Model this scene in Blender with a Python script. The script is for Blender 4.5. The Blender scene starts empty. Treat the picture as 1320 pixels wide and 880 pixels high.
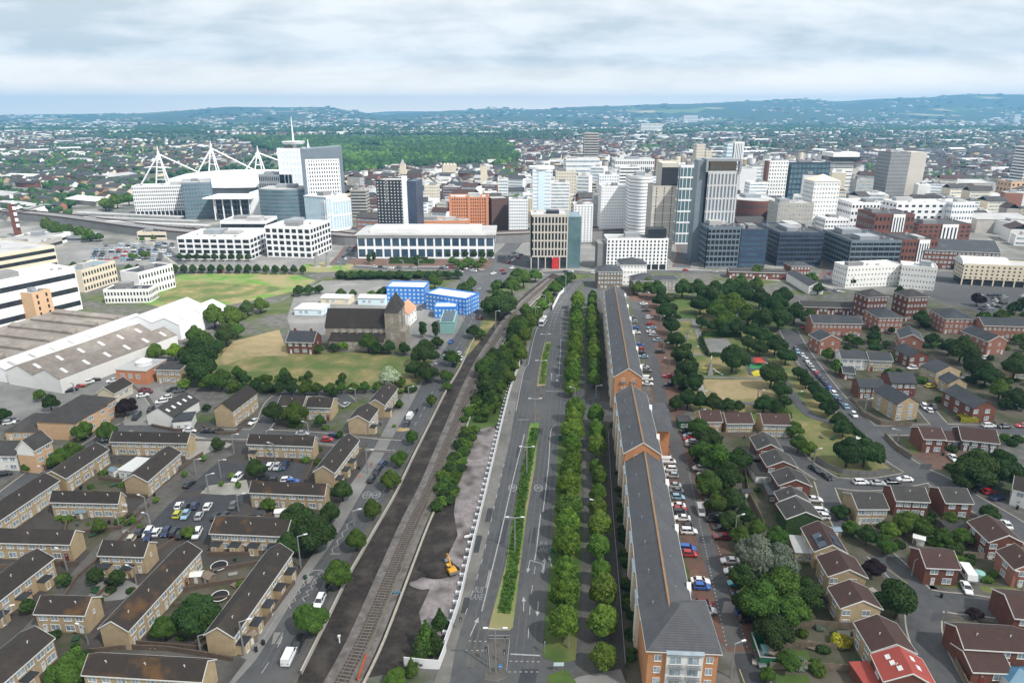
import bpy, math, random
import numpy as np
from mathutils import Vector, Matrix, noise
from mathutils.geometry import tessellate_polygon
R = math.radians
SC = bpy.context.scene
COL = SC.collection
rnd = random.Random(7)
CAMH, F, HY = 105.0, 880.0, 143.0
PT = math.atan((440 - HY) / F)
cP, sP = math.cos(PT), math.sin(PT)

def G(px, py, z=0.0):
    """ground (or height z) point seen at photo pixel px,py (1320x880)"""
    dx, dy = (px - 660) / F, (440 - py) / F
    t = (z - CAMH) / (-sP + dy * cP)
    return Vector((dx * t, (cP + dy * sP) * t, z))
def ZT(p, py):
    dy = (440 - py) / F
    return CAMH + p.y * (dy * cP - sP) / (cP + dy * sP)
def DEP(p): return p.y * cP - (p.z - CAMH) * sP
def V2(p): return Vector((p.x, p.y, 0))

# ------------------------------------------------------------ materials
MATS = {}
def mat(name, c1, c2=None, sc=0.4, rough=.85, metal=0.0, rand=0.0, sc2=None, c3=None, amt=.35, spec=None, bump=0, huev=0, coord='W', stretch=None, course=0, contrast=(.35, .65)):
    if name in MATS: return MATS[name]
    m = bpy.data.materials.new(name); m.use_nodes = True
    nt = m.node_tree; N = nt.nodes; L = nt.links
    b = N['Principled BSDF']
    b.inputs['Roughness'].default_value = rough; b.inputs['Metallic'].default_value = metal
    if spec is not None: b.inputs['Specular IOR Level'].default_value = spec
    if coord == 'W':
        src = N.new('ShaderNodeNewGeometry').outputs['Position']
    else:
        src = N.new('ShaderNodeTexCoord').outputs['Object']
    if stretch:
        mp = N.new('ShaderNodeMapping'); mp.inputs['Scale'].default_value = stretch
        L.new(src, mp.inputs[0]); src = mp.outputs[0]
    c2 = c2 or tuple(x * .8 for x in c1)
    nz = N.new('ShaderNodeTexNoise'); nz.inputs['Scale'].default_value = sc; nz.inputs['Detail'].default_value = 8; nz.inputs['Roughness'].default_value = .65
    L.new(src, nz.inputs['Vector'])
    cr = N.new('ShaderNodeValToRGB'); cr.color_ramp.elements[0].position = contrast[0]; cr.color_ramp.elements[1].position = contrast[1]
    cr.color_ramp.elements[0].color = (*c1, 1); cr.color_ramp.elements[1].color = (*c2, 1)
    L.new(nz.outputs[0], cr.inputs[0]); col = cr.outputs[0]
    if c3:
        n2 = N.new('ShaderNodeTexNoise'); n2.inputs['Scale'].default_value = sc2 or sc * .2; n2.inputs['Detail'].default_value = 5
        L.new(src, n2.inputs['Vector'])
        r2 = N.new('ShaderNodeValToRGB'); r2.color_ramp.elements[0].position = 1 - amt - .12; r2.color_ramp.elements[1].position = 1 - amt + .1
        L.new(n2.outputs[0], r2.inputs[0])
        mx = N.new('ShaderNodeMix'); mx.data_type = 'RGBA'
        L.new(r2.outputs[0], mx.inputs[0]); L.new(col, mx.inputs[6]); mx.inputs[7].default_value = (*c3, 1)
        col = mx.outputs[2]
    if course:
        sp_ = N.new('ShaderNodeSeparateXYZ'); L.new(N.new('ShaderNodeNewGeometry').outputs['Position'], sp_.inputs[0])
        f1 = N.new('ShaderNodeMath'); f1.operation = 'MULTIPLY'; f1.inputs[1].default_value = course; L.new(sp_.outputs[2], f1.inputs[0])
        f2 = N.new('ShaderNodeMath'); f2.operation = 'FRACT'; L.new(f1.outputs[0], f2.inputs[0])
        f3 = N.new('ShaderNodeMapRange'); f3.inputs[1].default_value = .0; f3.inputs[2].default_value = .45; f3.inputs[3].default_value = .62; f3.inputs[4].default_value = 1.05; L.new(f2.outputs[0], f3.inputs[0])
        h3 = N.new('ShaderNodeHueSaturation'); L.new(f3.outputs[0], h3.inputs['Value']); L.new(col, h3.inputs['Color']); col = h3.outputs[0]
    if rand or huev:
        oi = N.new('ShaderNodeObjectInfo'); hs = N.new('ShaderNodeHueSaturation')
        ma = N.new('ShaderNodeMapRange'); ma.inputs[3].default_value = 1 - rand; ma.inputs[4].default_value = 1 + rand
        L.new(oi.outputs['Random'], ma.inputs[0]); L.new(ma.outputs[0], hs.inputs['Value'])
        if huev:
            mh = N.new('ShaderNodeMath'); mh.operation = 'MULTIPLY'; mh.inputs[1].default_value = 7.31
            fr = N.new('ShaderNodeMath'); fr.operation = 'FRACT'
            m3 = N.new('ShaderNodeMapRange'); m3.inputs[3].default_value = .5 - huev; m3.inputs[4].default_value = .5 + huev
            L.new(oi.outputs['Random'], mh.inputs[0]); L.new(mh.outputs[0], fr.inputs[0]); L.new(fr.outputs[0], m3.inputs[0]); L.new(m3.outputs[0], hs.inputs['Hue'])
        L.new(col, hs.inputs['Color']); col = hs.outputs[0]
    L.new(col, b.inputs['Base Color'])
    if bump:
        bp = N.new('ShaderNodeBump'); bp.inputs['Strength'].default_value = bump; bp.inputs['Distance'].default_value = .3
        L.new(nz.outputs[0], bp.inputs['Height']); L.new(bp.outputs[0], b.inputs['Normal'])
    MATS[name] = m
    return m
def M(name): return MATS[name]
# ground surfaces
mat('asphalt', (.062, .064, .069), (.086, .088, .092), .5, .9, c3=(.105, .105, .104), sc2=.06, amt=.38, coord='W')
mat('asphalt_dark', (.036, .038, .042), (.05, .053, .062), .5, .9, c3=(.065, .066, .07), sc2=.08, amt=.35)
mat('asphalt_light', (.15, .148, .145), (.2, .2, .19), .25, .9, c3=(.26, .25, .24), sc2=.05, amt=.4)
mat('paving', (.085, .08, .073), (.12, .113, .102), .5, .9, c3=(.052, .05, .046), sc2=.08, amt=.4)
mat('pavement_pale', (.15, .146, .138), (.2, .194, .18), .5, .9, c3=(.11, .107, .1), sc2=.1, amt=.42)
mat('frame_pale', (.52, .53, .55), (.46, .47, .49), .1, .5); mat('trough', (.26, .24, .17), (.19, .17, .12), 1)
mat('paving_light', (.26, .25, .225), (.33, .315, .28), .4, .9, c3=(.2, .19, .17), sc2=.06)
mat('paving_red', (.11, .06, .045), (.15, .09, .065), .6, .9, c3=(.08, .055, .05), sc2=.1, amt=.4)
mat('paving_brown', (.045, .038, .035), (.066, .057, .051), .5, .9, c3=(.06, .055, .05), sc2=.1, amt=.4)
mat('kerbstone', (.3, .28, .24), (.4, .37, .31), 1.0)
mat('line_white', (.44, .45, .45), (.26, .27, .275), 1.5, .7)
mat('line_worn', (.3, .3, .3), (.16, .16, .165), 2.5, .8)
mat('line_yellow', (.42, .34, .12), (.3, .25, .12), 1.5, .7)
mat('grass', (.04, .08, .013), (.075, .12, .022), .25, .95, c3=(.17, .16, .06), sc2=.05, amt=.35)
mat('grass_dry', (.30, .225, .11), (.17, .17, .055), .16, .95, c3=(.085, .125, .03), sc2=.07, amt=.5, contrast=(.4, .6))
mat('grass_tan', (.36, .275, .155), (.25, .205, .095), .2, .95, c3=(.2, .2, .07), sc2=.05, amt=.3)
mat('grass_lush', (.06, .17, .016), (.12, .25, .035), .2, .95, c3=(.26, .22, .11), sc2=.055, amt=.5)
mat('garden', (.032, .045, .014), (.062, .062, .03), .6, .95, c3=(.10, .088, .066), sc2=.12, amt=.5)
mat('soil_dark', (.014, .0115, .0105), (.034, .027, .023), .9, .95, c3=(.06, .05, .042), sc2=.22, amt=.42, bump=.6)
mat('soil_grey', (.17, .15, .152), (.30, .268, .268), .8, .95, c3=(.07, .058, .05), sc2=.2, amt=.42)
mat('ballast', (.10, .09, .085), (.19, .175, .165), 1.2, .95, c3=(.07, .058, .05), sc2=.3, amt=.4)
mat('rail_bed', (.045, .035, .03), (.075, .06, .05), .8, .95)
mat('city_floor', (.22, .21, .2), (.3, .29, .27), .05, .95, c3=(.09, .095, .08), sc2=.02, amt=.5)
mat('play_red', (.5, .07, .04), sc=.5); mat('play_green', (.03, .25, .08), sc=.5); mat('play_yellow', (.6, .5, .03), sc=.5)
# walls / roofs
mat('tan_brick', (.46, .36, .225), (.38, .29, .18), .7, .9, c3=(.29, .22, .14), sc2=.15, amt=.3, rand=.08)
mat('tan_brick_pale', (.42, .33, .2), (.35, .27, .16), .7, .9, c3=(.27, .2, .13), sc2=.15, amt=.3)
mat('red_brick', (.17, .066, .045), (.125, .048, .034), .8, .9, c3=(.09, .04, .03), sc2=.2, amt=.3, rand=.1)
mat('pink_brick', (.33, .15, .105), (.27, .12, .085), .8, .9, rand=.06)
mat('orange_brick', (.52, .25, .12), (.45, .21, .10), .8, .9, c3=(.45, .19, .08), sc2=.2, amt=.3)
mat('peach_brick', (.58, .39, .24), (.52, .345, .21), .8, .9)
mat('orange_render', (.58, .25, .13), (.5, .21, .11), .5, .9)
mat('dark_brick', (.085, .05, .045), (.11, .065, .055), .8, .9)
mat('grey_stone', (.34, .305, .255), (.23, .205, .17), .6, .95, c3=(.3, .27, .225), sc2=.2, amt=.35)
mat('brown_stone', (.13, .105, .085), (.18, .15, .12), .7, .95)
mat('white_render', (.78, .78, .76), (.70, .70, .68), .15, .8, rand=.04)
mat('cream_render', (.66, .59, .46), (.6, .53, .41), .2, .8)
mat('white_panel', (.80, .81, .82), (.72, .73, .75), .08, .5, rand=.04)
mat('pale_blue_panel', (.55, .68, .74), (.6, .72, .78), .1, .4)
mat('concrete', (.42, .40, .36), (.35, .33, .30), .15, .9, c3=(.28, .265, .24), sc2=.06, amt=.3)
mat('concrete_dark', (.17, .17, .17), (.22, .22, .22), .15, .9)
mat('beige_panel', (.50, .47, .42), (.45, .42, .375), .1, .8)
mat('blue_panel', (.035, .20, .62), (.03, .17, .55), .2, .5)
mat('teal_panel', (.22, .42, .40), (.27, .46, .44), .2, .5)
mat('black_panel', (.014, .018, .026), (.022, .027, .036), .1, .4)
mat('dark_blue_panel', (.035, .05, .085), (.05, .068, .11), .1, .35)
mat('grey_panel', (.27, .29, .31), (.22, .24, .26), .1, .5)
mat('slate_panel', (.13, .165, .20), (.16, .2, .24), .1, .4)
mat('roof_brown', (.036, .029, .025), (.026, .021, .018), .8, .9, c3=(.058, .045, .034), sc2=.18, amt=.32, rand=.15, course=6)
mat('roof_lichen', (.038, .029, .024), (.028, .022, .019), .9, .9, c3=(.125, .062, .02), sc2=.25, amt=.36, course=6)
mat('roof_red_brown', (.066, .034, .028), (.05, .027, .023), .8, .9, c3=(.06, .035, .03), sc2=.3, rand=.1, course=6)
mat('roof_slate', (.045, .05, .058), (.034, .038, .045), .7, .8, c3=(.065, .07, .08), sc2=.15, rand=.12, course=5)
mat('roof_grey', (.055, .052, .05), (.04, .038, .037), .7, .9, c3=(.075, .07, .067), sc2=.15, rand=.1, course=6)
mat('roof_long', (.09, .093, .103), (.07, .073, .081), .6, .85, c3=(.10, .10, .105), sc2=.16, amt=.38, course=4)
mat('roof_bright_red', (.34, .06, .045), (.28, .052, .04), .5, .8)
mat('roof_metal', (.22, .29, .34), (.18, .25, .3), .1, .5, metal=.2)
mat('roof_flat', (.42, .42, .41), (.33, .33, .33), .08, .9, c3=(.25, .25, .25), sc2=.04, amt=.35, rand=.12)
mat('roof_white', (.64, .64, .63), (.55, .56, .56), .06, .7, c3=(.55, .55, .54), sc2=.03, amt=.3)
mat('roof_asbestos', (.22, .195, .17), (.15, .13, .115), .35, .95, c3=(.28, .255, .225), sc2=.06, amt=.4, stretch=(1, 1, 1))
mat('roof_orange', (.55, .27, .16), (.48, .24, .15), .2, .9)
mat('lead', (.30, .36, .40), (.22, .27, .31), .6, .5, metal=.3)
mat('ridge_tile', (.30, .18, .09), (.24, .15, .08), .6, .9)
mat('white_trim', (.75, .75, .73), (.68, .68, .66), .5, .5)
mat('glass', (.13, .18, .22), (.42, .50, .56), .5, .12, spec=.8, coord='W')  # pale tones put reflected sky into the pane colour
mat('glass_dark', (.012, .016, .022), (.03, .036, .045), .2, .08, spec=.8)
mat('glass_teal', (.07, .13, .15), (.12, .20, .22), .08, .1, spec=.9)
mat('glass_blue', (.03, .055, .09), (.06, .10, .15), .08, .1, spec=.9)
mat('glass_sky', (.35, .5, .58), (.5, .62, .68), .5, .1, spec=.9)
mat('door_white', (.7, .7, .7), sc=1); mat('door_red', (.2, .03, .03), sc=1)
mat('wood_fence', (.16, .125, .09), (.22, .18, .135), .8, .9, rand=.15)
mat('brick_low', (.14, .10, .075), (.10, .075, .06), .8, .9)
mat('steel', (.45, .46, .47), (.38, .39, .4), .5, .4, metal=.6)
mat('steel_white', (.82, .83, .84), (.75, .76, .78), .1, .4)
mat('rail_steel', (.20, .15, .12), (.28, .22, .18), 1, .5, metal=.5)
mat('sleeper', (.20, .19, .175), (.15, .14, .13), 1.2, .9)
mat('rubber', (.015, .015, .016), sc=1); mat('red_paint', (.55, .03, .03), sc=.5, rough=.5)
mat('yellow_paint', (.7, .36, .02), (.6, .3, .02), .8, .5); mat('green_paint', (.02, .14, .07), sc=.5, rough=.5)
mat('tarp_blue', (.05, .16, .26), sc=1, rough=.5); mat('orange_mesh', (.8, .12, .03), sc=1)
mat('solar', (.04, .055, .09), (.05, .07, .11), .5, .15, spec=.8)
mat('bark', (.07, .05, .035), sc=1)
# ------------------------------------------------------------ mesh builder
class MB:
    def __init__(s): s.v, s.f, s.i = [], [], []
    def poly(s, pts, m=0):
        n = len(s.v); s.v += [tuple(p) for p in pts]; s.f.append(tuple(range(n, n + len(pts)))); s.i.append(m); return s
    def box(s, x0, y0, z0, x1, y1, z1, m=0, top=None):
        n = len(s.v)
        s.v += [(x0, y0, z0), (x1, y0, z0), (x1, y1, z0), (x0, y1, z0), (x0, y0, z1), (x1, y0, z1), (x1, y1, z1), (x0, y1, z1)]
        for k, f in enumerate([(0, 3, 2, 1), (4, 5, 6, 7), (0, 1, 5, 4), (1, 2, 6, 5), (2, 3, 7, 6), (3, 0, 4, 7)]):
            s.f.append(tuple(n + q for q in f)); s.i.append(top if (top is not None and k == 1) else m)
        return s
    def prism(s, pts, z0, z1, m=0, top=None):
        """vertical prism over a footprint polygon (xy), ccw"""
        n = len(s.v); k = len(pts)
        s.v += [(p[0], p[1], z0) for p in pts] + [(p[0], p[1], z1) for p in pts]
        for a in range(k):
            b = (a + 1) % k; s.f.append((n + a, n + b, n + k + b, n + k + a)); s.i.append(m)
        s.f.append(tuple(n + k + a for a in range(k))); s.i.append(m if top is None else top)
        s.f.append(tuple(n + a for a in reversed(range(k)))); s.i.append(m)
        return s
    def sweep(s, prof, axis, a0, a1, m=0):
        """extrude profile: axis 'x' -> prof is (y,z); axis 'y' -> prof is (x,z)"""
        n = len(s.v); k = len(prof)
        for a in (a0, a1):
            for p, q in prof: s.v.append((a, p, q) if axis == 'x' else (p, a, q))
        for a in range(k):
            b = (a + 1) % k; s.f.append((n + a, n + b, n + k + b, n + k + a)); s.i.append(m)
        s.f.append(tuple(n + a for a in range(k))); s.i.append(m)
        s.f.append(tuple(n + k + a for a in reversed(range(k)))); s.i.append(m)
        return s
    def tube(s, p, q, r0, r1=None, n=6, m=0):
        r1 = r0 if r1 is None else r1; p, q = Vector(p), Vector(q); d = (q - p).normalized()
        u = d.orthogonal().normalized(); w = d.cross(u); b = len(s.v)
        for c, r in ((p, r0), (q, r1)):
            for k in range(n):
                a = 2 * math.pi * k / n; s.v.append(tuple(c + (u * math.cos(a) + w * math.sin(a)) * r))
        for k in range(n):
            j = (k + 1) % n; s.f.append((b + k, b + j, b + n + j, b + n + k)); s.i.append(m)
        s.f.append(tuple(b + n + k for k in range(n))); s.i.append(m)
        s.f.append(tuple(b + k for k in reversed(range(n)))); s.i.append(m)
        return s
    def mesh(s, name, mats):
        me = bpy.data.meshes.new(name); me.from_pydata(s.v, [], s.f)
        for m in (mats if isinstance(mats, (list, tuple)) else [mats]): me.materials.append(M(m) if isinstance(m, str) else m)
        if any(s.i): me.polygons.foreach_set('material_index', s.i)
        me.update()
        return me
    def obj(s, name, mats, parent=None, loc=None, rz=0):
        return link(name, s.mesh(name, mats), parent, loc, rz)
def link(name, me, parent=None, loc=None, rz=0, scale=None):
    o = bpy.data.objects.new(name, me); COL.objects.link(o)
    if parent is not None: o.parent = parent
    if loc is not None: o.location = loc
    if rz: o.rotation_euler.z = rz
    if scale is not None: o.scale = scale
    return o
def tag(o, label=None, cat=None, group=None, kind=None):
    if label: o['label'] = label
    if cat: o['category'] = cat
    if group: o['group'] = group
    if kind: o['kind'] = kind
    return o
def thing(name, label, cat, loc=(0, 0, 0), rz=0, group=None):
    return tag(link(name, None, None, loc, rz), label, cat, group)
ORD = 'first second third fourth fifth sixth seventh eighth ninth tenth eleventh twelfth thirteenth fourteenth fifteenth sixteenth seventeenth eighteenth nineteenth'.split()
TENS = {2: 'twent', 3: 'thirt', 4: 'fort', 5: 'fift', 6: 'sixt', 7: 'sevent', 8: 'eight', 9: 'ninet'}
def nth(k):
    if k < 19: return ORD[k]
    k += 1
    if k >= 100: return 'hundred and ' + nth(k - 101) if k > 100 else 'hundredth'
    t, u = divmod(k, 10)
    return TENS[t] + 'ieth' if u == 0 else TENS[t] + 'y-' + ORD[u - 1]

# ------------------------------------------------------------ ground sheets
SHN = [0]
def sheet(name, pix, m, lvl, z=0.0, kind='structure', world=False):
    pts = [Vector((p[0], p[1], 0)) if world else V2(G(*p)) for p in pix]
    if sum(a.x * b.y - b.x * a.y for a, b in zip(pts, pts[1:] + pts[:1])) < 0: pts.reverse()
    mb = MB(); SHN[0] += 1; zz = z + lvl * .012 + (SHN[0] % 11) * .001
    mb.v = [(p.x, p.y, zz) for p in pts]
    for t in tessellate_polygon([pts]):
        a, b, c = (pts[q] for q in t)
        mb.f.append(tuple(t) if (b - a).cross(c - a).z > 0 else tuple(reversed(t))); mb.i.append(0)
    return tag(mb.obj(name, m), kind=kind)
def smooth(pts, n=4):
    out = []
    for i in range(len(pts) - 1):
        p0, p1, p2, p3 = pts[max(i - 1, 0)], pts[i], pts[i + 1], pts[min(i + 2, len(pts) - 1)]
        for k in range(n):
            t = k / n
            out.append(.5 * ((2 * p1) + (p2 - p0) * t + (2 * p0 - 5 * p1 + 4 * p2 - p3) * t * t + (3 * p1 - p0 - 3 * p2 + p3) * t ** 3))
    return out + [pts[-1]]
def W(pix): return smooth([V2(G(*p)) for p in pix])
def offs(pts, d):
    out = []
    for i, p in enumerate(pts):
        t = (pts[min(i + 1, len(pts) - 1)] - pts[max(i - 1, 0)]).normalized()
        out.append(p + Vector((-t.y, t.x, 0)) * d)
    return out
def ribbon(mb, pts, d0, d1, z, z0=None, m=0):
    a, b = offs(pts, d0), offs(pts, d1)
    for i in range(len(pts) - 1):
        q = [(*a[i].xy, z), (*a[i + 1].xy, z), (*b[i + 1].xy, z), (*b[i].xy, z)]
        if (d1 - d0) > 0: q.reverse()
        mb.poly(q, m)
        if z0 is not None:
            mb.poly([(*a[i].xy, z0), (*a[i + 1].xy, z0), (*a[i + 1].xy, z), (*a[i].xy, z)], m)
            mb.poly([(*b[i].xy, z0), (*b[i + 1].xy, z0), (*b[i + 1].xy, z), (*b[i].xy, z)], m)
    return mb
ROADS = []
def road(name, pix, w, m='asphalt', lvl=4, walk=0):
    pts = W(pix); SHN[0] += 1; z = lvl * .012 + (SHN[0] % 11) * .001
    tag(ribbon(MB(), pts, -w / 2, w / 2, z).obj(name, m), kind='structure')
    ROADS.append((pts, w, walk)); return pts
def kerbs():
    for i, (pts, w, walk) in enumerate(ROADS):
        for sd in (1, -1):
            mk = MB(); mw = MB()
            c = offs(pts, sd * (w / 2 + .2))
            for k in range(len(c) - 1):
                n = max(1, int((c[k + 1] - c[k]).length / 1.5))
                for q in range(n):
                    a = c[k].lerp(c[k + 1], q / n); b = c[k].lerp(c[k + 1], (q + 1) / n); mid = (a + b) / 2
                    if any(j != i and min((mid - p).length for p in P2) < w2 / 2 + .4 for j, (P2, w2, _) in enumerate(DENSE)): continue
                    ribbon(mk, [a, b], -.16, .16, .11, 0)
                    if walk: ribbon(mw, [a, b], sd * .16, sd * (.16 + walk), .1 + .0005 * i, 0)
            if mk.v: tag(mk.obj('kerb', 'kerbstone'), kind='structure')
            if mw.v: tag(mw.obj('pavement', 'paving'), kind='structure')
def along(pts, s):
    """point and tangent at arc length s"""
    for a, b in zip(pts, pts[1:]):
        l = (b - a).length
        if s <= l: return a + (b - a) * (s / max(l, 1e-6)), (b - a).normalized()
        s -= l
    return pts[-1], (pts[-1] - pts[-2]).normalized()
def plen(pts): return sum((b - a).length for a, b in zip(pts, pts[1:]))
MARK = MB()
def dash(pts, w=.15, on=0, off=0, d=0, z=.13, mb=None):
    mb = mb or MARK; pts = offs(pts, d) if d else pts
    if not on: ribbon(mb, pts, -w / 2, w / 2, z); return
    s, T = 0, plen(pts)
    while s < T - on:
        a, t = along(pts, s); b, _ = along(pts, s + on); ribbon(mb, [a, b], -w / 2, w / 2, z); s += on + off

g = MB(); g.poly([(-17300, -300, 0), (17300, -300, 0), (17300, 15900, 0), (-17300, 15900, 0)])
def ground_mat():
    m = bpy.data.materials.new('ground_cover'); m.use_nodes = True; nt = m.node_tree; N, L = nt.nodes, nt.links
    b = N['Principled BSDF']; b.inputs['Roughness'].default_value = .95
    pos = N.new('ShaderNodeNewGeometry').outputs['Position']
    def nz(s, d=6):
        n = N.new('ShaderNodeTexNoise'); n.inputs['Scale'].default_value = s; n.inputs['Detail'].default_value = d; L.new(pos, n.inputs['Vector']); return n.outputs[0]
    def ramp(src, a, b_, c0, c1):
        r = N.new('ShaderNodeValToRGB'); e = r.color_ramp.elements; e[0].position = a; e[1].position = b_; e[0].color = (*c0, 1); e[1].color = (*c1, 1); L.new(src, r.inputs[0]); return r.outputs[0]
    def mix(f, a, b_):
        x = N.new('ShaderNodeMix'); x.data_type = 'RGBA'; L.new(f, x.inputs[0]); L.new(a, x.inputs[6]); L.new(b_, x.inputs[7]); return x.outputs[2]
    green = ramp(nz(.15), .35, .65, (.045, .075, .018), (.095, .11, .035))
    grey = ramp(nz(.3), .35, .65, (.08, .078, .072), (.14, .135, .125))
    near = mix(ramp(nz(.035, 3), .42, .55, (0, 0, 0), (1, 1, 1)), green, grey)
    fields = N.new('ShaderNodeTexVoronoi'); fields.inputs['Scale'].default_value = .0035; L.new(pos, fields.inputs['Vector'])
    fr = N.new('ShaderNodeValToRGB'); e = fr.color_ramp.elements; e[0].position = .0; e[0].color = (.02, .042, .014, 1); e[1].position = 1; e[1].color = (.22, .2, .09, 1)
    for p, c in ((.45, (.03, .055, .018)), (.6, (.06, .1, .03)), (.8, (.09, .13, .04))):
        q = fr.color_ramp.elements.new(p); q.color = (*c, 1)
    L.new(fields.outputs['Color'], fr.inputs[0])
    far = mix(ramp(nz(.0012, 6), .42, .52, (0, 0, 0), (1, 1, 1)), fr.outputs[0], ramp(nz(.01), .4, .6, (.02, .04, .015), (.035, .06, .02)))
    sep = N.new('ShaderNodeSeparateXYZ'); L.new(pos, sep.inputs[0])
    mr = N.new('ShaderNodeMapRange'); mr.inputs[1].default_value = 1200; mr.inputs[2].default_value = 3200; L.new(sep.outputs[1], mr.inputs[0])
    L.new(mix(mr.outputs[0], near, far), b.inputs['Base Color'])
    MATS['ground_cover'] = m
ground_mat()
tag(g.obj('ground', 'ground_cover'), kind='structure')

# --- main dual carriageway and its borders (traced)
wl = [(555, 900), (580, 880), (587, 835), (610, 760), (622, 717), (632, 675), (643, 625), (657, 570), (667, 510), (677, 470), (688, 425), (704, 402), (722, 378), (738, 362)]
ml = [(622, 900), (627, 880), (637, 810), (652, 727), (658, 685), (670, 620), (682, 552), (689, 510), (695, 475), (699, 455), (703, 440)]
mr_ = [(657, 900), (658, 860), (661, 810), (670, 735), (679, 662), (690, 600), (696, 542), (702, 497), (706, 465), (711, 442), (712, 438)]
el = [(692, 900), (697, 845), (704, 772), (710, 710), (714, 650), (717, 585), (721, 540), (725, 497), (728, 455), (731, 412), (735, 390), (745, 372), (762, 357)]
sheet('main_road', wl + el[::-1], 'asphalt', 4)
sheet('pavement', [(530, 900), (560, 880), (590, 780), (605, 720), (620, 665), (636, 590), (656, 505), (670, 470), (684, 428), (705, 395), (722, 372)] + wl[::-1], 'pavement_pale', 3)
def median(pix, name='central_reservation', m='grass_lush'):
    pts = [V2(G(*p)) for p in pix]
    if sum(a.x * b.y - b.x * a.y for a, b in zip(pts, pts[1:] + pts[:1])) < 0: pts.reverse()
    n = MB(); n.prism([(p.x, p.y) for p in pts], 0, .14, 0, 1)
    return tag(n.obj(name, ['kerbstone', m]), kind='structure')
median([(629, 812), (652, 727), (658, 685), (670, 620), (682, 552), (684, 545), (695, 545), (690, 600), (679, 662), (670, 735), (661, 808), (657, 812)])
median([(624, 875), (630, 820), (657, 820), (653, 872), (640, 878)], m='paving')
median([(685, 540), (687, 529), (698, 529), (696, 540)], m='paving')
median([(689, 512), (692, 500), (703, 500), (702, 512)], m='paving')
median([(692, 498), (695, 475), (699, 455), (702, 441), (710, 441), (706, 465), (703, 497)])
# tree verge, promenade paths, hedge strip
sheet('promenade', [(692, 900), (704, 772), (717, 585), (727, 465), (735, 390), (762, 357), (778, 368), (782, 430), (790, 500), (797, 560), (805, 640), (818, 760), (832, 850), (836, 900)], 'asphalt', 2)
sheet('promenade_path', [(745, 900), (752, 740), (753, 600), (753, 520), (753, 400), (758, 400), (763, 520), (765, 640), (766, 760), (768, 900)], 'paving', 5)
sheet('grass_verge', [(699, 846), (705, 772), (711, 710), (717, 600), (722, 545), (749, 540), (750, 620), (751, 700), (746, 800), (742, 851), (720, 855)], 'grass', 6)
sheet('grass_verge', [(726, 505), (729, 455), (733, 410), (738, 388), (751, 388), (751, 440), (748, 503)], 'grass', 6)
sheet('grass_verge', [(706, 870), (730, 862), (745, 882), (740, 900), (705, 900)], 'grass', 7)
sheet('shrub_bed', [(808, 880), (797, 640), (790, 540), (783, 440), (776, 385), (781, 380), (797, 540), (807, 640), (822, 760), (836, 880)], 'garden', 6)
sheet('garden_path', [(788, 880), (779, 640), (775, 560), (768, 420), (766, 385), (774, 385), (781, 440), (790, 560), (797, 640), (806, 780), (812, 880)], 'paving_brown', 5)
sheet('side_street', [(700, 548), (703, 512), (728, 512), (760, 516), (800, 520), (800, 535), (760, 536), (745, 542), (722, 545)], 'asphalt', 7)
sheet('crossing_paving', [(700, 900), (745, 872), (800, 862), (815, 900)], 'asphalt_light', 6)
# car park behind the long terrace
sheet('parking_bays', [(808, 372), (845, 372), (868, 460), (885, 540), (915, 640), (945, 720), (990, 800), (1010, 835), (940, 840), (900, 790), (870, 660), (848, 560), (835, 480), (818, 400)], 'paving_red', 4)
sheet('car_park_lane', [(812, 388), (828, 388), (840, 430), (857, 500), (866, 540), (876, 560), (910, 670), (936, 745), (963, 832), (937, 834), (914, 745), (889, 667), (868, 590), (857, 550), (846, 525), (836, 480), (826, 435)], 'asphalt', 6)
sheet('car_park_entrance', [(945, 842), (985, 842), (1010, 900), (960, 900)], 'asphalt_dark', 6)
# railway
tl = [(375, 900), (392, 855), (455, 732), (490, 672), (530, 587), (575, 502), (600, 463), (622, 435), (645, 410), (680, 376), (712, 352)]
trr = [(452, 900), (461, 875), (505, 772), (545, 670), (592, 553), (612, 508), (632, 467), (655, 432), (672, 407), (697, 383), (724, 356)]
sheet('railway_land', tl + trr[::-1], 'soil_dark', 6)
TC = W([(430, 900), (442, 877), (470, 822), (510, 727), (532, 675), (555, 627), (577, 572), (597, 522), (620, 470), (640, 437), (657, 412), (680, 388), (712, 360)])
tag(ribbon(MB(), TC, -3.6, 3.4, .35, 0).obj('ballast_bed', 'ballast'), kind='structure')
tag(ribbon(MB(), TC, -1.35, 1.35, .37).obj('track_bed', 'rail_bed'), kind='structure')
tag(ribbon(MB(), TC, -4.6, -4.1, .45, 0).obj('cable_trough', 'kerbstone'), kind='structure')
rl = MB()
for d in (-.72, .72): ribbon(rl, TC, d - .06, d + .06, .56, .37)
rail = tag(rl.obj('railway_track', 'rail_steel'), 'railway track running through dark cleared ground beside the wasteland', 'railway track')
sl = MB(); s = 0
while s < plen(TC) - 1:
    p, t = along(TC, s); q = Vector((-t.y, t.x, 0)); a, b = p - q * 1.25, p + q * 1.25
    for c in ((a - t * .12, b - t * .12, b + t * .12, a + t * .12),): sl.poly([(*x.xy, .42) for x in reversed(c)])
    s += .9 if s < 300 else 2.5
tag(sl.obj('sleeper', 'sleeper', rail), kind='stuff')
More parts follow.
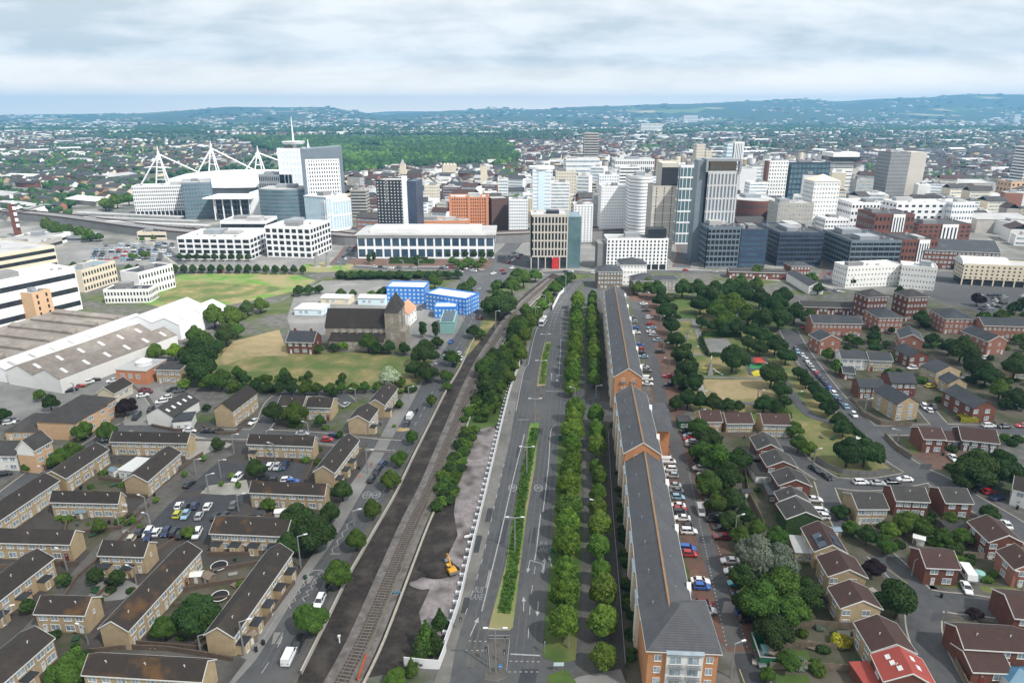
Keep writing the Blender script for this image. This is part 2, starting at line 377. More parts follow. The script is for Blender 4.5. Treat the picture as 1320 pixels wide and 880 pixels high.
# waste ground between railway and hoarding
sheet('waste_ground', [(463, 875), (505, 775), (545, 674), (592, 556), (632, 470), (655, 435), (672, 410), (700, 385), (722, 372), (705, 395), (684, 428), (668, 470), (655, 507), (636, 590), (619, 665), (604, 720), (590, 780), (572, 835), (545, 860)], 'soil_dark', 5)
sheet('gravel_track', [(612, 553), (636, 545), (641, 560), (630, 610), (616, 665), (605, 705), (598, 740), (585, 790), (570, 820), (545, 810), (540, 790), (556, 755), (573, 725), (590, 690), (585, 660), (592, 610), (604, 570)], 'soil_grey', 7)
sheet('rough_grass', [(548, 672), (592, 556), (632, 470), (672, 410), (700, 385), (690, 420), (660, 490), (640, 548), (612, 555), (597, 612), (584, 640)], 'grass', 7)
sheet('waste_ground', [(595, 468), (622, 436), (640, 414), (646, 400), (640, 392), (606, 440), (585, 480)], 'grass_dry', 7)
# left main road
lw = [(285, 900), (330, 850), (352, 815), (375, 777), (402, 735), (422, 708), (440, 680), (463, 640), (487, 600), (508, 560), (528, 525), (545, 492), (567, 458), (590, 428), (604, 400), (620, 370), (632, 350)]
rw = [(340, 900), (367, 880), (390, 843), (412, 800), (440, 740), (458, 705), (478, 672), (502, 632), (528, 585), (548, 545), (566, 510), (584, 478), (598, 450), (610, 425), (622, 396), (632, 372), (646, 350)]
sheet('road', lw + rw[::-1], 'asphalt_light' if 0 else 'asphalt', 5)
sheet('pavement', [(262, 900), (316, 840), (340, 808), (390, 733), (420, 690), (436, 655), (448, 630), (470, 600), (492, 560), (513, 520), (532, 490), (556, 455), (580, 425), (597, 396)] + lw[::-1][3:], 'asphalt_light', 4)
sheet('pavement', rw[:-2] + [(618, 420), (604, 452), (590, 482), (573, 508), (553, 548), (532, 590), (508, 640), (485, 680), (462, 720), (447, 748), (420, 805), (400, 850), (372, 900)], 'paving', 4)
# left estate paved base, streets
sheet('estate_paving', [(-60, 700), (60, 600), (150, 545), (240, 545), (330, 540), (470, 560), (500, 560), (470, 605), (440, 650), (425, 690), (330, 815), (262, 900), (-120, 900), (-160, 800)], 'paving_brown', 1)
road('estate_road', [(172, 542), (186, 552), (215, 557), (260, 559), (330, 560), (400, 563), (470, 571), (515, 574)], 7, 'asphalt', 4, 1.5)
road('estate_road', [(330, 558), (342, 545), (352, 520), (372, 508), (430, 508), (450, 520)], 6, 'asphalt', 5, 1.2)
road('estate_road', [(-60, 690), (10, 640), (60, 603), (110, 580), (150, 556), (178, 540), (172, 518), (150, 500)], 8, 'asphalt', 4, 1.5)
PS = W([(296, 580), (270, 592), (235, 620), (200, 650), (160, 690), (128, 722), (85, 775), (45, 820), (-10, 880)])
tag(ribbon(MB(), PS, -4, 4, .085).obj('pedestrian_street', 'paving'), kind='structure')
sheet('car_park', [(273, 596), (315, 598), (316, 615), (257, 632), (228, 637)], 'asphalt_dark', 6)
sheet('car_park', [(214, 646), (262, 638), (321, 638), (296, 673), (268, 697), (240, 697), (168, 689)], 'asphalt_dark', 6)
sheet('car_park', [(342, 593), (396, 598), (382, 622), (334, 619)], 'asphalt_dark', 6)
sheet('paved_square', [(258, 636), (268, 626), (295, 622), (318, 618), (322, 636), (290, 638)], 'paving_light', 7)
sheet('paved_square', [(100, 765), (110, 750), (165, 748), (180, 755), (160, 772), (135, 775)], 'asphalt_light', 5)
sheet('paved_square', [(245, 560), (300, 572), (270, 592), (240, 592), (235, 580)], 'paving_light', 5)
sheet('estate_lane', [(105, 845), (170, 830), (300, 842), (318, 850), (280, 900), (268, 858), (110, 845)], 'paving', 5)
sheet('garden', [(84, 660), (160, 668), (170, 690), (120, 715), (88, 690)], 'garden', 5)
sheet('garden', [(230, 740), (255, 730), (330, 725), (368, 712), (300, 830), (262, 828), (215, 815), (190, 790)], 'garden', 4)
sheet('garden', [(275, 700), (360, 710), (380, 690), (400, 700), (380, 740), (330, 715)], 'paving', 4)
sheet('garden', [(120, 600), (190, 598), (165, 640), (130, 645), (100, 640)], 'garden', 5)
sheet('garden', [(60, 760), (75, 745), (110, 820), (105, 840), (75, 835)], 'garden', 4)
sheet('yard', [(120, 495), (160, 470), (240, 470), (240, 490), (205, 530), (192, 548), (160, 548), (150, 520)], 'asphalt_light', 4)
sheet('yard', [(-60, 505), (10, 490), (110, 500), (160, 470), (160, 450), (230, 440), (170, 480), (150, 500), (100, 515), (60, 540), (-60, 560)], 'asphalt_light', 3)
# fields near the church
sheet('field', [(268, 470), (285, 450), (330, 432), (390, 450), (420, 452), (560, 462), (550, 485), (530, 505), (430, 498), (330, 500), (270, 490)], 'grass_dry', 5)
sheet('field', [(283, 462), (300, 440), (360, 425), (372, 458), (320, 460), (290, 470)], 'grass_tan', 6)
sheet('field', [(330, 350), (380, 352), (410, 362), (380, 375), (340, 385), (300, 392), (225, 400), (180, 390), (190, 380), (225, 358), (240, 350)], 'grass_lush', 5)
sheet('field', [(235, 362), (330, 366), (370, 372), (300, 388), (215, 392), (200, 386)], 'grass_dry', 6)
sheet('gravel_yard', [(415, 362), (500, 361), (530, 366), (500, 381), (405, 381), (398, 372)], 'asphalt_light', 6)
sheet('school_yard', [(380, 380), (500, 382), (610, 395), (590, 440), (540, 450), (380, 440), (370, 410)], 'asphalt_light', 4)
# roundabout and city streets
sheet('plaza', [(-100, 345), (60, 340), (240, 342), (400, 345), (560, 350), (660, 345), (700, 355), (770, 350), (900, 348), (900, 315), (400, 312), (-100, 318)], 'asphalt_light', 3)
sheet('plaza_paving', [(430, 333), (650, 335), (640, 350), (560, 348), (440, 345)], 'paving_red', 5)
sheet('crossroads', [(560, 352), (630, 346), (640, 330), (660, 322), (680, 330), (700, 348), (690, 352), (660, 352), (646, 368), (625, 376), (612, 384), (590, 358)], 'asphalt', 6)
road('street', [(640, 335), (655, 322), (664, 312)], 14, 'asphalt', 5)
sheet('city_floor', [(-500, 345), (200, 345), (900, 350), (1320, 400), (1800, 420), (1500, 230), (1100, 205), (700, 195), (430, 205), (200, 235), (-200, 250)], 'city_floor', 1)
median([(384, 347), (390, 342), (410, 338), (435, 338), (455, 341), (458, 346), (440, 350), (410, 351), (390, 350)], 'roundabout_lawn', 'grass_lush')
# park (right)
sheet('park_lawn', [(856, 380), (895, 383), (930, 420), (1010, 430), (1040, 470), (1065, 510), (1100, 548), (1134, 582), (1166, 606), (1160, 614), (1070, 612), (1040, 592), (1012, 555), (1000, 545), (900, 545), (880, 500), (868, 440)], 'grass_dry', 3)
sheet('park_lawn', [(862, 383), (893, 384), (900, 411), (868, 411)], 'grass', 5)
sheet('park_lawn', [(905, 489), (960, 489), (985, 490), (1000, 512), (925, 516), (912, 505)], 'grass_tan', 5)
def path(pix, w, m='asphalt_light'): 
    return tag(ribbon(MB(), W(pix), -w / 2, w / 2, .14 + .001 * (len(bpy.data.objects) % 9)).obj('park_path', m), kind='structure')
path([(865, 412), (880, 413), (893, 413), (905, 440), (912, 457)], 3)
path([(862, 400), (872, 430), (885, 460), (900, 490), (908, 515)], 2.5, 'paving_light')
path([(890, 457), (912, 457), (930, 457)], 2); path([(900, 486), (940, 487), (985, 488)], 2)
path([(880, 434), (890, 434)], 2); path([(930, 517), (960, 520), (1000, 522)], 3, 'asphalt')
path([(1000, 470), (1015, 500), (1030, 520), (1045, 535), (1075, 545)], 4, 'asphalt')
sheet('play_area', [(962, 458), (985, 458), (1000, 475), (985, 487), (965, 483), (960, 470)], 'asphalt', 7)
sheet('paved_square', [(905, 437), (938, 436), (945, 450), (920, 457), (908, 456)], 'asphalt_light', 7)
for m_, q in (('play_red', [(971, 461), (981, 460), (984, 467), (974, 468)]), ('play_green', [(966, 469), (985, 468), (990, 473), (968, 476)]), ('play_yellow', [(968, 480), (975, 477), (986, 478), (985, 484), (972, 485)])):
    sheet('play_surface', q, m_, 9)
# right hand estate roads
RA = road('estate_street', [(1016, 425), (1030, 450), (1052, 482), (1078, 515), (1105, 542), (1130, 563), (1152, 587), (1180, 606), (1210, 620), (1250, 645), (1290, 668), (1340, 700)], 8.5, 'asphalt', 6, 1.8)
road('estate_street', [(1118, 553), (1150, 555), (1200, 553), (1250, 553), (1330, 557)], 7, 'asphalt', 5, 1.5)
road('estate_street', [(1215, 552), (1200, 535), (1188, 520)], 6, 'asphalt', 5)
road('estate_street', [(1000, 550), (1012, 570), (1030, 592), (1050, 607), (1080, 622), (1130, 624), (1185, 615)], 6.5, 'asphalt', 5, 1.2)
road('estate_street', [(1062, 622), (1072, 650), (1088, 680)], 5, 'asphalt', 4)
RB = road('estate_street', [(1135, 715), (1160, 738), (1185, 765), (1215, 775), (1260, 780), (1340, 792)], 7, 'asphalt', 6, 1.5)
road('estate_street', [(1195, 775), (1190, 800), (1198, 835), (1225, 890)], 6.5, 'asphalt', 5, 1.2)
sheet('driveway', [(1240, 745), (1260, 745), (1275, 772), (1250, 772)], 'paving', 6)
sheet('lawn', [(1195, 750), (1235, 752), (1240, 765), (1200, 762)], 'grass_dry', 6)
sheet('lawn', [(1262, 755), (1330, 757), (1330, 768), (1272, 768)], 'grass_dry', 6)
sheet('driveway', [(1172, 586), (1200, 580), (1245, 582), (1240, 605), (1205, 606), (1180, 596)], 'paving_red', 7)
sheet('forecourt', [(1195, 350), (1330, 350), (1340, 400), (1270, 405), (1190, 380)], 'asphalt', 5)
sheet('estate_ground', [(1040, 430), (1180, 395), (1340, 400), (1340, 555), (1130, 548), (1080, 500)], 'garden', 3)
sheet('estate_ground', [(960, 540), (1010, 560), (1060, 615), (1200, 620), (1340, 690), (1500, 900), (1000, 900), (965, 830), (930, 700), (905, 600), (900, 545)], 'garden', 2)
for q in ([(985, 812), (1025, 812), (1030, 832), (985, 832)], [(995, 838), (1040, 838), (1050, 860), (1000, 860)], [(1000, 868), (1042, 870), (1050, 900), (1000, 900)]):
    sheet('lawn', q, 'grass', 6)
sheet('patio', [(1078, 812), (1105, 812), (1112, 832), (1085, 832)], 'paving_light', 6)
DENSE = [([p.lerp(q, k / 4) for p, q in zip(P_, P_[1:]) for k in range(4)], w_, 0) for P_, w_, _ in ROADS]
kerbs()
# painted markings
def wp(*pix): return W(list(pix))
dash(wp((600, 792), (622, 720), (640, 640), (652, 590)), .18, 2, 4)
dash(wp((621, 788), (645, 690), (661, 620), (676, 560)), .25); dash(wp((681, 470), (690, 430), (700, 410), (715, 392)), .25)
dash(wp((665, 530), (675, 480), (681, 470)), .25)
dash(wp((697, 662), (691, 712), (689, 722)), .25); dash(wp((700, 660), (707, 600), (710, 556), (716, 548)), .25)
dash(wp((690, 730), (684, 775), (680, 838)), .15, 3, 4)
dash(wp((720, 490), (722, 460), (723, 437)), .2); dash(wp((722, 430), (726, 400), (735, 380), (750, 362)), .15, 3, 3)
dash(wp((713, 425), (720, 400), (732, 380), (745, 364)), .15, 3, 3); dash(wp((706, 430), (715, 402), (728, 382), (742, 366)), .15, 3, 3)
for a, b in (((658, 843), (696, 845)), ((703, 504), (725, 505)), ((668, 541), (682, 541))): dash(wp(a, b), .35)
dash(wp((650, 852), (697, 853)), .2, .5, .6); dash(wp((648, 866), (697, 866)), .2, .5, .6)
for yy in ((604, 826), (600, 838)): dash(wp((yy[0], yy[1]), (636, yy[1] + 1)), .2, .5, .6)
# arrows
def arrow(px, py, px2, py2, side=0):
    a, b = V2(G(px, py)), V2(G(px2, py2)); t = (b - a).normalized(); n = Vector((-t.y, t.x, 0)); L_ = (b - a).length
    MARK.poly([(*(a + n * .1).xy, .131), (*(a - n * .1).xy, .131), (*(b - n * .1).xy, .131), (*(b + n * .1).xy, .131)])
    MARK.poly([(*(b + n * .5).xy, .131), (*(b - n * .5).xy, .131), (*(b + t * 1.6).xy, .131)])
arrow(675, 788, 675, 775); arrow(694, 775, 693, 788)
arrow(711, 730, 709, 722); arrow(701, 735, 702, 724); dash(wp((683, 722), (700, 727)), .25); arrow(683, 722, 681, 733); arrow(700, 727, 700, 735)
arrow(606, 820, 614, 802); dash(wp((713, 472), (722, 473)), .25); arrow(711, 490, 711, 483); arrow(718, 483, 718, 490)
# left main road lines
dash(wp((337, 868), (352, 845), (366, 818)), .15, 3, 4)
def zig(a, b, n=10, w=.5):
    p, q = V2(G(*a)), V2(G(*b)); t = (q - p) / n; d = Vector((-t.y, t.x, 0)).normalized()
    pts = [p + t * i + d * (w if i % 2 else -w) for i in range(n + 1)]; ribbon(MARK, pts, -.09, .09, .13)
zig((372, 784), (402, 736)); zig((390, 775), (415, 736)); dash(wp((402, 735), (416, 735)), .25)
zig((427, 713), (452, 672), 8); dash(wp((426, 714), (438, 714)), .25)
dash(wp((483, 652), (510, 605)), .15, 3, 4); dash(wp((527, 560), (545, 530), (560, 500)), .15, 3, 4)
dash(wp((480, 566), (518, 568)), .15, 2, 2); dash(wp((575, 470), (600, 430), (620, 385)), .15, 3, 4)
dash(wp((345, 843), (373, 795)), .12, 0, 0, 2.8)
# car park lines
for a, b in (((915, 667), (963, 835)), ((884, 590), (937, 835))): dash(wp(a, b), .25, .35, .9)
MK = tag(MARK.obj('road_marking', 'line_white'), kind='structure')
YL = MB()
dash(wp((953, 862), (965, 895)), .2, mb=YL); dash(wp((984, 862), (1003, 895)), .2, mb=YL)
dash(wp((1143, 733), (1170, 752)), .2, mb=YL)
dash(wp((330, 700), (350, 660)), .12, mb=YL)
tag(YL.obj('road_marking', 'line_yellow'), kind='structure')
def text(body, px, py, size, rz=0, m='line_white', z=.132, name='road_lettering', sx=1, sy=1):
    c = bpy.data.curves.new(name, 'FONT'); c.body = body; c.size = size; c.align_x = 'CENTER'; c.align_y = 'CENTER'; c.space_line = .8
    o = bpy.data.objects.new(name, c); me = bpy.data.meshes.new_from_object(o); bpy.data.objects.remove(o); bpy.data.curves.remove(c)
    me.materials.append(M(m)); o = link(name, me, None, None, rz)
    p = G(px, py); o.location = (p.x, p.y, z); o.scale = (sx, sy, 1); return o
for b, x, y in (('BUS\nLANE', 616, 765), ('BUS\nLANE', 700, 705)): tag(text(b, x, y, 1.25, R(-8), m='line_worn', sy=2.4), kind='structure')
for x, y in ((661, 629), (694, 629), (473, 638), (485, 638)):
    t = text('30' if x > 600 else '20', x, y, 1.3, R(-8 if x > 600 else -32), sy=1.6); tag(t, kind='structure')
    rg = MB(); c = V2(G(x, y)); rr = [Vector((c.x + 1.15 * math.cos(a), c.y + 1.8 * math.sin(a), 0)) for a in [k * math.pi / 12 for k in range(25)]]
    ribbon(rg, rr, -.1, .1, .131); tag(rg.obj('road_marking', 'line_white'), kind='structure')
# ------------------------------------------------------------ hills
SUN_E, HAZE, EXPO = 4.9, 0.98e-4, 0.36
PROF = [(-300, 147), (0, 147), (60, 149), (120, 150), (200, 147), (270, 143), (330, 138), (440, 138), (475, 143), (500, 149), (540, 147), (560, 145), (600, 142), (640, 139), (690, 141), (740, 138), (760, 137), (860, 134), (950, 130), (1000, 127), (1040, 130), (1100, 126), (1140, 125), (1190, 121), (1250, 121), (1320, 123), (1700, 128)]
FARP = [(-300, 150), (60, 148), (120, 147), (200, 146), (300, 143), (480, 146), (520, 143), (600, 143), (680, 142), (760, 146), (1700, 150)]
def prof(P_, x):
    for (a, b), (c, d) in zip(P_, P_[1:]):
        if x <= c:
            t = max(0, (x - a) / (c - a)); t = t * t * (3 - 2 * t); return b + (d - b) * t
    return P_[-1][1]
def HZ(x, y):
    if y <= 5200: return 0
    px = 660 + x * F * cP / (y * .985); top = max(ZT(Vector((0, 9800, 0)), prof(PROF, px)), 30); s = (y - 5200) / 4600
    k = min(s ** 1.6 if s < 1 else 1 - .9 * (s - 1), 1); return top * k + noise.fractal(Vector((x / 1400, y / 1400, 3.3)), 1, 2, 5) * 34 * min(1, s * 2.5) * (1 if s < .9 else .35) - 2
def terrain(name, P_, r0, r1, r2, m, nx=260, ny=46, namp=1.0):
    mb = MB(); vs = []
    for j in range(ny):
        f = j / (ny - 1); y = r0 + (r2 - r0) * f
        for i in range(nx):
            px = -220 + 1760 * i / (nx - 1)
            x = (px - 660) / F * y / cP * .985
            top = ZT(Vector((0, r1, 0)), prof(P_, px))
            s = (y - r0) / (r1 - r0)
            k = (s ** 1.6 if s < 1 else 1 - .9 * (s - 1)) if s > 0 else 0
            n = noise.fractal(Vector((x / 1400, y / 1400, 3.3)), 1, 2, 5) * 34 * namp * min(1, s * 2.5) * (1 if s < .9 else .35)
            z = max(top, 30) * min(k, 1) + n - 2 - (6 if j == 0 else 0)
            vs.append((x, y, z))
    mb.v = vs
    for j in range(ny - 1):
        for i in range(nx - 1):
            a = j * nx + i; mb.f.append((a, a + 1, a + nx + 1, a + nx)); mb.i.append(0)
    o = tag(mb.obj(name, m), kind='structure')
    o.data.polygons.foreach_set('use_smooth', [True] * len(o.data.polygons)); return o
def hill_mat():
    m = bpy.data.materials.new('hillside'); m.use_nodes = True; nt = m.node_tree; N, L = nt.nodes, nt.links
    b = N['Principled BSDF']; b.inputs['Roughness'].default_value = .95
    pos = N.new('ShaderNodeNewGeometry').outputs['Position']
    vo = N.new('ShaderNodeTexVoronoi'); vo.inputs['Scale'].default_value = .0032; L.new(pos, vo.inputs['Vector'])
    se = N.new('ShaderNodeSeparateColor'); L.new(vo.outputs['Color'], se.inputs[0])
    r = N.new('ShaderNodeValToRGB'); r.color_ramp.interpolation = 'CONSTANT'; e = r.color_ramp.elements
    e[0].position = 0; e[0].color = (.02, .045, .016, 1); e[1].position = .42; e[1].color = (.045, .085, .026, 1)
    for p, c in ((.6, (.025, .05, .018)), (.7, (.11, .16, .05)), (.84, (.36, .31, .16))):
        q = e.new(p); q.color = (*c, 1)
    L.new(se.outputs[0], r.inputs[0])
    n = N.new('ShaderNodeTexNoise'); n.inputs['Scale'].default_value = .0009; n.inputs['Detail'].default_value = 7; L.new(pos, n.inputs['Vector'])
    r2 = N.new('ShaderNodeValToRGB'); r2.color_ramp.elements[0].position = .40; r2.color_ramp.elements[1].position = .47; L.new(n.outputs[0], r2.inputs[0])
    x = N.new('ShaderNodeMix'); x.data_type = 'RGBA'; L.new(r2.outputs[0], x.inputs[0]); L.new(r.outputs[0], x.inputs[6]); x.inputs[7].default_value = (.02, .042, .016, 1)
    L.new(x.outputs[2], b.inputs['Base Color']); MATS['hillside'] = m
hill_mat()
terrain('hills', PROF, 5200, 9800, 12500, 'hillside')
terrain('far_hills', FARP, 11800, 13600, 15500, 'hillside', 160, 16, .4)
# ------------------------------------------------------------ houses
def frame_of(e1, e2, dep, eh):
    A, B = V2(G(e1[0], e1[1], eh)), V2(G(e2[0], e2[1], eh)); ux = (B - A).normalized(); uy = Vector((-ux.y, ux.x, 0)); L_ = (B - A).length
    D = dep if isinstance(dep, (int, float)) else (V2(G(dep[0], dep[1], dep[2] if len(dep) > 2 else eh)) - B).dot(uy)
    return A, math.atan2(ux.y, ux.x), L_, max(D, 3)
WMESH = {}
def win_mesh(w, h, kind='window'):
    k = (round(w, 2), round(h, 2), kind)
    if k in WMESH: return WMESH[k]
    f, p = MB(), MB(); t = .09; w2 = w / 2
    if kind == 'flat':           # big-building window: frame plate and glass in one light mesh
        f.box(-w2, -.10, 0, w2, .05, h, 0)
        WMESH[k] = (f.mesh('window', 'glass_dark'), None); return WMESH[k]
    for a in ((-w2, 0, w2, t), (-w2, h - t, w2, h), (-w2, t, -w2 + t, h - t), (w2 - t, t, w2, h - t)): f.box(a[0], -.09, a[1], a[2], .03, a[3])
    if w > 1: f.box(-t / 2, -.08, t, t / 2, .03, h - t)
    f.box(-w2 - .05, -.14, -.06, w2 + .05, 0, 0)
    p.box(-w2 + t, -.045, t, w2 - t, .02, h - t)
    WMESH[k] = (f.mesh('window', 'white_trim'), p.mesh('pane', 'glass')); return WMESH[k]
FR = {'f': 0, 'r': math.pi / 2, 'b': math.pi, 'l': -math.pi / 2}
def put_win(root, face, u, z, w, h, L_, D, kind='window', nm='window'):
    a, b = win_mesh(w, h, kind)
    loc = {'f': (u, 0, z), 'b': (L_ - u, D, z), 'r': (L_, u, z), 'l': (0, D - u, z)}[face]
    o = link(nm, a, root, loc, FR[face])
    if b: link('pane', b, o)
    return o
DOORM = {}
def put_door(root, face, u, L_, D, m='door_white'):
    if m not in DOORM:
        d = MB(); d.box(-.45, -.08, 0, .45, .02, 2.05); g_ = MB(); g_.box(-.22, -.1, 1.35, .22, -.06, 1.8); DOORM[m] = (d.mesh('door', m), g_.mesh('pane', 'glass'))
    loc = {'f': (u, 0, 0.02), 'b': (L_ - u, D, 0.02), 'r': (L_, u, 0.02), 'l': (0, D - u, 0.02)}[face]
    o = link('door', DOORM[m][0], root, loc, FR[face]); link('pane', DOORM[m][1], o)
def roof_parts(root, L_, D, eh, rh, ridge, roof, trim=True, o=.35, gable_trim=True, eo=.2, spans=1):
    if ridge == 'hip':
        mb = MB(); a = -o; x1, y1 = L_ + o, D + o; z0 = eh - .05; s = min(L_, D) / 2 + o
        if L_ >= D: r0, r1 = (a + s, D / 2, eh + rh), (x1 - s, D / 2, eh + rh); 
        else: r0, r1 = (L_ / 2, a + s, eh + rh), (L_ / 2, y1 - s, eh + rh)
        c = [(a, a, z0), (x1, a, z0), (x1, y1, z0), (a, y1, z0)]
        if L_ >= D:
            for q in ([c[0], c[1], r1, r0], [c[1], c[2], r1], [c[2], c[3], r0, r1], [c[3], c[0], r0]): mb.poly(q)
        else:
            for q in ([c[0], c[1], r0], [c[1], c[2], r1, r0], [c[2], c[3], r1], [c[3], c[0], r0, r1]): mb.poly(q)
        mb.poly(c[::-1]); r = mb.obj('roof', roof, root)
        if trim: MB().box(a - .03, a - .03, z0 - .2, x1 + .03, y1 + .03, z0 - .004).obj('fascia', 'white_trim', root)
        return r
    n = D if ridge == 'x' else L_; ax = ridge; a0, a1 = -eo, (L_ if ax == 'x' else D) + eo
    mb = MB()
    for k in range(spans):
        w = n / spans; b = k * w; sl = rh / (w / 2); oo = o if spans == 1 else .02; lo = eh - oo * sl
        mb.sweep([(b - oo, lo), (b + w / 2, eh + rh), (b + w + oo, lo), (b + w + oo, lo + .18), (b + w / 2, eh + rh + .2), (b - oo, lo + .18)], ax, a0, a1)
    r = mb.obj('roof', roof, root)
    if trim:
        sl = rh / (n / 2); lo = eh - o * sl
        for b0, b1 in ((-o - .08, -o - .005), ((D if ax == 'x' else L_) + o + .005, (D if ax == 'x' else L_) + o + .08)):
            t = MB()
            if ax == 'x': t.box(a0, b0, lo - .12, a1, b1, lo + .14)
            else: t.box(b0, a0, lo - .12, b1, a1, lo + .14)
            t.obj('gutter', 'white_trim', root)
        if gable_trim:
            for q0, q1 in ((a0 - .07, a0 - .005), (a1 + .005, a1 + .07)):
                MB().sweep([(-o, lo - .08), (n / 2, eh + rh - .08), (n + o, lo - .08), (n + o, lo + .2), (n / 2, eh + rh + .22), (-o, lo + .2)], ax, q0, q1).obj('bargeboard', 'white_trim', root)
    return r
def house(name, label, e1, e2, dep, eh=5.0, rh=2.0, wall='tan_brick', roof='roof_brown', ridge='x', cat='house', group=None, storeys=2, unit=5.2, porch=0, faces='fr', trim=True, gt=True, vents=2, spans=1, doors=True, wins=True, ww=1.75, wh=1.4, gable=None, chim=0):
    A, rz, L_, D = frame_of(e1, e2, dep, eh)
    root = thing(name, label, cat, A, rz, group)
    if name in ('house', 'terraced_houses'): HOUSES.append((root, L_, D))
    w = MB()
    if ridge == 'hip': w.box(0, 0, 0, L_, D, eh)
    else:
        n = D if ridge == 'x' else L_; s = n / spans; prof_ = [(0, 0), (n, 0)]
        for k in range(spans - 1, -1, -1): prof_ += [((k + 1) * s, eh), ((k + .5) * s, eh + rh)]
        prof_.append((0, eh)); w.sweep(prof_, ridge, 0, L_ if ridge == 'x' else D)
    w.obj('wall', wall, root)
    r = roof_parts(root, L_, D, eh, rh, ridge, roof, trim, gable_trim=gt, spans=spans)
    if gable:
        t = MB()
        if ridge == 'y': t.sweep([(0.02, eh - 2), (L_ - .02, eh - 2), (L_ - .02, eh - .05), (L_ / 2, eh + rh - .1), (.02, eh - .05)], 'y', -.05, .02)
        else: t.sweep([(0.02, eh - 2), (D - .02, eh - 2), (D - .02, eh - .05), (D / 2, eh + rh - .1), (.02, eh - .05)], 'x', -.05, .02)
        t.obj('gable_panel', gable, root)
    sh = eh / storeys
    rr = random.Random(int(A.x * 13 + A.y * 7))
    if wins:
        if 'f' in faces:
            n = max(1, round(L_ / unit)); u = L_ / n
            for k in range(n):
                fl = k % 2
                for s in range(storeys):
                    z = s * sh + (sh - wh) * .55
                    if ridge == 'y' and L_ < 11 and s == 0: put_win(root, 'f', u * (k + .3), z, ww, wh, L_, D); 
                    if s == 0:
                        if ridge != 'y': put_win(root, 'f', u * (k + (.3 if fl else .7)), z, ww + .3, wh + .1, L_, D)
                        if doors: put_door(root, 'f', u * (k + (.72 if fl else .28)), L_, D, 'door_red' if rr.random() < .12 else 'door_white')
                    else:
                        put_win(root, 'f', u * (k + .27), z, ww, wh, L_, D)
                        if ridge != 'y': put_win(root, 'f', u * (k + .74), z, ww * .9, wh, L_, D)
        for fc in 'rl':
            if fc in faces and (ridge != 'x' or fc.upper() in faces):
                n = max(1, round(D / unit)); u = D / n
                for k in range(n):
                    for s in range(storeys): put_win(root, fc, u * (k + .5), s * sh + (sh - wh) * .55, ww, wh, L_, D)
        if ridge == 'x' and 'r' in faces and 'R' not in faces and rr.random() < .3: put_win(root, 'r', D * .5, eh * .62, .6, .9, L_, D)
    if porch:
        n = max(1, round(L_ / unit)); u = L_ / n
        for k in range(n):
            if rr.random() > porch: continue
            x0 = u * (k + .1); x1 = x0 + 2.4; p = MB().box(x0, -1.9, 0, x1, -.01, 2.45).obj('porch', wall, root)
            MB().box(x0 - .15, -2.1, 2.453, x1 + .15, -.04, 2.62).obj('porch_roof', 'roof_slate', p)
            a, b = win_mesh(1, 1.9, 'window'); q = link('porch_window', a, p, (x0 + .9, -1.9, .2)); 
    if vents:
        n = max(1, round(L_ / 7)) if ridge == 'x' else 1
        for k in range(n):
            if ridge == 'x': x, y, z = L_ * (k + .5) / n, D * .3, eh + rh * .6
            else: x, y, z = L_ * .3, D * .4, eh + rh * .6
            v = MB(); v.tube((x, y, z - .2), (x, y, z + .65), .09, n=5); v.tube((x, y, z + .65), (x, y - .25, z + .8), .09, n=5); v.obj('vent_pipe', 'white_trim', root)
    for k in range(chim):
        x, y = (L_ * (.2 + .6 * k), D / 2) if ridge == 'x' else (L_ / 2, D * (.25 + .5 * k))
        c = MB().box(x - .45, y - .35, eh + rh - .4, x + .45, y + .35, eh + rh + 1.3).obj('chimney', wall, root)
        MB().tube((x, y, eh + rh + 1.3), (x, y, eh + rh + 1.7), .14).obj('chimney_pot', 'ridge_tile', c)
    return root
HOUSES = []
TB = dict(name='terraced_houses', group='tan brick terraces of the left estate')
def T(lab, *a, **k): return house(TB['name'], lab, *a, cat='terrace', group=TB['group'], **k)
T('dark roofed tan terrace at the left edge with a white rendered middle unit', (-25, 697), (90, 700), (110, 685))
T('tan brick terrace slanting off the left edge below the white rendered unit', (-18, 786), (68, 719), 7.5, porch=.5)
T('short tan brick terrace with two front porches beside the small paved square', (127, 714), (185, 716), (205, 699), porch=1)
T('small four window tan brick terrace between the slanting street and the paved square', (45, 789), (109, 791), (132, 769), roof='roof_lichen')
T('very long slanting tan brick terrace left of the back gardens with trampolines', (164, 812), (258, 709), (129, 808), roof='roof_lichen')
T('long slanting tan brick terrace nearest the main road with a satellite dish on its gable', (300, 820), (376, 711), (266, 815), porch=.9)
T('nearest tan brick terrace at the bottom edge, roof covered in orange lichen', (107, 867), (260, 876), (281, 850), roof='roof_lichen')
T('tan brick terrace in the bottom left corner with slate roofed porches', (-10, 890), (68, 822), 7.5, porch=.9)
T('long straight tan brick terrace below the road past the white hall', (142, 568), (241, 570), (252, 561))
T('slanting terrace behind the white garage with two rear extensions', (84, 616), (139, 579), 7.5, porch=.4)
T('slanting terrace running off the left edge with white and blue painted units', (-40, 696), (75, 619), 7.5)
T('slanting terrace whose plain gable faces the white flat roofed garage', (189, 620), (232, 583), (163, 616), porch=.4)
T('tan brick terrace above the shrub gardens at left with a white dish on its end', (65, 645), (152, 647), (170, 639))
T('tan brick terrace just above the small car park with three parked cars', (319, 571), (403, 574), (417, 566), porch=.2)
T('slanting terrace with white fronts near the road junction', (430, 609), (462, 567), (406, 606), porch=.6)
T('tan brick terrace between the two small car parks and the dark tree', (322, 633), (418, 637), (430, 627), roof='roof_lichen')
T('tan brick terrace with three large porches below the big car park', (271, 686), (368, 690), 7.5, porch=1, roof='roof_lichen')
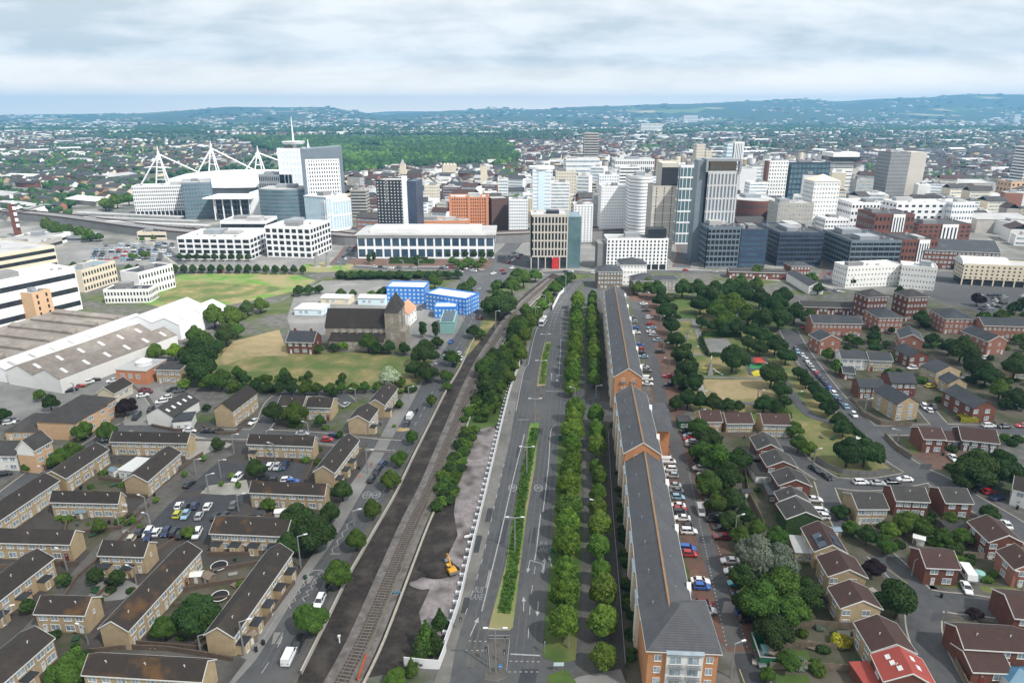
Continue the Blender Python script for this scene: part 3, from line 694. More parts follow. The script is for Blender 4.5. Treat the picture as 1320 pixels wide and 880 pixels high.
T('pair of tan brick houses half hidden by a big tree under the dry field', (394, 524), (426, 525), (435, 514))
T('small tan brick pair left of the big tree under the dry field', (358, 522), (390, 523), 8)
T('lower of two slanting tan houses stepping up beside the main road', (475, 543), (487, 527), (449, 541), porch=.5)
T('upper of two slanting tan houses in front of the white flowering tree', (495, 522), (512, 500), (475, 519), porch=.5)
house('apartment_block', 'three storey tan brick flats with a plain gable beside the junction', (299, 529), (331, 505), (275, 528), 6.5, 2.6, cat='flats', faces='f', vents=0, trim=False)
house('community_hall', 'low hall with dark roof, row of roof lights and white gable front', (222, 537), (256, 516), (200, 527), 4, 3, wall='white_render', roof='roof_grey', cat='hall', wins=False, vents=0, trim=False)
house('house', 'white gabled house with tall pink brick side at the left edge', (43, 580), (66, 567), (19, 579), 8, 3, wall='peach_brick', roof='roof_grey', storeys=3, gable='white_render', vents=0, faces='f')
house('terraced_houses', 'low white fronted houses with solar panels at the left edge', (-40, 586), (20, 587), 9, 5.2, 2.6, wall='white_render', roof='roof_grey', cat='terrace', vents=0)
house('care_home', 'long wing of the peach brick care home with lichen stained hipped roof', (97, 545), (149, 513), 14, 6.5, 4.2, wall='peach_brick', roof='roof_grey', ridge='hip', cat='care home', faces='fr', vents=0, doors=False, trim=False)
house('care_home', 'front wing of the peach brick care home with grey hipped roof', (49, 540), (94, 545), 15, 6.5, 4, wall='peach_brick', roof='roof_grey', ridge='hip', cat='care home', vents=0, doors=False, trim=False)
house('bungalow', 'low peach brick bungalow with grey hipped roof beside the care home', (6, 556), (48, 556), 14, 3.2, 3, wall='peach_brick', roof='roof_grey', ridge='hip', cat='bungalow', storeys=1, vents=0, trim=False)
house('bungalow', 'cream gabled bungalow with brown roof behind the care home', (146, 507), (170, 494), (130, 503), 4, 2.2, wall='cream_render', roof='roof_brown', cat='bungalow', storeys=1, vents=0, faces='f')
house('house', 'small brown brick house beside the orange flat roofed building', (200, 476), (232, 477), 8, 6, .4, wall='tan_brick', roof='roof_grey', vents=0)
# industrial sheds
house('warehouse', 'twin gabled warehouse with stained brown roof and pale blue side', (77, 489), (228, 432), (8, 477), 6, 3.2, wall='white_render', roof='roof_asbestos', cat='warehouse', spans=2, wins=False, vents=0, trim=False)
house('warehouse', 'long narrow warehouse with a bright white roof', (8, 477), (190, 411), 13, 5.5, 2.2, wall='white_panel', roof='roof_white', cat='warehouse', wins=False, vents=0, trim=False)
house('warehouse', 'white roofed double warehouse with rows of roof lights', (231, 419), (291, 394), (186, 404), 7.5, 3, wall='white_panel', roof='roof_white', cat='warehouse', spans=2, wins=False, vents=0, trim=False)
# right side: gable fronted houses beside the footpath
def Hs(lab, *a, **k):
    k.setdefault('wall', 'red_brick'); k.setdefault('roof', 'roof_brown'); return house('house', lab, *a, **k)
TAN = dict(wall='tan_brick', roof='roof_red_brown', ridge='y', faces='fl')
h1 = Hs('brown roofed house with solar panels on both slopes', (1051, 710), (1091, 712), (1056, 672, 7), **TAN)
Hs('gable fronted tan house next below the one with solar panels', (1069, 742), (1117, 744), (1080, 709, 7), **TAN)
Hs('gable fronted tan house left of the large round dark tree', (1085, 783), (1136, 784), (1097, 748, 7), **TAN)
Hs('brown roofed house directly behind the bright red roof', (1125, 839), (1180, 841), (1132, 793, 7), **TAN)
h5 = Hs('house with a bright red roof and three roof lights', (1141, 877), (1206, 884), (1161, 835, 7.2), wall='red_brick', roof='roof_bright_red', ridge='y', faces='fl', rh=2.4)
GR = dict(wall='red_brick', roof='roof_grey', ridge='y', faces='f', rh=1.9)
Hs('uppermost of the four red brick gables beside the curving street', (977, 579), (1008, 580), (985, 557, 6.9), **GR)
Hs('second of the four red brick gables beside the curving street', (990, 601), (1027, 602), (999, 579, 6.9), **GR)
Hs('third of the four red brick gables beside the curving street', (1005, 625), (1045, 626), (1016, 602, 6.9), **GR)
Hs('lowest of the four red brick gables beside the curving street', (1006, 645), (1043, 646), (1019, 627, 6.9), **GR)
mat('ivy', (.02, .05, .012), (.035, .075, .02), 1.2, .95, bump=1)
Hs('house whose gable is covered in green ivy', (1015, 668), (1059, 668), (1028, 641, 6.9), wall='ivy', roof='roof_grey', ridge='y', faces='')
Hs('orange brick house at the left of the row of three with red brown roofs', (905, 543), (931, 543), 8, wall='peach_brick', roof='roof_red_brown')
Hs('middle house of the row of three with red brown roofs and white ground floor', (937, 545), (971, 545), 8, wall='tan_brick_pale', roof='roof_red_brown')
Hs('right hand house of the row of three with red brown roofs', (984, 546), (1020, 547), 8, wall='tan_brick_pale', roof='roof_red_brown')
Hs('pale tan pair with two white doors below the bend of the street', (1106, 655), (1145, 655), 8, wall='tan_brick_pale', roof='roof_grey')
Hs('red brick pair with ivy on its left gable below the row of parked cars', (1155, 644), (1198, 646), (1204, 628), roof='roof_grey')
Hs('red brick pair with three white doors right of the ivy covered pair', (1219, 647), (1254, 648), (1260, 629), roof='roof_grey')
Hs('large red brick house with brown gabled roof at the right edge', (1276, 698), (1319, 699), (1272, 663, 7.2), roof='roof_red_brown', ridge='y', faces='fl')
Hs('pinkish house at the right edge behind the green water tank', (1309, 733), (1350, 735), (1299, 700, 7.2), wall='pink_brick', roof='roof_red_brown', ridge='y', faces='fl')
Hs('square red brick house with the white car parked on its drive', (1194, 730), (1237, 732), (1241, 708), roof='roof_red_brown')
Hs('wide red brick house in the bottom right corner with a blue roofed conservatory', (1243, 834), (1330, 839), (1325, 808), roof='roof_red_brown', doors=False)
Hs('low extension in front of the wide bottom right house', (1254, 864), (1304, 866), 7, 2.8, 1.4, roof='roof_red_brown', storeys=1, vents=0)
Hs('red brick house half cut off by the right edge near the small dark tree', (1308, 795), (1360, 800), 9, roof='roof_red_brown')
Hs('brown roofed house with a white left gable on the corner', (1191, 565), (1219, 566), 8.5, roof='roof_red_brown', faces='f')
Hs('low brown roofed link beside the corner house', (1219, 567), (1240, 568), 7, 2.8, 1.6, roof='roof_red_brown', storeys=1, vents=0)
Hs('brown roofed house at the right end of the corner group', (1240, 566), (1288, 571), 9, 4, 2.4, wall='dark_brick', roof='roof_red_brown', vents=0)
Hs('white sided house cut off by the right edge beside the large tree', (1306, 630), (1345, 640), 9, wall='white_render')
SL = dict(roof='roof_slate', vents=0)
Hs('three storey tan house with gable towards the street corner', (1157, 521), (1185, 519), (1152, 494, 9), 6.5, 2.6, wall='tan_brick', ridge='y', faces='fl', storeys=3, doors=False, trim=False, **SL)
Hs('long red brick house with gable beside the yellow hedge', (1255, 526), (1285, 525), (1244, 495, 8), 5.5, 2.6, ridge='y', faces='fl', doors=False, trim=False, **SL)
Hs('red brick house with slate roof behind the three storey tan house', (1149, 493), (1182, 494), 9, 5.5, 2.6, trim=False, **SL)
Hs('lower red brick pair left of the slate roofed group', (1108, 499), (1141, 500), 7, 4.6, 2, trim=False, **SL)
Hs('long white and black fronted house beside the street', (1085, 462), (1120, 463), 8, 5, 2.2, wall='white_render', **SL)
Hs('tan house adjoining the white and black fronted house', (1121, 464), (1151, 465), 8, 5, 2.2, wall='tan_brick', **SL)
Hs('tan gabled house with a white boarded left side', (1207, 480), (1239, 477), (1191, 471), 5.5, 2.5, wall='tan_brick', ridge='y', faces='fl', trim=False, **SL)
Hs('smaller tan gabled house between the white sided house and the long red house', (1223, 494), (1247, 494), (1215, 486), 4.6, 2.2, wall='tan_brick', ridge='y', faces='fl', trim=False, **SL)
Hs('red gabled house with a white left wing behind the yellow car', (1173, 460), (1198, 459), (1157, 449), 5, 2.3, ridge='y', faces='fl', trim=False, **SL)
Hs('slate roofed house behind trees at the right edge', (1305, 473), (1345, 476), 9, 5, 2.3, wall='tan_brick', **SL)
Hs('small red brick garage house beside the white and black fronted house', (1087, 480), (1102, 481), 6, 3, 1.5, storeys=1, **SL)
FB = dict(wall='pink_brick', roof='roof_slate', cat='flats', vents=0, unit=4.2, ww=1.1, wh=1.2)
def Fl(lab, *a, **k):
    for q, v in FB.items(): k.setdefault(q, v)
    return house('apartment_block', lab, *a, **k)
fl1 = Fl('pink brick flats with a white arched entrance bay at the left of the group', (1048, 416), (1112, 417), 9, 7, 2.6)
Fl('pink brick gabled block in front of the flats with the arched entrance', (1057, 439), (1084, 438), (1052, 424, 9), 6.5, 2.4, ridge='y', faces='fl')
Fl('three storey hip roofed pink flats with white corner bays', (1133, 409), (1165, 409), (1116, 399), 8, 3, ridge='hip', storeys=3, faces='fl')
Fl('pink brick flats with a gable and a white timber entrance bay', (1161, 436), (1190, 439), (1140, 417, 9), 6.5, 2.4, ridge='y', faces='fl')
Fl('hip roofed pink flats right of the tree with white windows', (1219, 410), (1257, 411), (1205, 399), 8, 3, ridge='hip', storeys=3, faces='fl')
Fl('pink brick flats with white entrance bay at the right edge', (1268, 419), (1330, 421), 10, 7, 2.6)
Fl('pink brick flats with plain right gable near the right edge', (1274, 440), (1298, 439), (1255, 419, 9), 6.5, 2.4, ridge='y', faces='fl')
Fl('left one of two square red brick towers with pyramid roofs', (1119, 383), (1145, 382), (1105, 376), 13, 3, ridge='hip', storeys=4, faces='fl', roof='roof_grey', wall='red_brick')
Fl('right one of two square red brick towers with pyramid roofs', (1171, 383), (1197, 382), (1155, 376), 13, 3, ridge='hip', storeys=4, faces='fl', roof='roof_grey', wall='red_brick')
Fl('low red brick range behind the dark park trees', (1033, 395), (1111, 397), 9, 4, 2, storeys=1, roof='roof_grey', wall='red_brick')
Fl('small square red brick tower block with white corners behind the park', (1020, 343), (1045, 343), 12, 9, 2, ridge='hip', storeys=3, wall='red_brick')
Fl('low slate roofed wing slanting behind the park trees', (1043, 369), (1062, 369), (1027, 352), 5, 2, ridge='y', faces='f', wall='white_render')
Fl('low brick range with grey roof right of the dark office block', (940, 350), (1018, 352), 9, 4.5, 1.5, wall='red_brick', roof='roof_grey', storeys=1)
for q in (('grey stone flats with a hipped slate roof', (771, 350), (803, 350), 14, 11, 3, 'brown_stone'), ('white rendered warehouse flats between the grey stone flats', (800, 341), (834, 341), 16, 13, 3, 'white_render'), ('grey stone warehouse flats with a wide hipped roof', (816, 362), (848, 362), 13, 8, 3.5, 'brown_stone'), ('low grey stone flats right of the wide hipped roof', (848, 361), (876, 361), 13, 8, .8, 'grey_stone')):
    Fl(q[0], q[1], q[2], q[3], q[4], q[5], wall=q[6], ridge='hip', storeys=4, faces='fr', doors=False)
for q in (('blue fronted school building with pale hipped roof', (379, 398), (415, 399), 12, 3.5, 2, 'pale_blue_panel', 'roof_white', 'hip'), ('cream portable classroom with a flat pale roof', (413, 384), (450, 385), 9, 3.5, .5, 'cream_render', 'roof_white', 'x'), ('long pale blue school building behind the church', (461, 384), (496, 385), 9, 4, 1, 'pale_blue_panel', 'roof_flat', 'x')):
    house('school_building', q[0], q[1], q[2], q[3], q[4], q[5], wall=q[6], roof=q[7], ridge=q[8], cat='school building', storeys=1, vents=0, doors=False, trim=False)
house('house', 'white rendered gabled house with pink roof behind the church towers', (505, 404), (526, 405), 14, 7, 4, wall='white_render', roof='roof_orange', ridge='y', vents=0, trim=False)
house('presbytery', 'red brick presbytery with slate roof at the left end of the church', (369, 440), (404, 441), (412, 432), 5.8, 3.5, wall='red_brick', roof='roof_slate', cat='house', chim=2, vents=0)
for o_ in list(COL.objects):
    if o_.get('category') in ('warehouse', 'hall'):
        rf_ = next((c for c in o_.children if c.name.startswith('roof')), None)
        if not rf_: continue
        vv = np.array([v.co[:] for v in rf_.data.vertices]); X0, X1, Y0, Y1, Z0, Z1 = *(vv[:, 0].min(), vv[:, 0].max()), *(vv[:, 1].min(), vv[:, 1].max()), *(vv[:, 2].min(), vv[:, 2].max())
        spn = 2 if 'twin' in o_['label'] or 'double' in o_['label'] else 1; wd_ = (Y1 - Y0) / spn; hall_ = o_['category'] == 'hall'; n_ = 5 if hall_ else int((X1 - X0) / 9)
        for s_ in range(spn):
            for k_ in range(n_):
                for f_ in ((.25,) if hall_ else (.22, .78)):
                    sl_ = math.atan((Z1 - Z0 - .3) / (wd_ / 2)) * (1 if f_ < .5 else -1); q_ = MB().box(-.5 if hall_ else -.7, -(.8 if hall_ else 1.8), 0, .5 if hall_ else .7, .8 if hall_ else 1.8, .07).obj('roof_light', 'roof_white' if hall_ or 'brown' in o_['label'] else 'roof_flat', o_, (X0 + (X1 - X0) * (k_ + .5) / n_, Y0 + wd_ * (s_ + f_), Z0 + .16 + (Z1 - Z0 - .2) * (1 - abs(f_ - .5) * 2) + .12)); q_.rotation_euler.x = sl_
# solar panels and roof lights
def on_roof(root, name, m, x, y, z, w, d, slope_x=0, slope_y=0):
    o = MB().box(-w / 2, -d / 2, 0, w / 2, d / 2, .09).obj(name, m, root, (x, y, z)); o.rotation_euler = (slope_y, slope_x, 0); return o
def rinfo(r): return next((a[1], a[2]) for a in HOUSES if a[0] is r)
L1, D1 = rinfo(h1); s1 = math.atan(4 / L1)
for fx, sg in ((.24, -1), (.76, 1)):
    for fy in (.2, .38): on_roof(h1, 'solar_panel', 'solar', L1 * fx, D1 * fy, 5 + 2 * .48 + .28, L1 * .28, 3 - .6 * sg, sg * s1)
L5, D5 = rinfo(h5)
for fx, fy, sg in ((.22, .75, -1), (.25, .5, -1), (.33, .25, -1), (.7, .7, 1), (.75, .4, 1)): on_roof(h5, 'roof_window', 'white_trim', L5 * fx, D5 * fy, 5 + 2.4 * (1 - abs(fx - .5) * 2) + .22, .9, 1.1, sg * math.atan(4.8 / L5))
# conservatory and sheds
cv = thing('conservatory', 'white framed conservatory with a blue glass roof', 'conservatory', V2(G(1312, 868, 2.4)))
MB().box(-3, -2, 0, 3, 2, 2.3).obj('frame', 'white_trim', cv); rf = MB(); c = [(-3.1, -2.1, 2.31), (3.1, -2.1, 2.31), (3.1, 2.1, 2.31), (-3.1, 2.1, 2.31)]
for i in range(4): rf.poly([c[i], c[(i + 1) % 4], (0, 0, 3.9)])
rf.obj('roof', 'tarp_blue', cv)
for i in range(4): link('window', win_mesh(1.2, 1.5)[0], cv, (-2.2 + 1.5 * i, -2, .6))
def flatbox(name, label, cat, e1, e2, dep, h, wall, roof, parapet=.0, group=None, wins=()):
    A, rz, L_, D = frame_of(e1, e2, dep, h); root = thing(name, label, cat, A, rz, group)
    MB().box(0, 0, 0, L_, D, h - .2).obj('wall', wall, root); MB().box(-.25, -.25, h - .198, L_ + .25, D + .25, h + .05).obj('roof', roof, root)
    return root, L_, D
for lab, e1, e2, d, h, w, r in (('white flat roofed garage among the back gardens', (152, 605), (170, 607), 8, 3, 'white_render', 'roof_white'), ('grey flat extension with pale skylights beside the second red gable', (966, 594), (986, 596), 8, 2.8, 'red_brick', 'roof_grey'), ('flat grey extension with a white veranda edge', (975, 612), (997, 612), 9, 2.8, 'white_render', 'roof_grey'), ('slate coloured flat extension beside the third red gable', (991, 637), (1008, 638), 7, 2.8, 'brown_stone', 'roof_slate'), ('pale flat roofed extension beside the solar panel house', (1026, 711), (1050, 713), 7, 2.8, 'tan_brick', 'roof_flat'), ('red flat lean to beside the bright red roof', (1118, 885), (1140, 884), 6, 2.8, 'red_brick', 'roof_bright_red'), ('small green and tan hut beside the car park lane', (876, 543), (891, 543), 5, 3, 'green_paint', 'roof_grey'), ('flat grey roofed extension beside the large right edge house', (1232, 690), (1262, 690), 7, 2.8, 'dark_brick', 'roof_grey'), ('white annexe with two dark windows beside the hall', (222, 543), (246, 541), 7, 3.6, 'white_render', 'roof_slate')):
    r_, L_, D_ = flatbox('extension', lab, 'extension', e1, e2, d, h, w, r); put_win(r_, 'f', L_ * .3, .8, 1.2, 1.3, L_, D_); put_win(r_, 'f', L_ * .7, .8, 1.2, 1.3, L_, D_)
# orange flat roofed building with skylight drum
r_, L_, D_ = flatbox('surgery', 'orange brick flat roofed building with a white round roof lantern', 'building', (149, 476), (188, 478), (212, 463), 6, 'orange_render', 'roof_flat')
lt = MB(); lt.tube((L_ * .6, D_ * .5, 6.05), (L_ * .6, D_ * .5, 7.6), 3, n=16); lt.tube((L_ * .6, D_ * .5, 7.6), (L_ * .6, D_ * .5, 9), 3.2, .3, n=16); lt.obj('lantern', 'white_panel', r_)
for u in (.2, .45, .7): put_win(r_, 'f', L_ * u, 2.5, 1.6, 1.8, L_, D_)
# ------------------------------------------------------------ the long apartment terrace
def seg(label, n, f, width, eh, rh, hipfront=False, gables=True, right_wins=0):
    P0, P1 = V2(G(n[0], n[1], eh)), V2(G(f[0], f[1], eh)); uy = (P1 - P0).normalized(); D = (P1 - P0).length
    rz = math.atan2(uy.y, uy.x) - math.pi / 2; root = thing('apartment_terrace', label, 'apartment building', P0, rz, 'long slate roofed terrace beside the tree lined promenade')
    L_ = width
    MB().sweep([(0, 0), (L_, 0), (L_, eh), (L_ / 2, eh + rh), (0, eh)], 'y', 0, D).obj('wall', 'orange_brick', root)
    rf = roof_parts(root, L_, D, eh, rh, 'y', 'roof_long', gable_trim=gables, o=.5)
    MB().box(L_ / 2 - .22, 0, eh + rh + .1, L_ / 2 + .22, D, eh + rh + .3).obj('ridge_tiles', 'ridge_tile', rf)
    k, y, nb = 0, 4.0, 0
    while y < D - 5:
        # white bays with lead roofs along the promenade side, white gables on the car park side
        b = MB().box(-.9, y, 0, -.01, y + 4.6, eh - .7).obj('bay', 'cream_render', root)
        MB().sweep([(-1.1, eh - .7), (1.9, eh + .75), (1.9, eh + .95), (-1.1, eh - .45)], 'y', y - .2, y + 4.8).obj('bay_roof', 'lead', b)
        for s in range(4): link('window', win_mesh(1.3, 1.5)[0], root, (-.9, y + 2.3, .8 + s * 2.7), -math.pi / 2)
        if nb % 2 == 0:
            g2 = MB().sweep([(y + 5.2, 0), (y + 7.8, 0), (y + 7.8, eh - .2), (y + 6.5, eh + 1.1), (y + 5.2, eh - .2)], 'x', L_ + .01, L_ + .9).obj('bay', 'white_render', root)
        for s in range(4): link('window', win_mesh(1.2, 1.4)[0], root, (L_, y + 2, .8 + s * 2.7), math.pi / 2)
        y += 10.5; nb += 1
    for q in range(int(D / 5)):
        x = L_ * (.5 + (.22 if q % 2 else -.3)); v = MB().box(x - .12, q * 5 + 2, eh + rh * .35, x + .12, q * 5 + 2.3, eh + rh * .62 + .3).obj('roof_vent', 'lead', root)
    return root, L_, D, eh
W0 = 9.6
s1, L_, D_, _ = seg('near part of the long slate roofed terrace, ending in the hipped front block', (829, 796), (806.5, 583), W0, 11.5, 3.3)
s2, L2_, D2_, e2_ = seg('middle part of the long slate terrace with an orange gable facing the camera', (806, 583), (795, 507), 9.7, 14.2, 3.3)
s3, L3_, D3_, e3_ = seg('far part of the long slate terrace with an orange gable and small balconies', (792.5, 485), (780, 375), 9.7, 14.2, 3.3)
for s_, hh in ((s2, 14.2), (s3, 14.2)):
    for x in (3.1, 6.6):
        for z in (hh - 2.2, hh - 5): link('window', win_mesh(1.2, 1.7)[0], s_, (x, 0, z)); MB().box(x - .9, -.7, z - .15, x + .9, -.02, z + .6).obj('balcony', 'steel', s_)
w_ = MB().box(L2_ + .02, D2_ * .55, 0, L2_ + 6, D2_ * .98, 11).obj('wing', 'orange_brick', s2)
rw_ = MB(); rw_.sweep([(D2_ * .5, 10.9), (D2_ * .765, 13.2), (D2_ * 1.03, 10.9)], 'x', L2_ - 3, L2_ + 6.6); rw_.obj('wing_roof', 'roof_long', w_)
P0, P1 = V2(G(836, 836, 11.5)), V2(G(927, 840, 11.5))
fb = thing('apartment_block', 'hipped roof front block with white balcony bays in orange brick walls', 'apartment building', P0, math.atan2((P1 - P0).y, (P1 - P0).x)); FL_ = (P1 - P0).length; FD = 13.5
MB().box(0, 0, 0, FL_, FD, 11.5).obj('wall', 'orange_brick', fb); roof_parts(fb, FL_, FD, 11.5, 4.6, 'hip', 'roof_long', o=.5)
c_ = MB().box(FL_ * .26, -.5, 0, FL_ * .78, -.01, 10.9).obj('bay', 'white_render', fb)
MB().sweep([(-.9, 11.0), (1.3, 12.3), (1.3, 12.5), (-.9, 11.25)], 'x', FL_ * .25, FL_ * .79).obj('bay_roof', 'lead', fb)
for s in range(4):
    z = .8 + s * 2.7
    for u in (.14, .88): put_win(fb, 'f', FL_ * u, z, 1.3, 1.5, FL_, FD)
    for u in (.39, .64):
        a_, b_ = win_mesh(2.1, 1.8); link('pane', b_, link('window', a_, fb, (FL_ * u, -.5, z - .1)))
        bl = MB(); 
        for zz in (.1, .8): bl.box(FL_ * (u - .1), -1.55, z - .3 + zz, FL_ * (u + .1), -1.45, z - .24 + zz)
        for q in range(9): bl.box(FL_ * (u - .1 + .025 * q) - .02, -1.53, z - .3, FL_ * (u - .1 + .025 * q) + .02, -1.47, z + .7)
        bl.box(FL_ * (u - .1), -1.5, z - .42, FL_ * (u + .1), -.5, z - .3); bl.obj('balcony', 'steel', fb)
# ------------------------------------------------------------ church
A, rz, CL, CD = frame_of((419, 421), (497, 422), 13, 10)
ch = thing('church', 'grey stone church with steep dark roof and two pyramid capped towers', 'church', A, rz)
MB().sweep([(0, 0), (CD, 0), (CD, 10), (CD / 2, 17), (0, 10)], 'x', 0, CL).obj('nave', 'grey_stone', ch)
roof_parts(ch, CL, CD, 10, 7, 'x', 'roof_brown', trim=False)
ai = MB().box(3, -5, 0, CL, -.01, 5).obj('aisle', 'grey_stone', ch)
MB().sweep([(-5.3, 4.9), (0, 7.2), (0, 7.4), (-5.3, 5.1)], 'x', 2.8, CL + .1).obj('aisle_roof', 'roof_brown', ai)
for k in range(6):
    x = 5 + k * (CL - 8) / 5.5
    link('window', win_mesh(1.1, 2.0)[0], ch, (x, 0, 7.6)); link('window', win_mesh(1.4, 2.6)[0], ch, (x, -5, 1.5))
    MB().sweep([(-.7, 0), (0, 0), (0, 9.6), (-.7, 8.2)], 'x', x + 2.4, x + 3).obj('buttress', 'grey_stone', ch)
for y in (-1, CD - 5.5):
    t = MB().box(CL + .02, y, 0, CL + 6.5, y + 6.5, 17.5).obj('tower', 'grey_stone', ch)
    sp_ = MB(); c = [(CL - .3, y - .3, 17.5), (CL + 6.8, y - .3, 17.5), (CL + 6.8, y + 6.8, 17.5), (CL - .3, y + 6.8, 17.5)]
    for i in range(4): sp_.poly([c[i], c[(i + 1) % 4], (CL + 3.25, y + 3.25, 24.5)])
    sp_.poly(c[::-1]); sp_.obj('spire', 'roof_grey', t)
    for z in (5, 12.5): link('window', win_mesh(.8, 2.6)[0], ch, (CL + 3.25, y, z)); link('window', win_mesh(.8, 2.6)[0], ch, (CL + 6.5, y + 3.25, z), math.pi / 2)
MB().box(CL + 6.52, .5, 0, CL + 9, CD - 2, 8).obj('west_porch', 'grey_stone', ch)
# ------------------------------------------------------------ city blocks
FOOT = []
def block(name, label, bl, br, top, D, style='punch', wall='white_render', nx=10, nz=6, fw=.5, fh=.5, glass='glass_dark', roof='roof_flat', cat='office building', plant=1, side=None, sx=None, base=0, group=None, base_m='glass_dark', parapet=.8, z0=0, fin=.35, pm=None):
    A, B = V2(G(*bl)), V2(G(*br)); ux = (B - A).normalized(); L_ = (B - A).length; rz = math.atan2(ux.y, ux.x)
    H = ZT(A, top); root = thing(name, label, cat, A, rz, group)
    mid = A + ux * L_ / 2 + Vector((-ux.y, ux.x, 0)) * D / 2; FOOT.append((mid.x, mid.y, L_ / 2, D / 2, rz))
    side = side or ('r' if mid.x < 0 else 'l'); sx = sx or max(1, round(nx * D / L_)); b0 = base
    if base: MB().box(.6, .6, 0, L_ - .6, D - .6, b0).obj('ground_floor', base_m, root)
    zb = b0 if base else z0
    if base:
        pl = MB()
        for k in range(0, max(2, nx // 2) + 1):
            x = .35 + (L_ - .7) * k / max(2, nx // 2); pl.box(x - .35, 0, 0, x + .35, .6, b0)
        pl.obj('colonnade', wall, root)
    FH = (H - zb) / nz
    if style == 'grid':
        MB().box(.3, .3, zb, L_ - .3, D - .3, H - .3).obj('glazing', glass, root)
        fr = MB(); hw, hh = L_ / nx * (1 - fw) / 2, FH * (1 - fh) / 2
        for k in range(nx + 1):
            x = max(hw, min(L_ - hw, L_ * k / nx)); fr.box(x - hw, 0, zb, x + hw, fin + .3, H)
        for k in range(nz + 1):
            z = max(zb + hh, min(H - hh, zb + FH * k)); fr.box(0, .05, z - hh, L_, fin + .25, z + hh)
        xs = (0, fin + .3) if side == 'l' else (L_ - fin - .3, L_)
        for k in range(sx + 1):
            y = max(hw, min(D - hw, D * k / sx)); fr.box(xs[0], y - hw, zb, xs[1], y + hw, H - .001)
        for k in range(nz + 1):
            z = max(zb + hh, min(H - hh, zb + FH * k)); fr.box(xs[0] + .05, fin + .3, z - hh + .003, xs[1] - .05, D, z + hh - .003)
        fr.obj('facade_frame', wall, root)
    else:
        MB().box(0, 0, zb, L_, D, H).obj('wall', wall, root)
        if style == 'band':
            for k in range(nz):
                z = zb + FH * k + FH * (1 - fh) / 2
                MB().box(.5, -.06, z, L_ - .5, .1, z + FH * fh).obj('window_band', glass, root)
                xx = (-.06, .1) if side == 'l' else (L_ - .1, L_ + .06)
                MB().box(xx[0], .5, z, xx[1], D - .5, z + FH * fh).obj('window_band', glass, root)
        elif style == 'punch':
            w, h = L_ / nx * fw, FH * fh; ws = D / sx * fw; cnt = 0; rest = MB()
            sp = [(('f'), L_ * (k + .5) / nx, zb + FH * (j + .5) - h / 2, w) for j in range(nz - 1, -1, -1) for k in range(nx)]
            ss = [(side, D * (k + .5) / sx, zb + FH * (j + .5) - h / 2, ws) for j in range(nz - 1, -1, -1) for k in range(sx)]
            for fc, u, z, w_ in sp + ss:
                if cnt < 98:
                    o = link('window', BOXM(w_, h, glass), root, {'f': (u, 0, z), 'r': (L_, u, z), 'l': (0, D - u, z)}[fc], FR[fc])
                elif fc == 'f': rest.box(u - w_ / 2, -.08, z, u + w_ / 2, .05, z + h)
                elif fc == 'r': rest.box(L_ - .05, u - w_ / 2, z, L_ + .08, u + w_ / 2, z + h)
                else: rest.box(-.08, D - u - w_ / 2, z, .05, D - u + w_ / 2, z + h)
                cnt += 1
            if rest.v: tag(rest.obj('window', glass, root), kind='stuff')
    rf = MB().box(.4, .4, H + .003, L_ - .4, D - .4, H + .15).obj('roof', roof, root)
    if parapet:
        p = MB(); t = .4
        for q in ((0, 0, L_, t), (0, D - t, L_, D), (0, t, t, D - t), (L_ - t, t, L_, D - t)): p.box(q[0], q[1], H + .002, q[2], q[3], H + parapet)
        p.obj('parapet', wall, root)
    rr = random.Random(int(A.x + A.y * 3))
    for k in range(plant):
        w, d = L_ * rr.uniform(.18, .4), D * rr.uniform(.25, .5); x, y = rr.uniform(1.5, max(1.6, L_ - w - 1.5)), rr.uniform(1.5, max(1.6, D - d - 1.5))
        MB().box(x, y, H + .16 + k * .01, x + w, y + d, H + rr.uniform(2, 3.8)).obj('plant_room', pm or rr.choice(['grey_panel', 'roof_flat', 'concrete_dark']), rf)
    for k in range(plant * 3):
        x, y = rr.uniform(1.5, L_ - 3), rr.uniform(1.5, max(1.6, D - 3)); MB().box(x, y, H + .16, x + rr.uniform(.8, 2.5), y + rr.uniform(.8, 2), H + rr.uniform(.9, 1.8)).obj('roof_unit', 'steel', rf)
    return root, L_, D, H
BXM = {}
def BOXM(w, h, g_):
    k = (round(w, 1), round(h, 1), g_)
    if k not in BXM: BXM[k] = MB().box(-w / 2, -.08, 0, w / 2, .05, h).mesh('window', g_)
    return BXM[k]
Bk = block
# left group
Bk('hotel', 'white hotel with staggered dark windows left of the glass offices', (176, 279), (240, 277), 241, 22, 'punch', 'white_panel', 24, 7, .5, .62, base=5, cat='hotel')
Bk('office_block', 'dark glass office block between the white hotel and the canopy building', (240, 283), (278, 281), 237, 40, 'grid', 'slate_panel', 10, 9, .8, .7, glass='glass_teal')
r, L_, D, H = Bk('office_block', 'glass fronted building with a thin white canopy on tall columns', (281, 283), (326, 283), 257, 30, 'grid', 'slate_panel', 10, 4, .9, .85, glass='glass_dark', plant=0)
MB().box(-9, -9, H + 1.2, L_ + 4, D, H + 2.4).obj('canopy', 'white_panel', r); c = MB()
for k in range(5): c.box(L_ * k / 4 - .5, -5, 0, L_ * k / 4 + .5, -4, H + 1.2)
c.obj('column', 'white_panel', r)
MB().box(L_ + .05, -2, 0, L_ + 12, D, H + 7).obj('white_wing', 'white_panel', r)
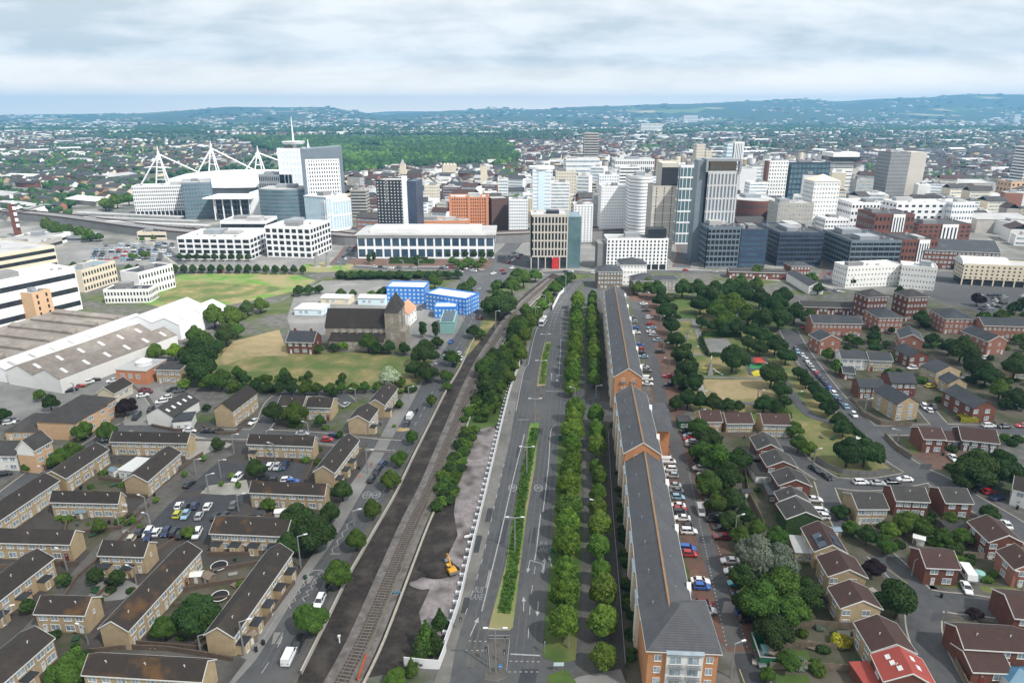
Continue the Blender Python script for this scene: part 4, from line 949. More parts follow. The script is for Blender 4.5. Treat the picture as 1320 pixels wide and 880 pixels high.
# curved banded building
def curved(name, label, bl, br, top, bulge, D, nz, wall, glass, cat='office building', roof='roof_flat', fh=.55):
    A, B = V2(G(*bl)), V2(G(*br)); ux = (B - A).normalized(); L_ = (B - A).length; H = ZT(A, top)
    root = thing(name, label, cat, A, math.atan2(ux.y, ux.x)); m = (A + B) / 2; FOOT.append((m.x, m.y + D / 2, L_ / 2, D / 2, 0))
    def pl(o): return [(L_ * k / 14, -math.sin(math.pi * k / 14) * bulge - o) for k in range(15)] + [(L_, D), (0, D)]
    MB().prism(pl(0), 0, H).obj('wall', wall, root)
    for k in range(nz): z = H * (k + .2) / nz; MB().prism(pl(.12)[:15] + [(L_ + .12, 0), (L_ + .12, D - .5), (-.12, D - .5), (-.12, 0)], z, z + H / nz * fh).obj('window_band', glass, root)
    q = MB().prism(pl(-.5), H, H + .5).obj('roof', roof, root); MB().box(L_ * .3, D * .3, H + .5, L_ * .7, D * .7, H + 3.5).obj('plant_room', 'grey_panel', q); return root, L_, H
curved('office_block', 'curved office block ringed with teal glass bands', (338, 288), (400, 288), 244, 6, 30, 9, 'slate_panel', 'glass_teal')
Bk('office_block', 'low white and grey office block in front of the stadium roof', (337, 262), (380, 262), 226, 25, 'punch', 'grey_panel', 18, 4, .5, .6, plant=2)
r, L_, D, H = Bk('tower_block', 'white tower with a round platform and tall mast on its roof', (364, 262), (400, 262), 192, 25, 'grid', 'white_panel', 8, 9, .35, .5, glass='pale_blue_panel', cat='tower', plant=1)
mt = MB(); mt.tube((L_ * .5, 12, H), (L_ * .5, 12, H + 5), 3, n=12); mt.obj('core', 'white_panel', r)
MB().tube((L_ * .5, 12, H + 5), (L_ * .5, 12, H + 8), 12, 13.5, n=28).obj('platform', 'white_panel', r)
MB().tube((L_ * .5, 12, H + 8), (L_ * .5, 12, H + 36), 1.2, .3, n=6).obj('mast', 'steel_white', r)
r, L_, D, H = Bk('tower_block', 'tall residential tower with white window grid in a slate grey frame', (401, 290), (444, 288), 205, 26, 'grid', 'white_panel', 14, 17, .5, .55, cat='tower', plant=0, parapet=0)
MB().box(-3, -.3, 0, -.01, D, H + 9).obj('slate_frame', 'slate_panel', r); MB().box(L_ + .01, -.3, 0, L_ + 3, D, H + 10.9).obj('slate_frame', 'slate_panel', r); MB().sweep([(-3, H + .01), (L_ + 3, H + .01), (L_ + 3, H + 11), (-3, H + 8.5)], 'y', -.31, D).obj('slate_crown', 'slate_panel', r)
r, L_, D, H = Bk('office_block', 'white framed office with two pale green patterned glass faces', (397, 296), (421, 300), 257, 30, 'grid', 'white_panel', 9, 2, .8, .88, glass='glass_sky', roof='roof_white')
r, L_, D, H = Bk('office_block', 'right hand half of the pale green patterned office, facing the street', (424, 300), (450, 294), 255, 26, 'grid', 'white_panel', 9, 2, .8, .88, glass='glass_sky', roof='roof_white')
Bk('office_block', 'wide white three storey office with dark square windows behind the row of young trees', (232, 334), (325, 335), 307, 38, 'punch', 'white_panel', 9, 4, .74, .62, roof='roof_white', plant=2, base=0)
Bk('office_block', 'white office with deep dark recesses beside the roundabout', (345, 331), (403, 333), 293, 36, 'punch', 'white_panel', 7, 5, .66, .62, roof='roof_white', plant=2)
Bk('office_block', 'low white office with a grey roof behind the pair of white offices', (286, 306), (345, 306), 286, 30, 'band', 'white_panel', 8, 2, .7, .45, roof='roof_flat', plant=2)
r, L_, D, H = Bk('office_block', 'very long white office with tall blue windows facing the plaza', (462, 333), (637, 333), 305, 42, 'punch', 'white_panel', 16, 2, .78, .72, glass='glass_blue', roof='roof_flat', plant=0)
MB().box(-1.5, -1.5, H + .9, L_ + 1.5, D + 1.5, H + 1.5).obj('roof', 'roof_flat', r); MB().box(8, 9, H + 1.5, L_ - 10, D - 9, H + 4.2).obj('roof_plant', 'roof_white', r)
r, L_, D, H = Bk('hotel', 'tall black hotel tower with a white stripe and small white windows', (489, 310), (527, 311), 233, 22, 'punch', 'black_panel', 9, 20, .34, .32, glass='white_trim', cat='hotel', plant=0)
MB().box(L_ * .86, -.5, 0, L_ + .2, 3, H + 4).obj('white_stripe', 'white_panel', r); MB().box(L_ + .21, 1, 0, L_ + 8, D, H).obj('side_wing', 'dark_blue_panel', r)
sg = text('RADISSON', 0, 0, 3.4, 0, 'line_white', 0, 'sign_lettering'); sg.parent = r; sg.rotation_euler = (math.pi / 2, math.pi / 2, 0); sg.location = (L_ * .33, -.2, H * .84); sg.scale = (1.15, 1.15, 1)
r, L_, D, H = Bk('hotel', 'orange brick hotel with white window columns', (580, 300), (630, 300), 255, 22, 'punch', 'orange_render', 17, 11, .45, .5, glass='roof_brown', cat='hotel', roof='roof_flat')
for a, b in ((0, 1.5), (L_ * .47, L_ * .52), (L_ * .8, L_ * .84), (L_ * .93, L_)): MB().box(a, -.6, 0, b, -.09, H + 3).obj('brick_pier', 'orange_render', r)
Bk('office_block', 'plain dark brown block beside the orange hotel', (634, 298), (656, 297), 257, 20, 'plain', 'dark_brick', plant=0)
Bk('office_block', 'low brick and grey building behind the very long white office', (541, 305), (606, 304), 286, 20, 'band', 'orange_render', 8, 2, .7, .4, plant=2)
# centre
r, L_, D, H = Bk('office_block', 'concrete framed office with tall dark windows and a red entrance beside the railway', (684, 346), (731, 346), 278, 25, 'grid', 'beige_panel', 11, 5, .62, .82, base=8, plant=1, pm='black_panel', fin=.6)
MB().box(L_ + .01, 1, 0, L_ + 9, D, H - 1).obj('glass_wing', 'glass_teal', r); MB().box(L_ * .58, -1.6, 0, L_ * .76, -.02, 7.5).obj('entrance', 'red_paint', r)
for q in (('tower_block', 'white tower with pale blue glass stripes behind the concrete framed office', 686, 709, 302, 220, 20, 'band', 'white_panel', 3, 18, .8, .5, 'glass_sky'),
    ('tower_block', 'small white and pale blue apartment tower between the two larger ones', 739, 763, 312, 265, 18, 'punch', 'white_panel', 6, 14, .4, .45, 'glass_dark'),
    ('tower_block', 'white apartment tower with many thin windows left of the curved one', 773, 806, 307, 241, 22, 'punch', 'white_panel', 10, 18, .6, .25, 'grey_panel'),
    ('tower_block', 'far slender brown tower standing alone behind the city centre', 752, 770, 224, 172, 22, 'band', 'concrete', 6, 16, .8, .45, 'glass_dark'),
    ('office_block', 'long white office behind the city centre, left one', 729, 772, 236, 205, 30, 'band', 'white_render', 10, 5, .8, .35, 'glass'),
    ('office_block', 'long white office with a colonnade of dark windows, right one', 792, 842, 236, 206, 40, 'punch', 'white_render', 20, 4, .5, .5, 'glass_dark'),
    ('tower_block', 'twin cream tower left of the striped tower', 894, 905, 240, 187, 20, 'punch', 'cream_render', 5, 14, .4, .5, 'glass'),
    ('tower_block', 'shorter cream tower leaning on its twin', 906, 914, 240, 195, 20, 'punch', 'cream_render', 4, 12, .4, .5, 'glass'),
    ('tower_block', 'white tower painted with dark wavy vertical stripes', 940, 953, 250, 184, 18, 'grid', 'white_panel', 6, 2, .45, .97, 'black_panel'),
    ('tower_block', 'pale blue side tower beside the striped tower', 932, 939, 250, 186, 18, 'band', 'pale_blue_panel', 4, 14, .5, .4, 'glass'),
    ('office_block', 'white panelled mid rise left of the dark glass block', 960, 980, 257, 216, 30, 'band', 'white_render', 6, 9, .5, .35, 'glass'),
    ('office_block', 'white block with a red stripe beside the dark glass block', 986, 1010, 264, 208, 24, 'punch', 'white_render', 7, 12, .4, .4, 'glass_dark'),
    ('office_block', 'wide dark glass block behind the white residential blocks', 1013, 1063, 264, 210, 30, 'grid', 'dark_blue_panel', 10, 8, .9, .7, 'glass_teal'),
    ('tower_block', 'white tower with an overhanging dark roof line', 1068, 1093, 258, 199, 24, 'band', 'white_render', 4, 12, .6, .2, 'glass_dark'),
    ('residential_block', 'white residential block with a cream tiled roof', 1040, 1073, 307, 235, 22, 'punch', 'white_render', 9, 13, .45, .4, 'glass'),
    ('residential_block', 'square pale residential block in front of the cream roofed one', 997, 1042, 318, 263, 22, 'punch', 'concrete', 12, 10, .4, .4, 'glass'),
    ('office_block', 'dark grey slab with a blank cream right side near the railway bend', 1138, 1163, 262, 197, 30, 'band', 'concrete_dark', 8, 14, .9, .3, 'grey_panel'),
    ('tower_block', 'white tower with black bands at the right edge', 1313, 1335, 252, 190, 25, 'band', 'white_render', 6, 16, .9, .5, 'glass_dark')):
    nm, lab, xl, xr, yb, yt, D, st, wl_, nx, nz_, fw, fh, gl = q; cat = 'tower' if nm == 'tower_block' else nm.replace('_', ' ')
    o = Bk(nm, lab, (xl, yb), (xr, yb), yt, D, st, wl_, nx, nz_, fw, fh, glass=gl, cat=cat)
    if 'cream right side' in lab: MB().box(o[1] + .05, 0, 0, o[1] + 19, o[2], o[3] + .5).obj('side_slab', 'beige_panel', o[0])
    if 'cream tiled roof' in lab: roof_parts(o[0], o[1], o[2], o[3] + .9, 5, 'hip', 'cream_render')
    if 'overhanging' in lab: MB().box(-4, -4, o[3] - 8, o[1] + 4, o[2] + 4, o[3] - 3).obj('crown', 'glass_dark', o[0]); MB().box(-4, -4, o[3] - 2.9, o[1] + 4, o[2] + 4, o[3] + 2).obj('crown', 'white_render', o[0])
    if 'pale blue glass stripes' in lab: MB().tube((o[1] / 2, 10, o[3] + 1), (o[1] / 2, 10, o[3] + 3), 11.5, 11.5, n=24).obj('roof_disc', 'white_panel', o[0]); MB().box(o[1] * .3, -.4, 0, o[1] * .65, -.1, o[3]).obj('glass_strip', 'pale_blue_panel', o[0])
    if 'red stripe' in lab: MB().box(-2.5, -.3, 0, -.05, 10, o[3]).obj('red_stripe', 'red_brick', o[0])
for k_, q in enumerate(((656, 680, 302, 258, 'glass_teal'), (709, 733, 290, 236, 'glass'), (716, 742, 262, 222, 'glass'), (744, 768, 272, 236, 'glass_dark'), (771, 796, 268, 226, 'glass'), (797, 822, 262, 216, 'glass_dark'), (846, 868, 270, 208, 'glass'), (764, 771, 300, 250, 'glass'), (905, 935, 262, 212, 'glass_dark'), (962, 984, 282, 236, 'glass'), (984, 1006, 252, 214, 'glass_dark'), (1100, 1122, 262, 232, 'glass'), (690, 712, 246, 216, 'glass_dark'), (642, 655, 268, 232, 'glass'), (548, 566, 268, 240, 'glass'), (454, 474, 282, 246, 'glass_dark'), (668, 684, 252, 226, 'glass'), (1064, 1085, 290, 262, 'glass'), (1020, 1036, 252, 222, 'glass'))):
    xl, xr, yb, yt, gl = q; where = 'left of the white towers' if xl < 684 else 'among the white towers' if xl < 870 else 'behind the gridded tower'
    Bk('mid_rise_block', f'{["white panelled", "white rendered", "pale cream", "pale concrete"][k_ % 4]} mid rise with {"striped floors" if k_ % 2 else "many small windows"} {where}, {nth(sum(1 for z_ in (656, 709, 716, 744, 771, 797, 846, 764, 905, 962, 984, 1100, 690, 642, 548, 454, 668, 1064, 1020) if z_ < xl))} from left', (xl, yb), (xr, yb), yt, 16, 'band' if k_ % 2 else 'punch', ['white_panel', 'white_render', 'cream_render', 'concrete'][k_ % 4], 8, max(4, int((yb - yt) / 4)), .5, .42, glass=gl, cat='office building')
curved('tower_block', 'tall white apartment tower with a curved front and columns of dark windows', (808, 312), (837, 312), 228, 7, 22, 20, 'white_panel', 'grey_panel', 'tower', fh=.3)
r, L_, D, H = Bk('tower_block', 'beige hotel tower with a black box near its top and a slim projecting spine', (836, 330), (865, 330), 241, 20, 'punch', 'beige_panel', 3, 24, .1, .7, cat='tower', plant=0)
MB().box(L_ * .35, 1, H, L_ * 1.05, D, H + 17).obj('upper_storeys', 'beige_panel', r); MB().box(L_ * .35, .2, H + 1, L_ * 1.04, .99, H + 14).obj('dark_box', 'black_panel', r)
for k in range(8): MB().box(-.2, -.25, H * k / 8, L_ + .2, -.09, H * k / 8 + .4).obj('joint_line', 'white_trim', r)
r, L_, D, H = Bk('office_block', 'tall glass office tower between the beige hotel tower and the white gridded tower', (869, 315), (893, 315), 214, 25, 'grid', 'white_panel', 5, 7, .85, .85, glass='glass_teal', cat='tower')
r, L_, D, H = Bk('tower_block', 'tall grey gridded tower with a dark glass top storey', (901, 338), (941, 338), 222, 13, 'grid', 'frame_pale', 9, 7, .55, .86, glass='slate_panel', cat='tower', plant=0, sx=3, fin=.7)
MB().box(2, 1, H - .01, L_ - 2, D, H + 7.5).obj('top_storey', 'glass_dark', r); tp = MB(); tp.box(-1, -1, H + 7.5, L_ + 1, D, H + 9); tp.box(-1, -1, H, .5, 2, H + 7.5); tp.box(L_ - .5, -1, H, L_ + 1, 2, H + 7.5); tp.obj('roof', 'grey_panel', r); MB().box(-6, 2, 0, -.05, D, H + 8).obj('side_core', 'slate_panel', r)
for q in (('dark blue glass office with a balcony grid, left of the pair', 908, 950, 345, 294, 24, 'grid', 'slate_panel', 8, 7, .8, .7, 'glass_dark'), ('dark blue banded glass wing joined to the gridded office', 951, 985, 345, 297, 23, 'band', 'dark_blue_panel', 5, 7, .9, .6, 'glass_blue'), ('dark glass office right of the blue pair', 1000, 1057, 343, 301, 45, 'grid', 'dark_blue_panel', 14, 7, .92, .6, 'glass_dark'), ('white roofed glass office with pale bands, largest of the glass offices', 1091, 1156, 351, 311, 45, 'grid', 'slate_panel', 9, 6, .94, .68, 'glass_dark')):
    o = Bk('office_block', q[0], (q[1], q[3]), (q[2], q[3]), q[4], q[5], q[6], q[7], q[8], q[9], q[10], q[11], glass=q[12], roof='roof_slate', plant=2)
r, L_, D, H = Bk('hotel', 'white budget hotel with nine rows of narrow windows behind the stone flats', (781, 348), (859, 348), 309, 18, 'punch', 'white_panel', 16, 7, .4, .6, base=4, cat='hotel')
MB().box(L_ * .68, 4, H + 1, L_ * .98, 16, H + 6.5).obj('roof_sign_box', 'black_panel', r); MB().box(-6, 2, 0, -.02, 16, H - 3).obj('side_wing', 'concrete_dark', r)
Bk('hotel', 'long white hotel wing with small square windows behind the brick towers', (1089, 371), (1158, 368), 345, 14, 'punch', 'white_render', 16, 4, .22, .3, cat='hotel', roof='roof_white')
Bk('hotel', 'white hotel wing with a blank end wall, standing forward of the long wing', (1158, 371), (1203, 375), 343, 14, 'punch', 'white_render', 11, 4, .22, .3, cat='hotel', roof='roof_white')
r, L_, D, H = Bk('hotel', 'wide cream hotel with a curved white roof at the right', (1238, 367), (1335, 372), 341, 16, 'punch', 'cream_render', 14, 4, .35, .4, cat='hotel', base=4, plant=0)
MB().sweep([(0, H)] + [(16 * (1 - math.cos(math.pi * k / 8)) / 2, H + 4 * math.sin(math.pi * k / 8)) for k in range(1, 8)] + [(16, H)], 'x', -1, L_ * .6).obj('curved_roof', 'roof_white', r)
for q in (('red brick office block with white window bay, nearest of three', 1158, 1203, 345, 310), ('red brick office block with white window bay, middle of three', 1180, 1248, 312, 290), ('red brick office block with white window bay, farthest of three', 1122, 1172, 318, 277)):
    o = Bk('office_block', q[0], (q[1], q[3]), (q[2], q[3]), q[4], 30, 'punch', 'red_brick', 10, 4, .5, .45, roof='roof_slate'); MB().box(o[1] * .45, -.8, 0, o[1] * .75, -.09, o[3] + .5).obj('white_bay', 'white_panel', o[0])
    for k in range(4): MB().box(o[1] * (.48 + .07 * k), -.9, 2, o[1] * (.51 + .07 * k), -.81, o[3] - 2).obj('window', 'glass_dark', o[0])
house('office_block', 'large brick office with slate roof and white edged gables at the right', (1192, 322), (1290, 326), 26, 13, 6, wall='red_brick', roof='roof_slate', cat='office building', storeys=4, unit=5, vents=0, doors=False)
for q in (('white modern office with a curved roof beside the railway bend', 1092, 1128, 305, 262, 28, 'white_panel', 'glass_dark'), ('white school of many dark dots between the brick office and railway', 1150, 1220, 298, 262, 25, 'white_panel', 'glass_dark'), ('white office with tall vertical glass strips beside the dotted one', 1221, 1249, 300, 262, 25, 'white_panel', 'glass_teal'), ('white and teal block left of the far brick office', 1060, 1090, 312, 283, 30, 'white_panel', 'glass_dark')):
    Bk('office_block', q[0], (q[1], q[3]), (q[2], q[3]), q[4], q[5], 'punch', q[6], 8, 5, .5, .4, glass=q[7], roof='roof_white')
curved('arena', 'round brick arena with a pale roof behind the gridded tower', (948, 290), (998, 290), 258, 10, 45, 3, 'red_brick', 'dark_brick', 'arena', 'roof_flat', .3)
for lab, xl, xr, yb, yt in (('long grey roofed shed right of the white office strips', 1218, 1300, 272, 255), ('pale shed with low gable in the right distance', 1260, 1330, 300, 283), ('white industrial shed behind the railway cutting', 1175, 1250, 252, 238), ('pale industrial hall near the far right tower', 1225, 1285, 250, 236)):
    a = G(xl, yb); house('warehouse', lab, (xl, yt), (xr, yt), 40, max(5, ZT(V2(a), yt)), 3, wall='concrete', roof='roof_flat', cat='warehouse', wins=False, vents=0, trim=False)
Bk('office_block', 'ochre brick building at the right edge behind the sheds', (1298, 262), (1335, 262), 235, 25, 'punch', 'peach_brick', 6, 4, .4, .4)
# blue building, teal container block
for q in (('bright blue school block with white framed windows, left wing', (499, 391), (548, 392), 371, 14, 9, 4), ('bright blue school block stepping towards the road', (549, 399), (601, 407), 379, 14, 11, 4), ('low bright blue annexe with an orange roof edge', (560, 410), (589, 410), 397, 10, 6, 2)):
    Bk('school_block', q[0], q[1], q[2], q[3], q[4], 'punch', 'blue_panel', q[5], q[6], .5, .5, glass='glass_sky', roof='roof_white', cat='school building', plant=0)
r, L_, D_ = flatbox('container_block', 'teal block of stacked site cabins with rows of dark roof panels', 'site cabins', (567, 415), (585, 415), (594, 401), 6, 'teal_panel', 'teal_panel')
for k in range(5): MB().box(.5, 1 + k * D_ / 5, 6.1, L_ - .5, 1 + k * D_ / 5 + D_ / 8, 6.4).obj('roof_panel', 'solar', r)
# left: offices and cream blocks near the sheds
for q in (('cream office block with slate blue gabled roof near the car park', (110, 377), (153, 363), 350, 16, 12, 3, 'cream_render', 'roof_metal'), ('white L shaped block with dark narrow windows beside the green field', (183, 383), (227, 370), 353, 14, 12, 3, 'white_render', 'roof_slate'), ('low pink and white block in front of the white L shaped block', (136, 391), (194, 390), 375, 12, 14, 2, 'white_render', 'roof_slate'), ('white roofed office with bands of dark glass beside the brown sawtooth roof', (-20, 430), (107, 398), 372, 22, 16, 3, 'white_panel', 'roof_white'), ('large layered office with white roof and teal glass at the left edge', (-30, 375), (78, 353), 336, 60, 16, 4, 'cream_render', 'roof_flat')):
    Bk('office_block', q[0], q[1], q[2], q[3], q[4], 'band' if 'glass' in q[0] else 'punch', q[7], q[5], q[6], .5, .36 if 'bands of dark' in q[0] else .5, roof=q[8], plant=1, side='r')
r, L_, D_ = flatbox('warehouse', 'sprawling brown flat roof with six raised dark sided strips', 'warehouse', (-40, 482), (172, 408), 48, 5, 'white_panel', 'roof_asbestos')
for k in range(7):
    x = L_ * (k + .3) / 7; MB().sweep([(x, 5.06), (x + 3, 5.06), (x + 3, 7), (x, 6.2)], 'y', 4, D_ - 4).obj('roof_monitor', 'roof_asbestos', r)
r, L_, D, H = Bk('office_block', 'square tan tower with grey glazed stair in the white roofed office', (50, 418), (73, 411), 380, 12, 'punch', 'peach_brick', 2, 5, .2, .6, plant=1)
for q in (('low white workshop left of the station car park', 20, 70, 317, 306, 24, 'white_render'), ('pale flat depot at the left edge behind the layered office', -30, 40, 330, 318, 40, 'concrete'), ('small grey depot beside the dark left trees', 75, 115, 312, 305, 18, 'grey_panel'), ('low cream station building by the platforms', 178, 215, 309, 300, 12, 'cream_render')):
    Bk('depot', q[0], (q[1], q[3]), (q[2], q[3]), q[4], q[5], 'band', q[6], 8, 1, .8, .3, roof='roof_flat', cat='depot')
for k_, w_ in (([(110, 350), (200, 352), (300, 350), (378, 350)], 9), ([(455, 344), (500, 346), (570, 346), (620, 350)], 8), ([(436, 342), (447, 330), (455, 318)], 10), ([(700, 352), (740, 350), (770, 352), (880, 350), (1000, 356), (1080, 378)], 8), ([(880, 345), (885, 325), (880, 305)], 10), ([(1062, 365), (1075, 350), (1068, 330)], 9), ([(236, 340), (222, 330), (205, 312)], 7)):
    tag(ribbon(MB(), W(k_), -w_ / 2, w_ / 2, .125 + .002 * w_).obj('street', 'asphalt'), kind='structure'); tag(ribbon(MB(), W(k_), w_ / 2, w_ / 2 + 2.5, .15 + .002 * w_).obj('pavement', 'paving_red' if w_ > 8 else 'paving_light'), kind='structure')
# stadium
sc_ = V2(G(300, 258)); st = thing('stadium', 'white roofed stadium with leaning lattice masts', 'stadium', sc_)
def ell(a, b, n=40): return [(a * math.cos(2 * math.pi * k / n), b * math.sin(2 * math.pi * k / n) + 60) for k in range(n)]
MB().prism(ell(95, 75), 0, 17, 0).obj('bowl', 'grey_panel', st)
rfm = MB(); rings = [(104, 80, 17), (98, 75, 22), (82, 62, 26.5), (60, 44, 29), (35, 25, 30)]
for (a0, b0, z0), (a1, b1, z1) in zip(rings, rings[1:]):
    p, q = ell(a0, b0), ell(a1, b1)
    for k in range(40): j = (k + 1) % 40; rfm.poly([(*p[k], z0), (*p[j], z0), (*q[j], z1), (*q[k], z1)])
rfm.poly([(*p, 30) for p in ell(35, 25)]); rfm.obj('roof', 'roof_white', st)
def mast(px, ptop, pbase, foot):
    p = V2(G(px, pbase)); H = ZT(p, ptop); m = thing('stadium_mast', foot, 'stadium mast', p, 0, 'white masts around the stadium roof')
    t = MB(); 
    for dx, dy in ((-9, 0), (9, 0), (0, 10)): t.tube((dx, dy, 18), (0, 0, H), .95, .6)
    t.tube((0, 0, H - 12), (0, 0, H + 4), 1.1, .5)
    for z in range(1, 4): f = 1 - z / 4.5; t.tube((-9 * f, 0, 18 + (H - 18) * (1 - f)), (9 * f, 0, 18 + (H - 18) * (1 - f)), .5)
    t.obj('lattice', 'steel_white', m)
    sgn = 1 if p.x < sc_.x + 40 else -1
    MB().tube((0, 0, H - 5), (46 * sgn, 18, 30), .9).obj('stay', 'steel_white', m); MB().tube((0, 0, H - 5), (-30 * sgn, -4, 14), .9).obj('stay', 'steel_white', m); return m
mast(214, 193, 262, 'nearest left stadium mast above the white hotel'); mast(280, 186, 250, 'middle stadium mast behind the white roof'); mast(338, 192, 246, 'small stadium mast left of the platform tower'); mast(403, 184, 250, 'stadium mast half hidden behind the slate framed tower')
# castle towers, church tower, chimneys, station
for lab, px, yb, yt, w in (('pale square church tower in the old town centre', 624, 244, 216, 9), ('castle clock tower with pointed cap before the wooded park', 520, 230, 212, 9), ('castle keep with a flat battlemented top before the wooded park', 580, 226, 212, 22)):
    p = V2(G(px, yb)); H = ZT(p, yt); r = thing('castle_tower', lab, 'tower', p); MB().box(-w / 2, -w / 2, 0, w / 2, w / 2, H).obj('wall', 'cream_render', r)
    b = MB(); 
    for k in range(4):
        for a in (-1, 1): b.box(-w / 2 + k * w / 4, a * w / 2 - .4, H, -w / 2 + k * w / 4 + w / 8, a * w / 2 + .4, H + 1.4)
    b.obj('battlement', 'cream_render', r)
    if 'pointed' in lab: MB().tube((0, 0, H), (0, 0, H + 9), 5, .1, n=4).obj('spire', 'roof_flat', r)
p = V2(G(24, 305)); r = thing('brick_chimney', 'tall square red brick chimney with white signs at the left edge', 'chimney', p); Hc = ZT(p, 263); MB().box(-2, -2, 0, 2, 2, Hc).obj('shaft', 'red_brick', r)
for k in range(6): MB().box(2.01, -2.6, Hc * .3 + k * 5, 4, -1, Hc * .3 + k * 5 + 3).obj('sign_panel', 'white_panel', r)
def strip_thing(name, label, cat, pix, w, z0, z1, m, rail_=None):
    pts = W(pix); o = thing(name, label, cat, (0, 0, 0)); ribbon(MB(), pts, -w / 2, w / 2, z1, z0).obj('deck', m, o)
    if rail_:
        for s in (1, -1): ribbon(MB(), pts, s * w / 2 - .15, s * w / 2 + .15, z1 + 1.2, z1).obj('parapet', rail_, o)
    return o
strip_thing('railway_viaduct', 'long low railway viaduct crossing behind the plaza offices', 'viaduct', [(-80, 275), (60, 285), (200, 304), (300, 312), (420, 312), (470, 315), (640, 312), (740, 307), (800, 305), (880, 300), (980, 296)], 16, 0, 7, 'concrete_dark', 'dark_brick')
for k, (a, b, y) in enumerate(((100, 235, 283), (110, 255, 289), (140, 270, 295))):
    q = ('farthest', 'middle', 'nearest')[k]; o = thing('platform_canopy', q + ' of three long pale platform canopies of the station', 'station canopy', V2(G(a, y))); B = V2(G(b, y + 6)); d = B - V2(G(a, y)); o.rotation_euler.z = math.atan2(d.y, d.x)
    MB().box(0, -4, 6.5, d.length, 4, 7.6).obj('roof', 'roof_flat', o); c = MB()
    for j in range(12): c.box(d.length * j / 12 + 2, -.2, 0, d.length * j / 12 + 2.4, .2, 6.5)
    c.obj('posts', 'steel', o)
# roundabout sculptures
for x, lab in ((408, 'left silver sculpture column on the roundabout lawn'), (422, 'right silver sculpture column on the roundabout lawn')):
    p = V2(G(x, 344)); o = thing('sculpture', lab, 'sculpture', p); t = MB(); t.tube((0, 0, 0), (.6, 0, 9), 1.7, .9, n=10); t.tube((.6, 0, 9), (.4, 0, 10.5), .9, 1.5, n=10); t.obj('column', 'steel', o); MB().tube((0, 0, 0), (0, 0, .5), 2.6, 2.6, n=12).obj('plinth', 'concrete', o)

# ------------------------------------------------------------ city filler and suburbs
def clash(x, y, r):
    for (cx_, cy_, hl, hd, a) in FOOT:
        dx, dy = x - cx_, y - cy_; c, s = math.cos(-a), math.sin(-a)
        if abs(dx * c - dy * s) < hl + r and abs(dx * s + dy * c) < hd + r: return True
    return False
def inpoly(x, y, P_):
    ins = False; j = len(P_) - 1
    for i in range(len(P_)):
        if (P_[i][1] > y) != (P_[j][1] > y) and x < (P_[j][0] - P_[i][0]) * (y - P_[i][1]) / (P_[j][1] - P_[i][1]) + P_[i][0]: ins = not ins
        j = i
    return ins
def topix(x, y, z=0):
    d = y * cP - (z - CAMH) * sP; return 660 + F * x / d, 440 - F * (y * sP + (z - CAMH) * cP) / d
CORE = [(430, 292), (470, 300), (540, 284), (660, 300), (680, 285), (770, 285), (890, 300), (990, 300), (1060, 290), (1320, 330), (1420, 330), (1420, 215), (1150, 195), (900, 205), (760, 180), (650, 190), (620, 205), (500, 222), (440, 225)]
rr = random.Random(21); cand = []
yy = 560
while yy < 2400:
    xx = -500
    while xx < 1500:
        x, y = xx + rr.uniform(-6, 6), yy + rr.uniform(-6, 6); px, py = topix(x, y)
        if inpoly(px, py, CORE) and rr.random() < .86: cand.append((x, y))
        xx += 25
    yy += 27
walls = ['white_render', 'cream_render', 'white_panel', 'red_brick', 'concrete', 'cream_render', 'white_panel', 'white_render', 'white_render', 'pink_brick']
WORDS = {'white_render': 'white rendered', 'cream_render': 'cream', 'white_panel': 'white panelled', 'red_brick': 'red brick', 'concrete': 'pale concrete', 'pink_brick': 'pink brick', 'grey_stone': 'grey stone'}
ncity = 0; TR = []; seen = {}
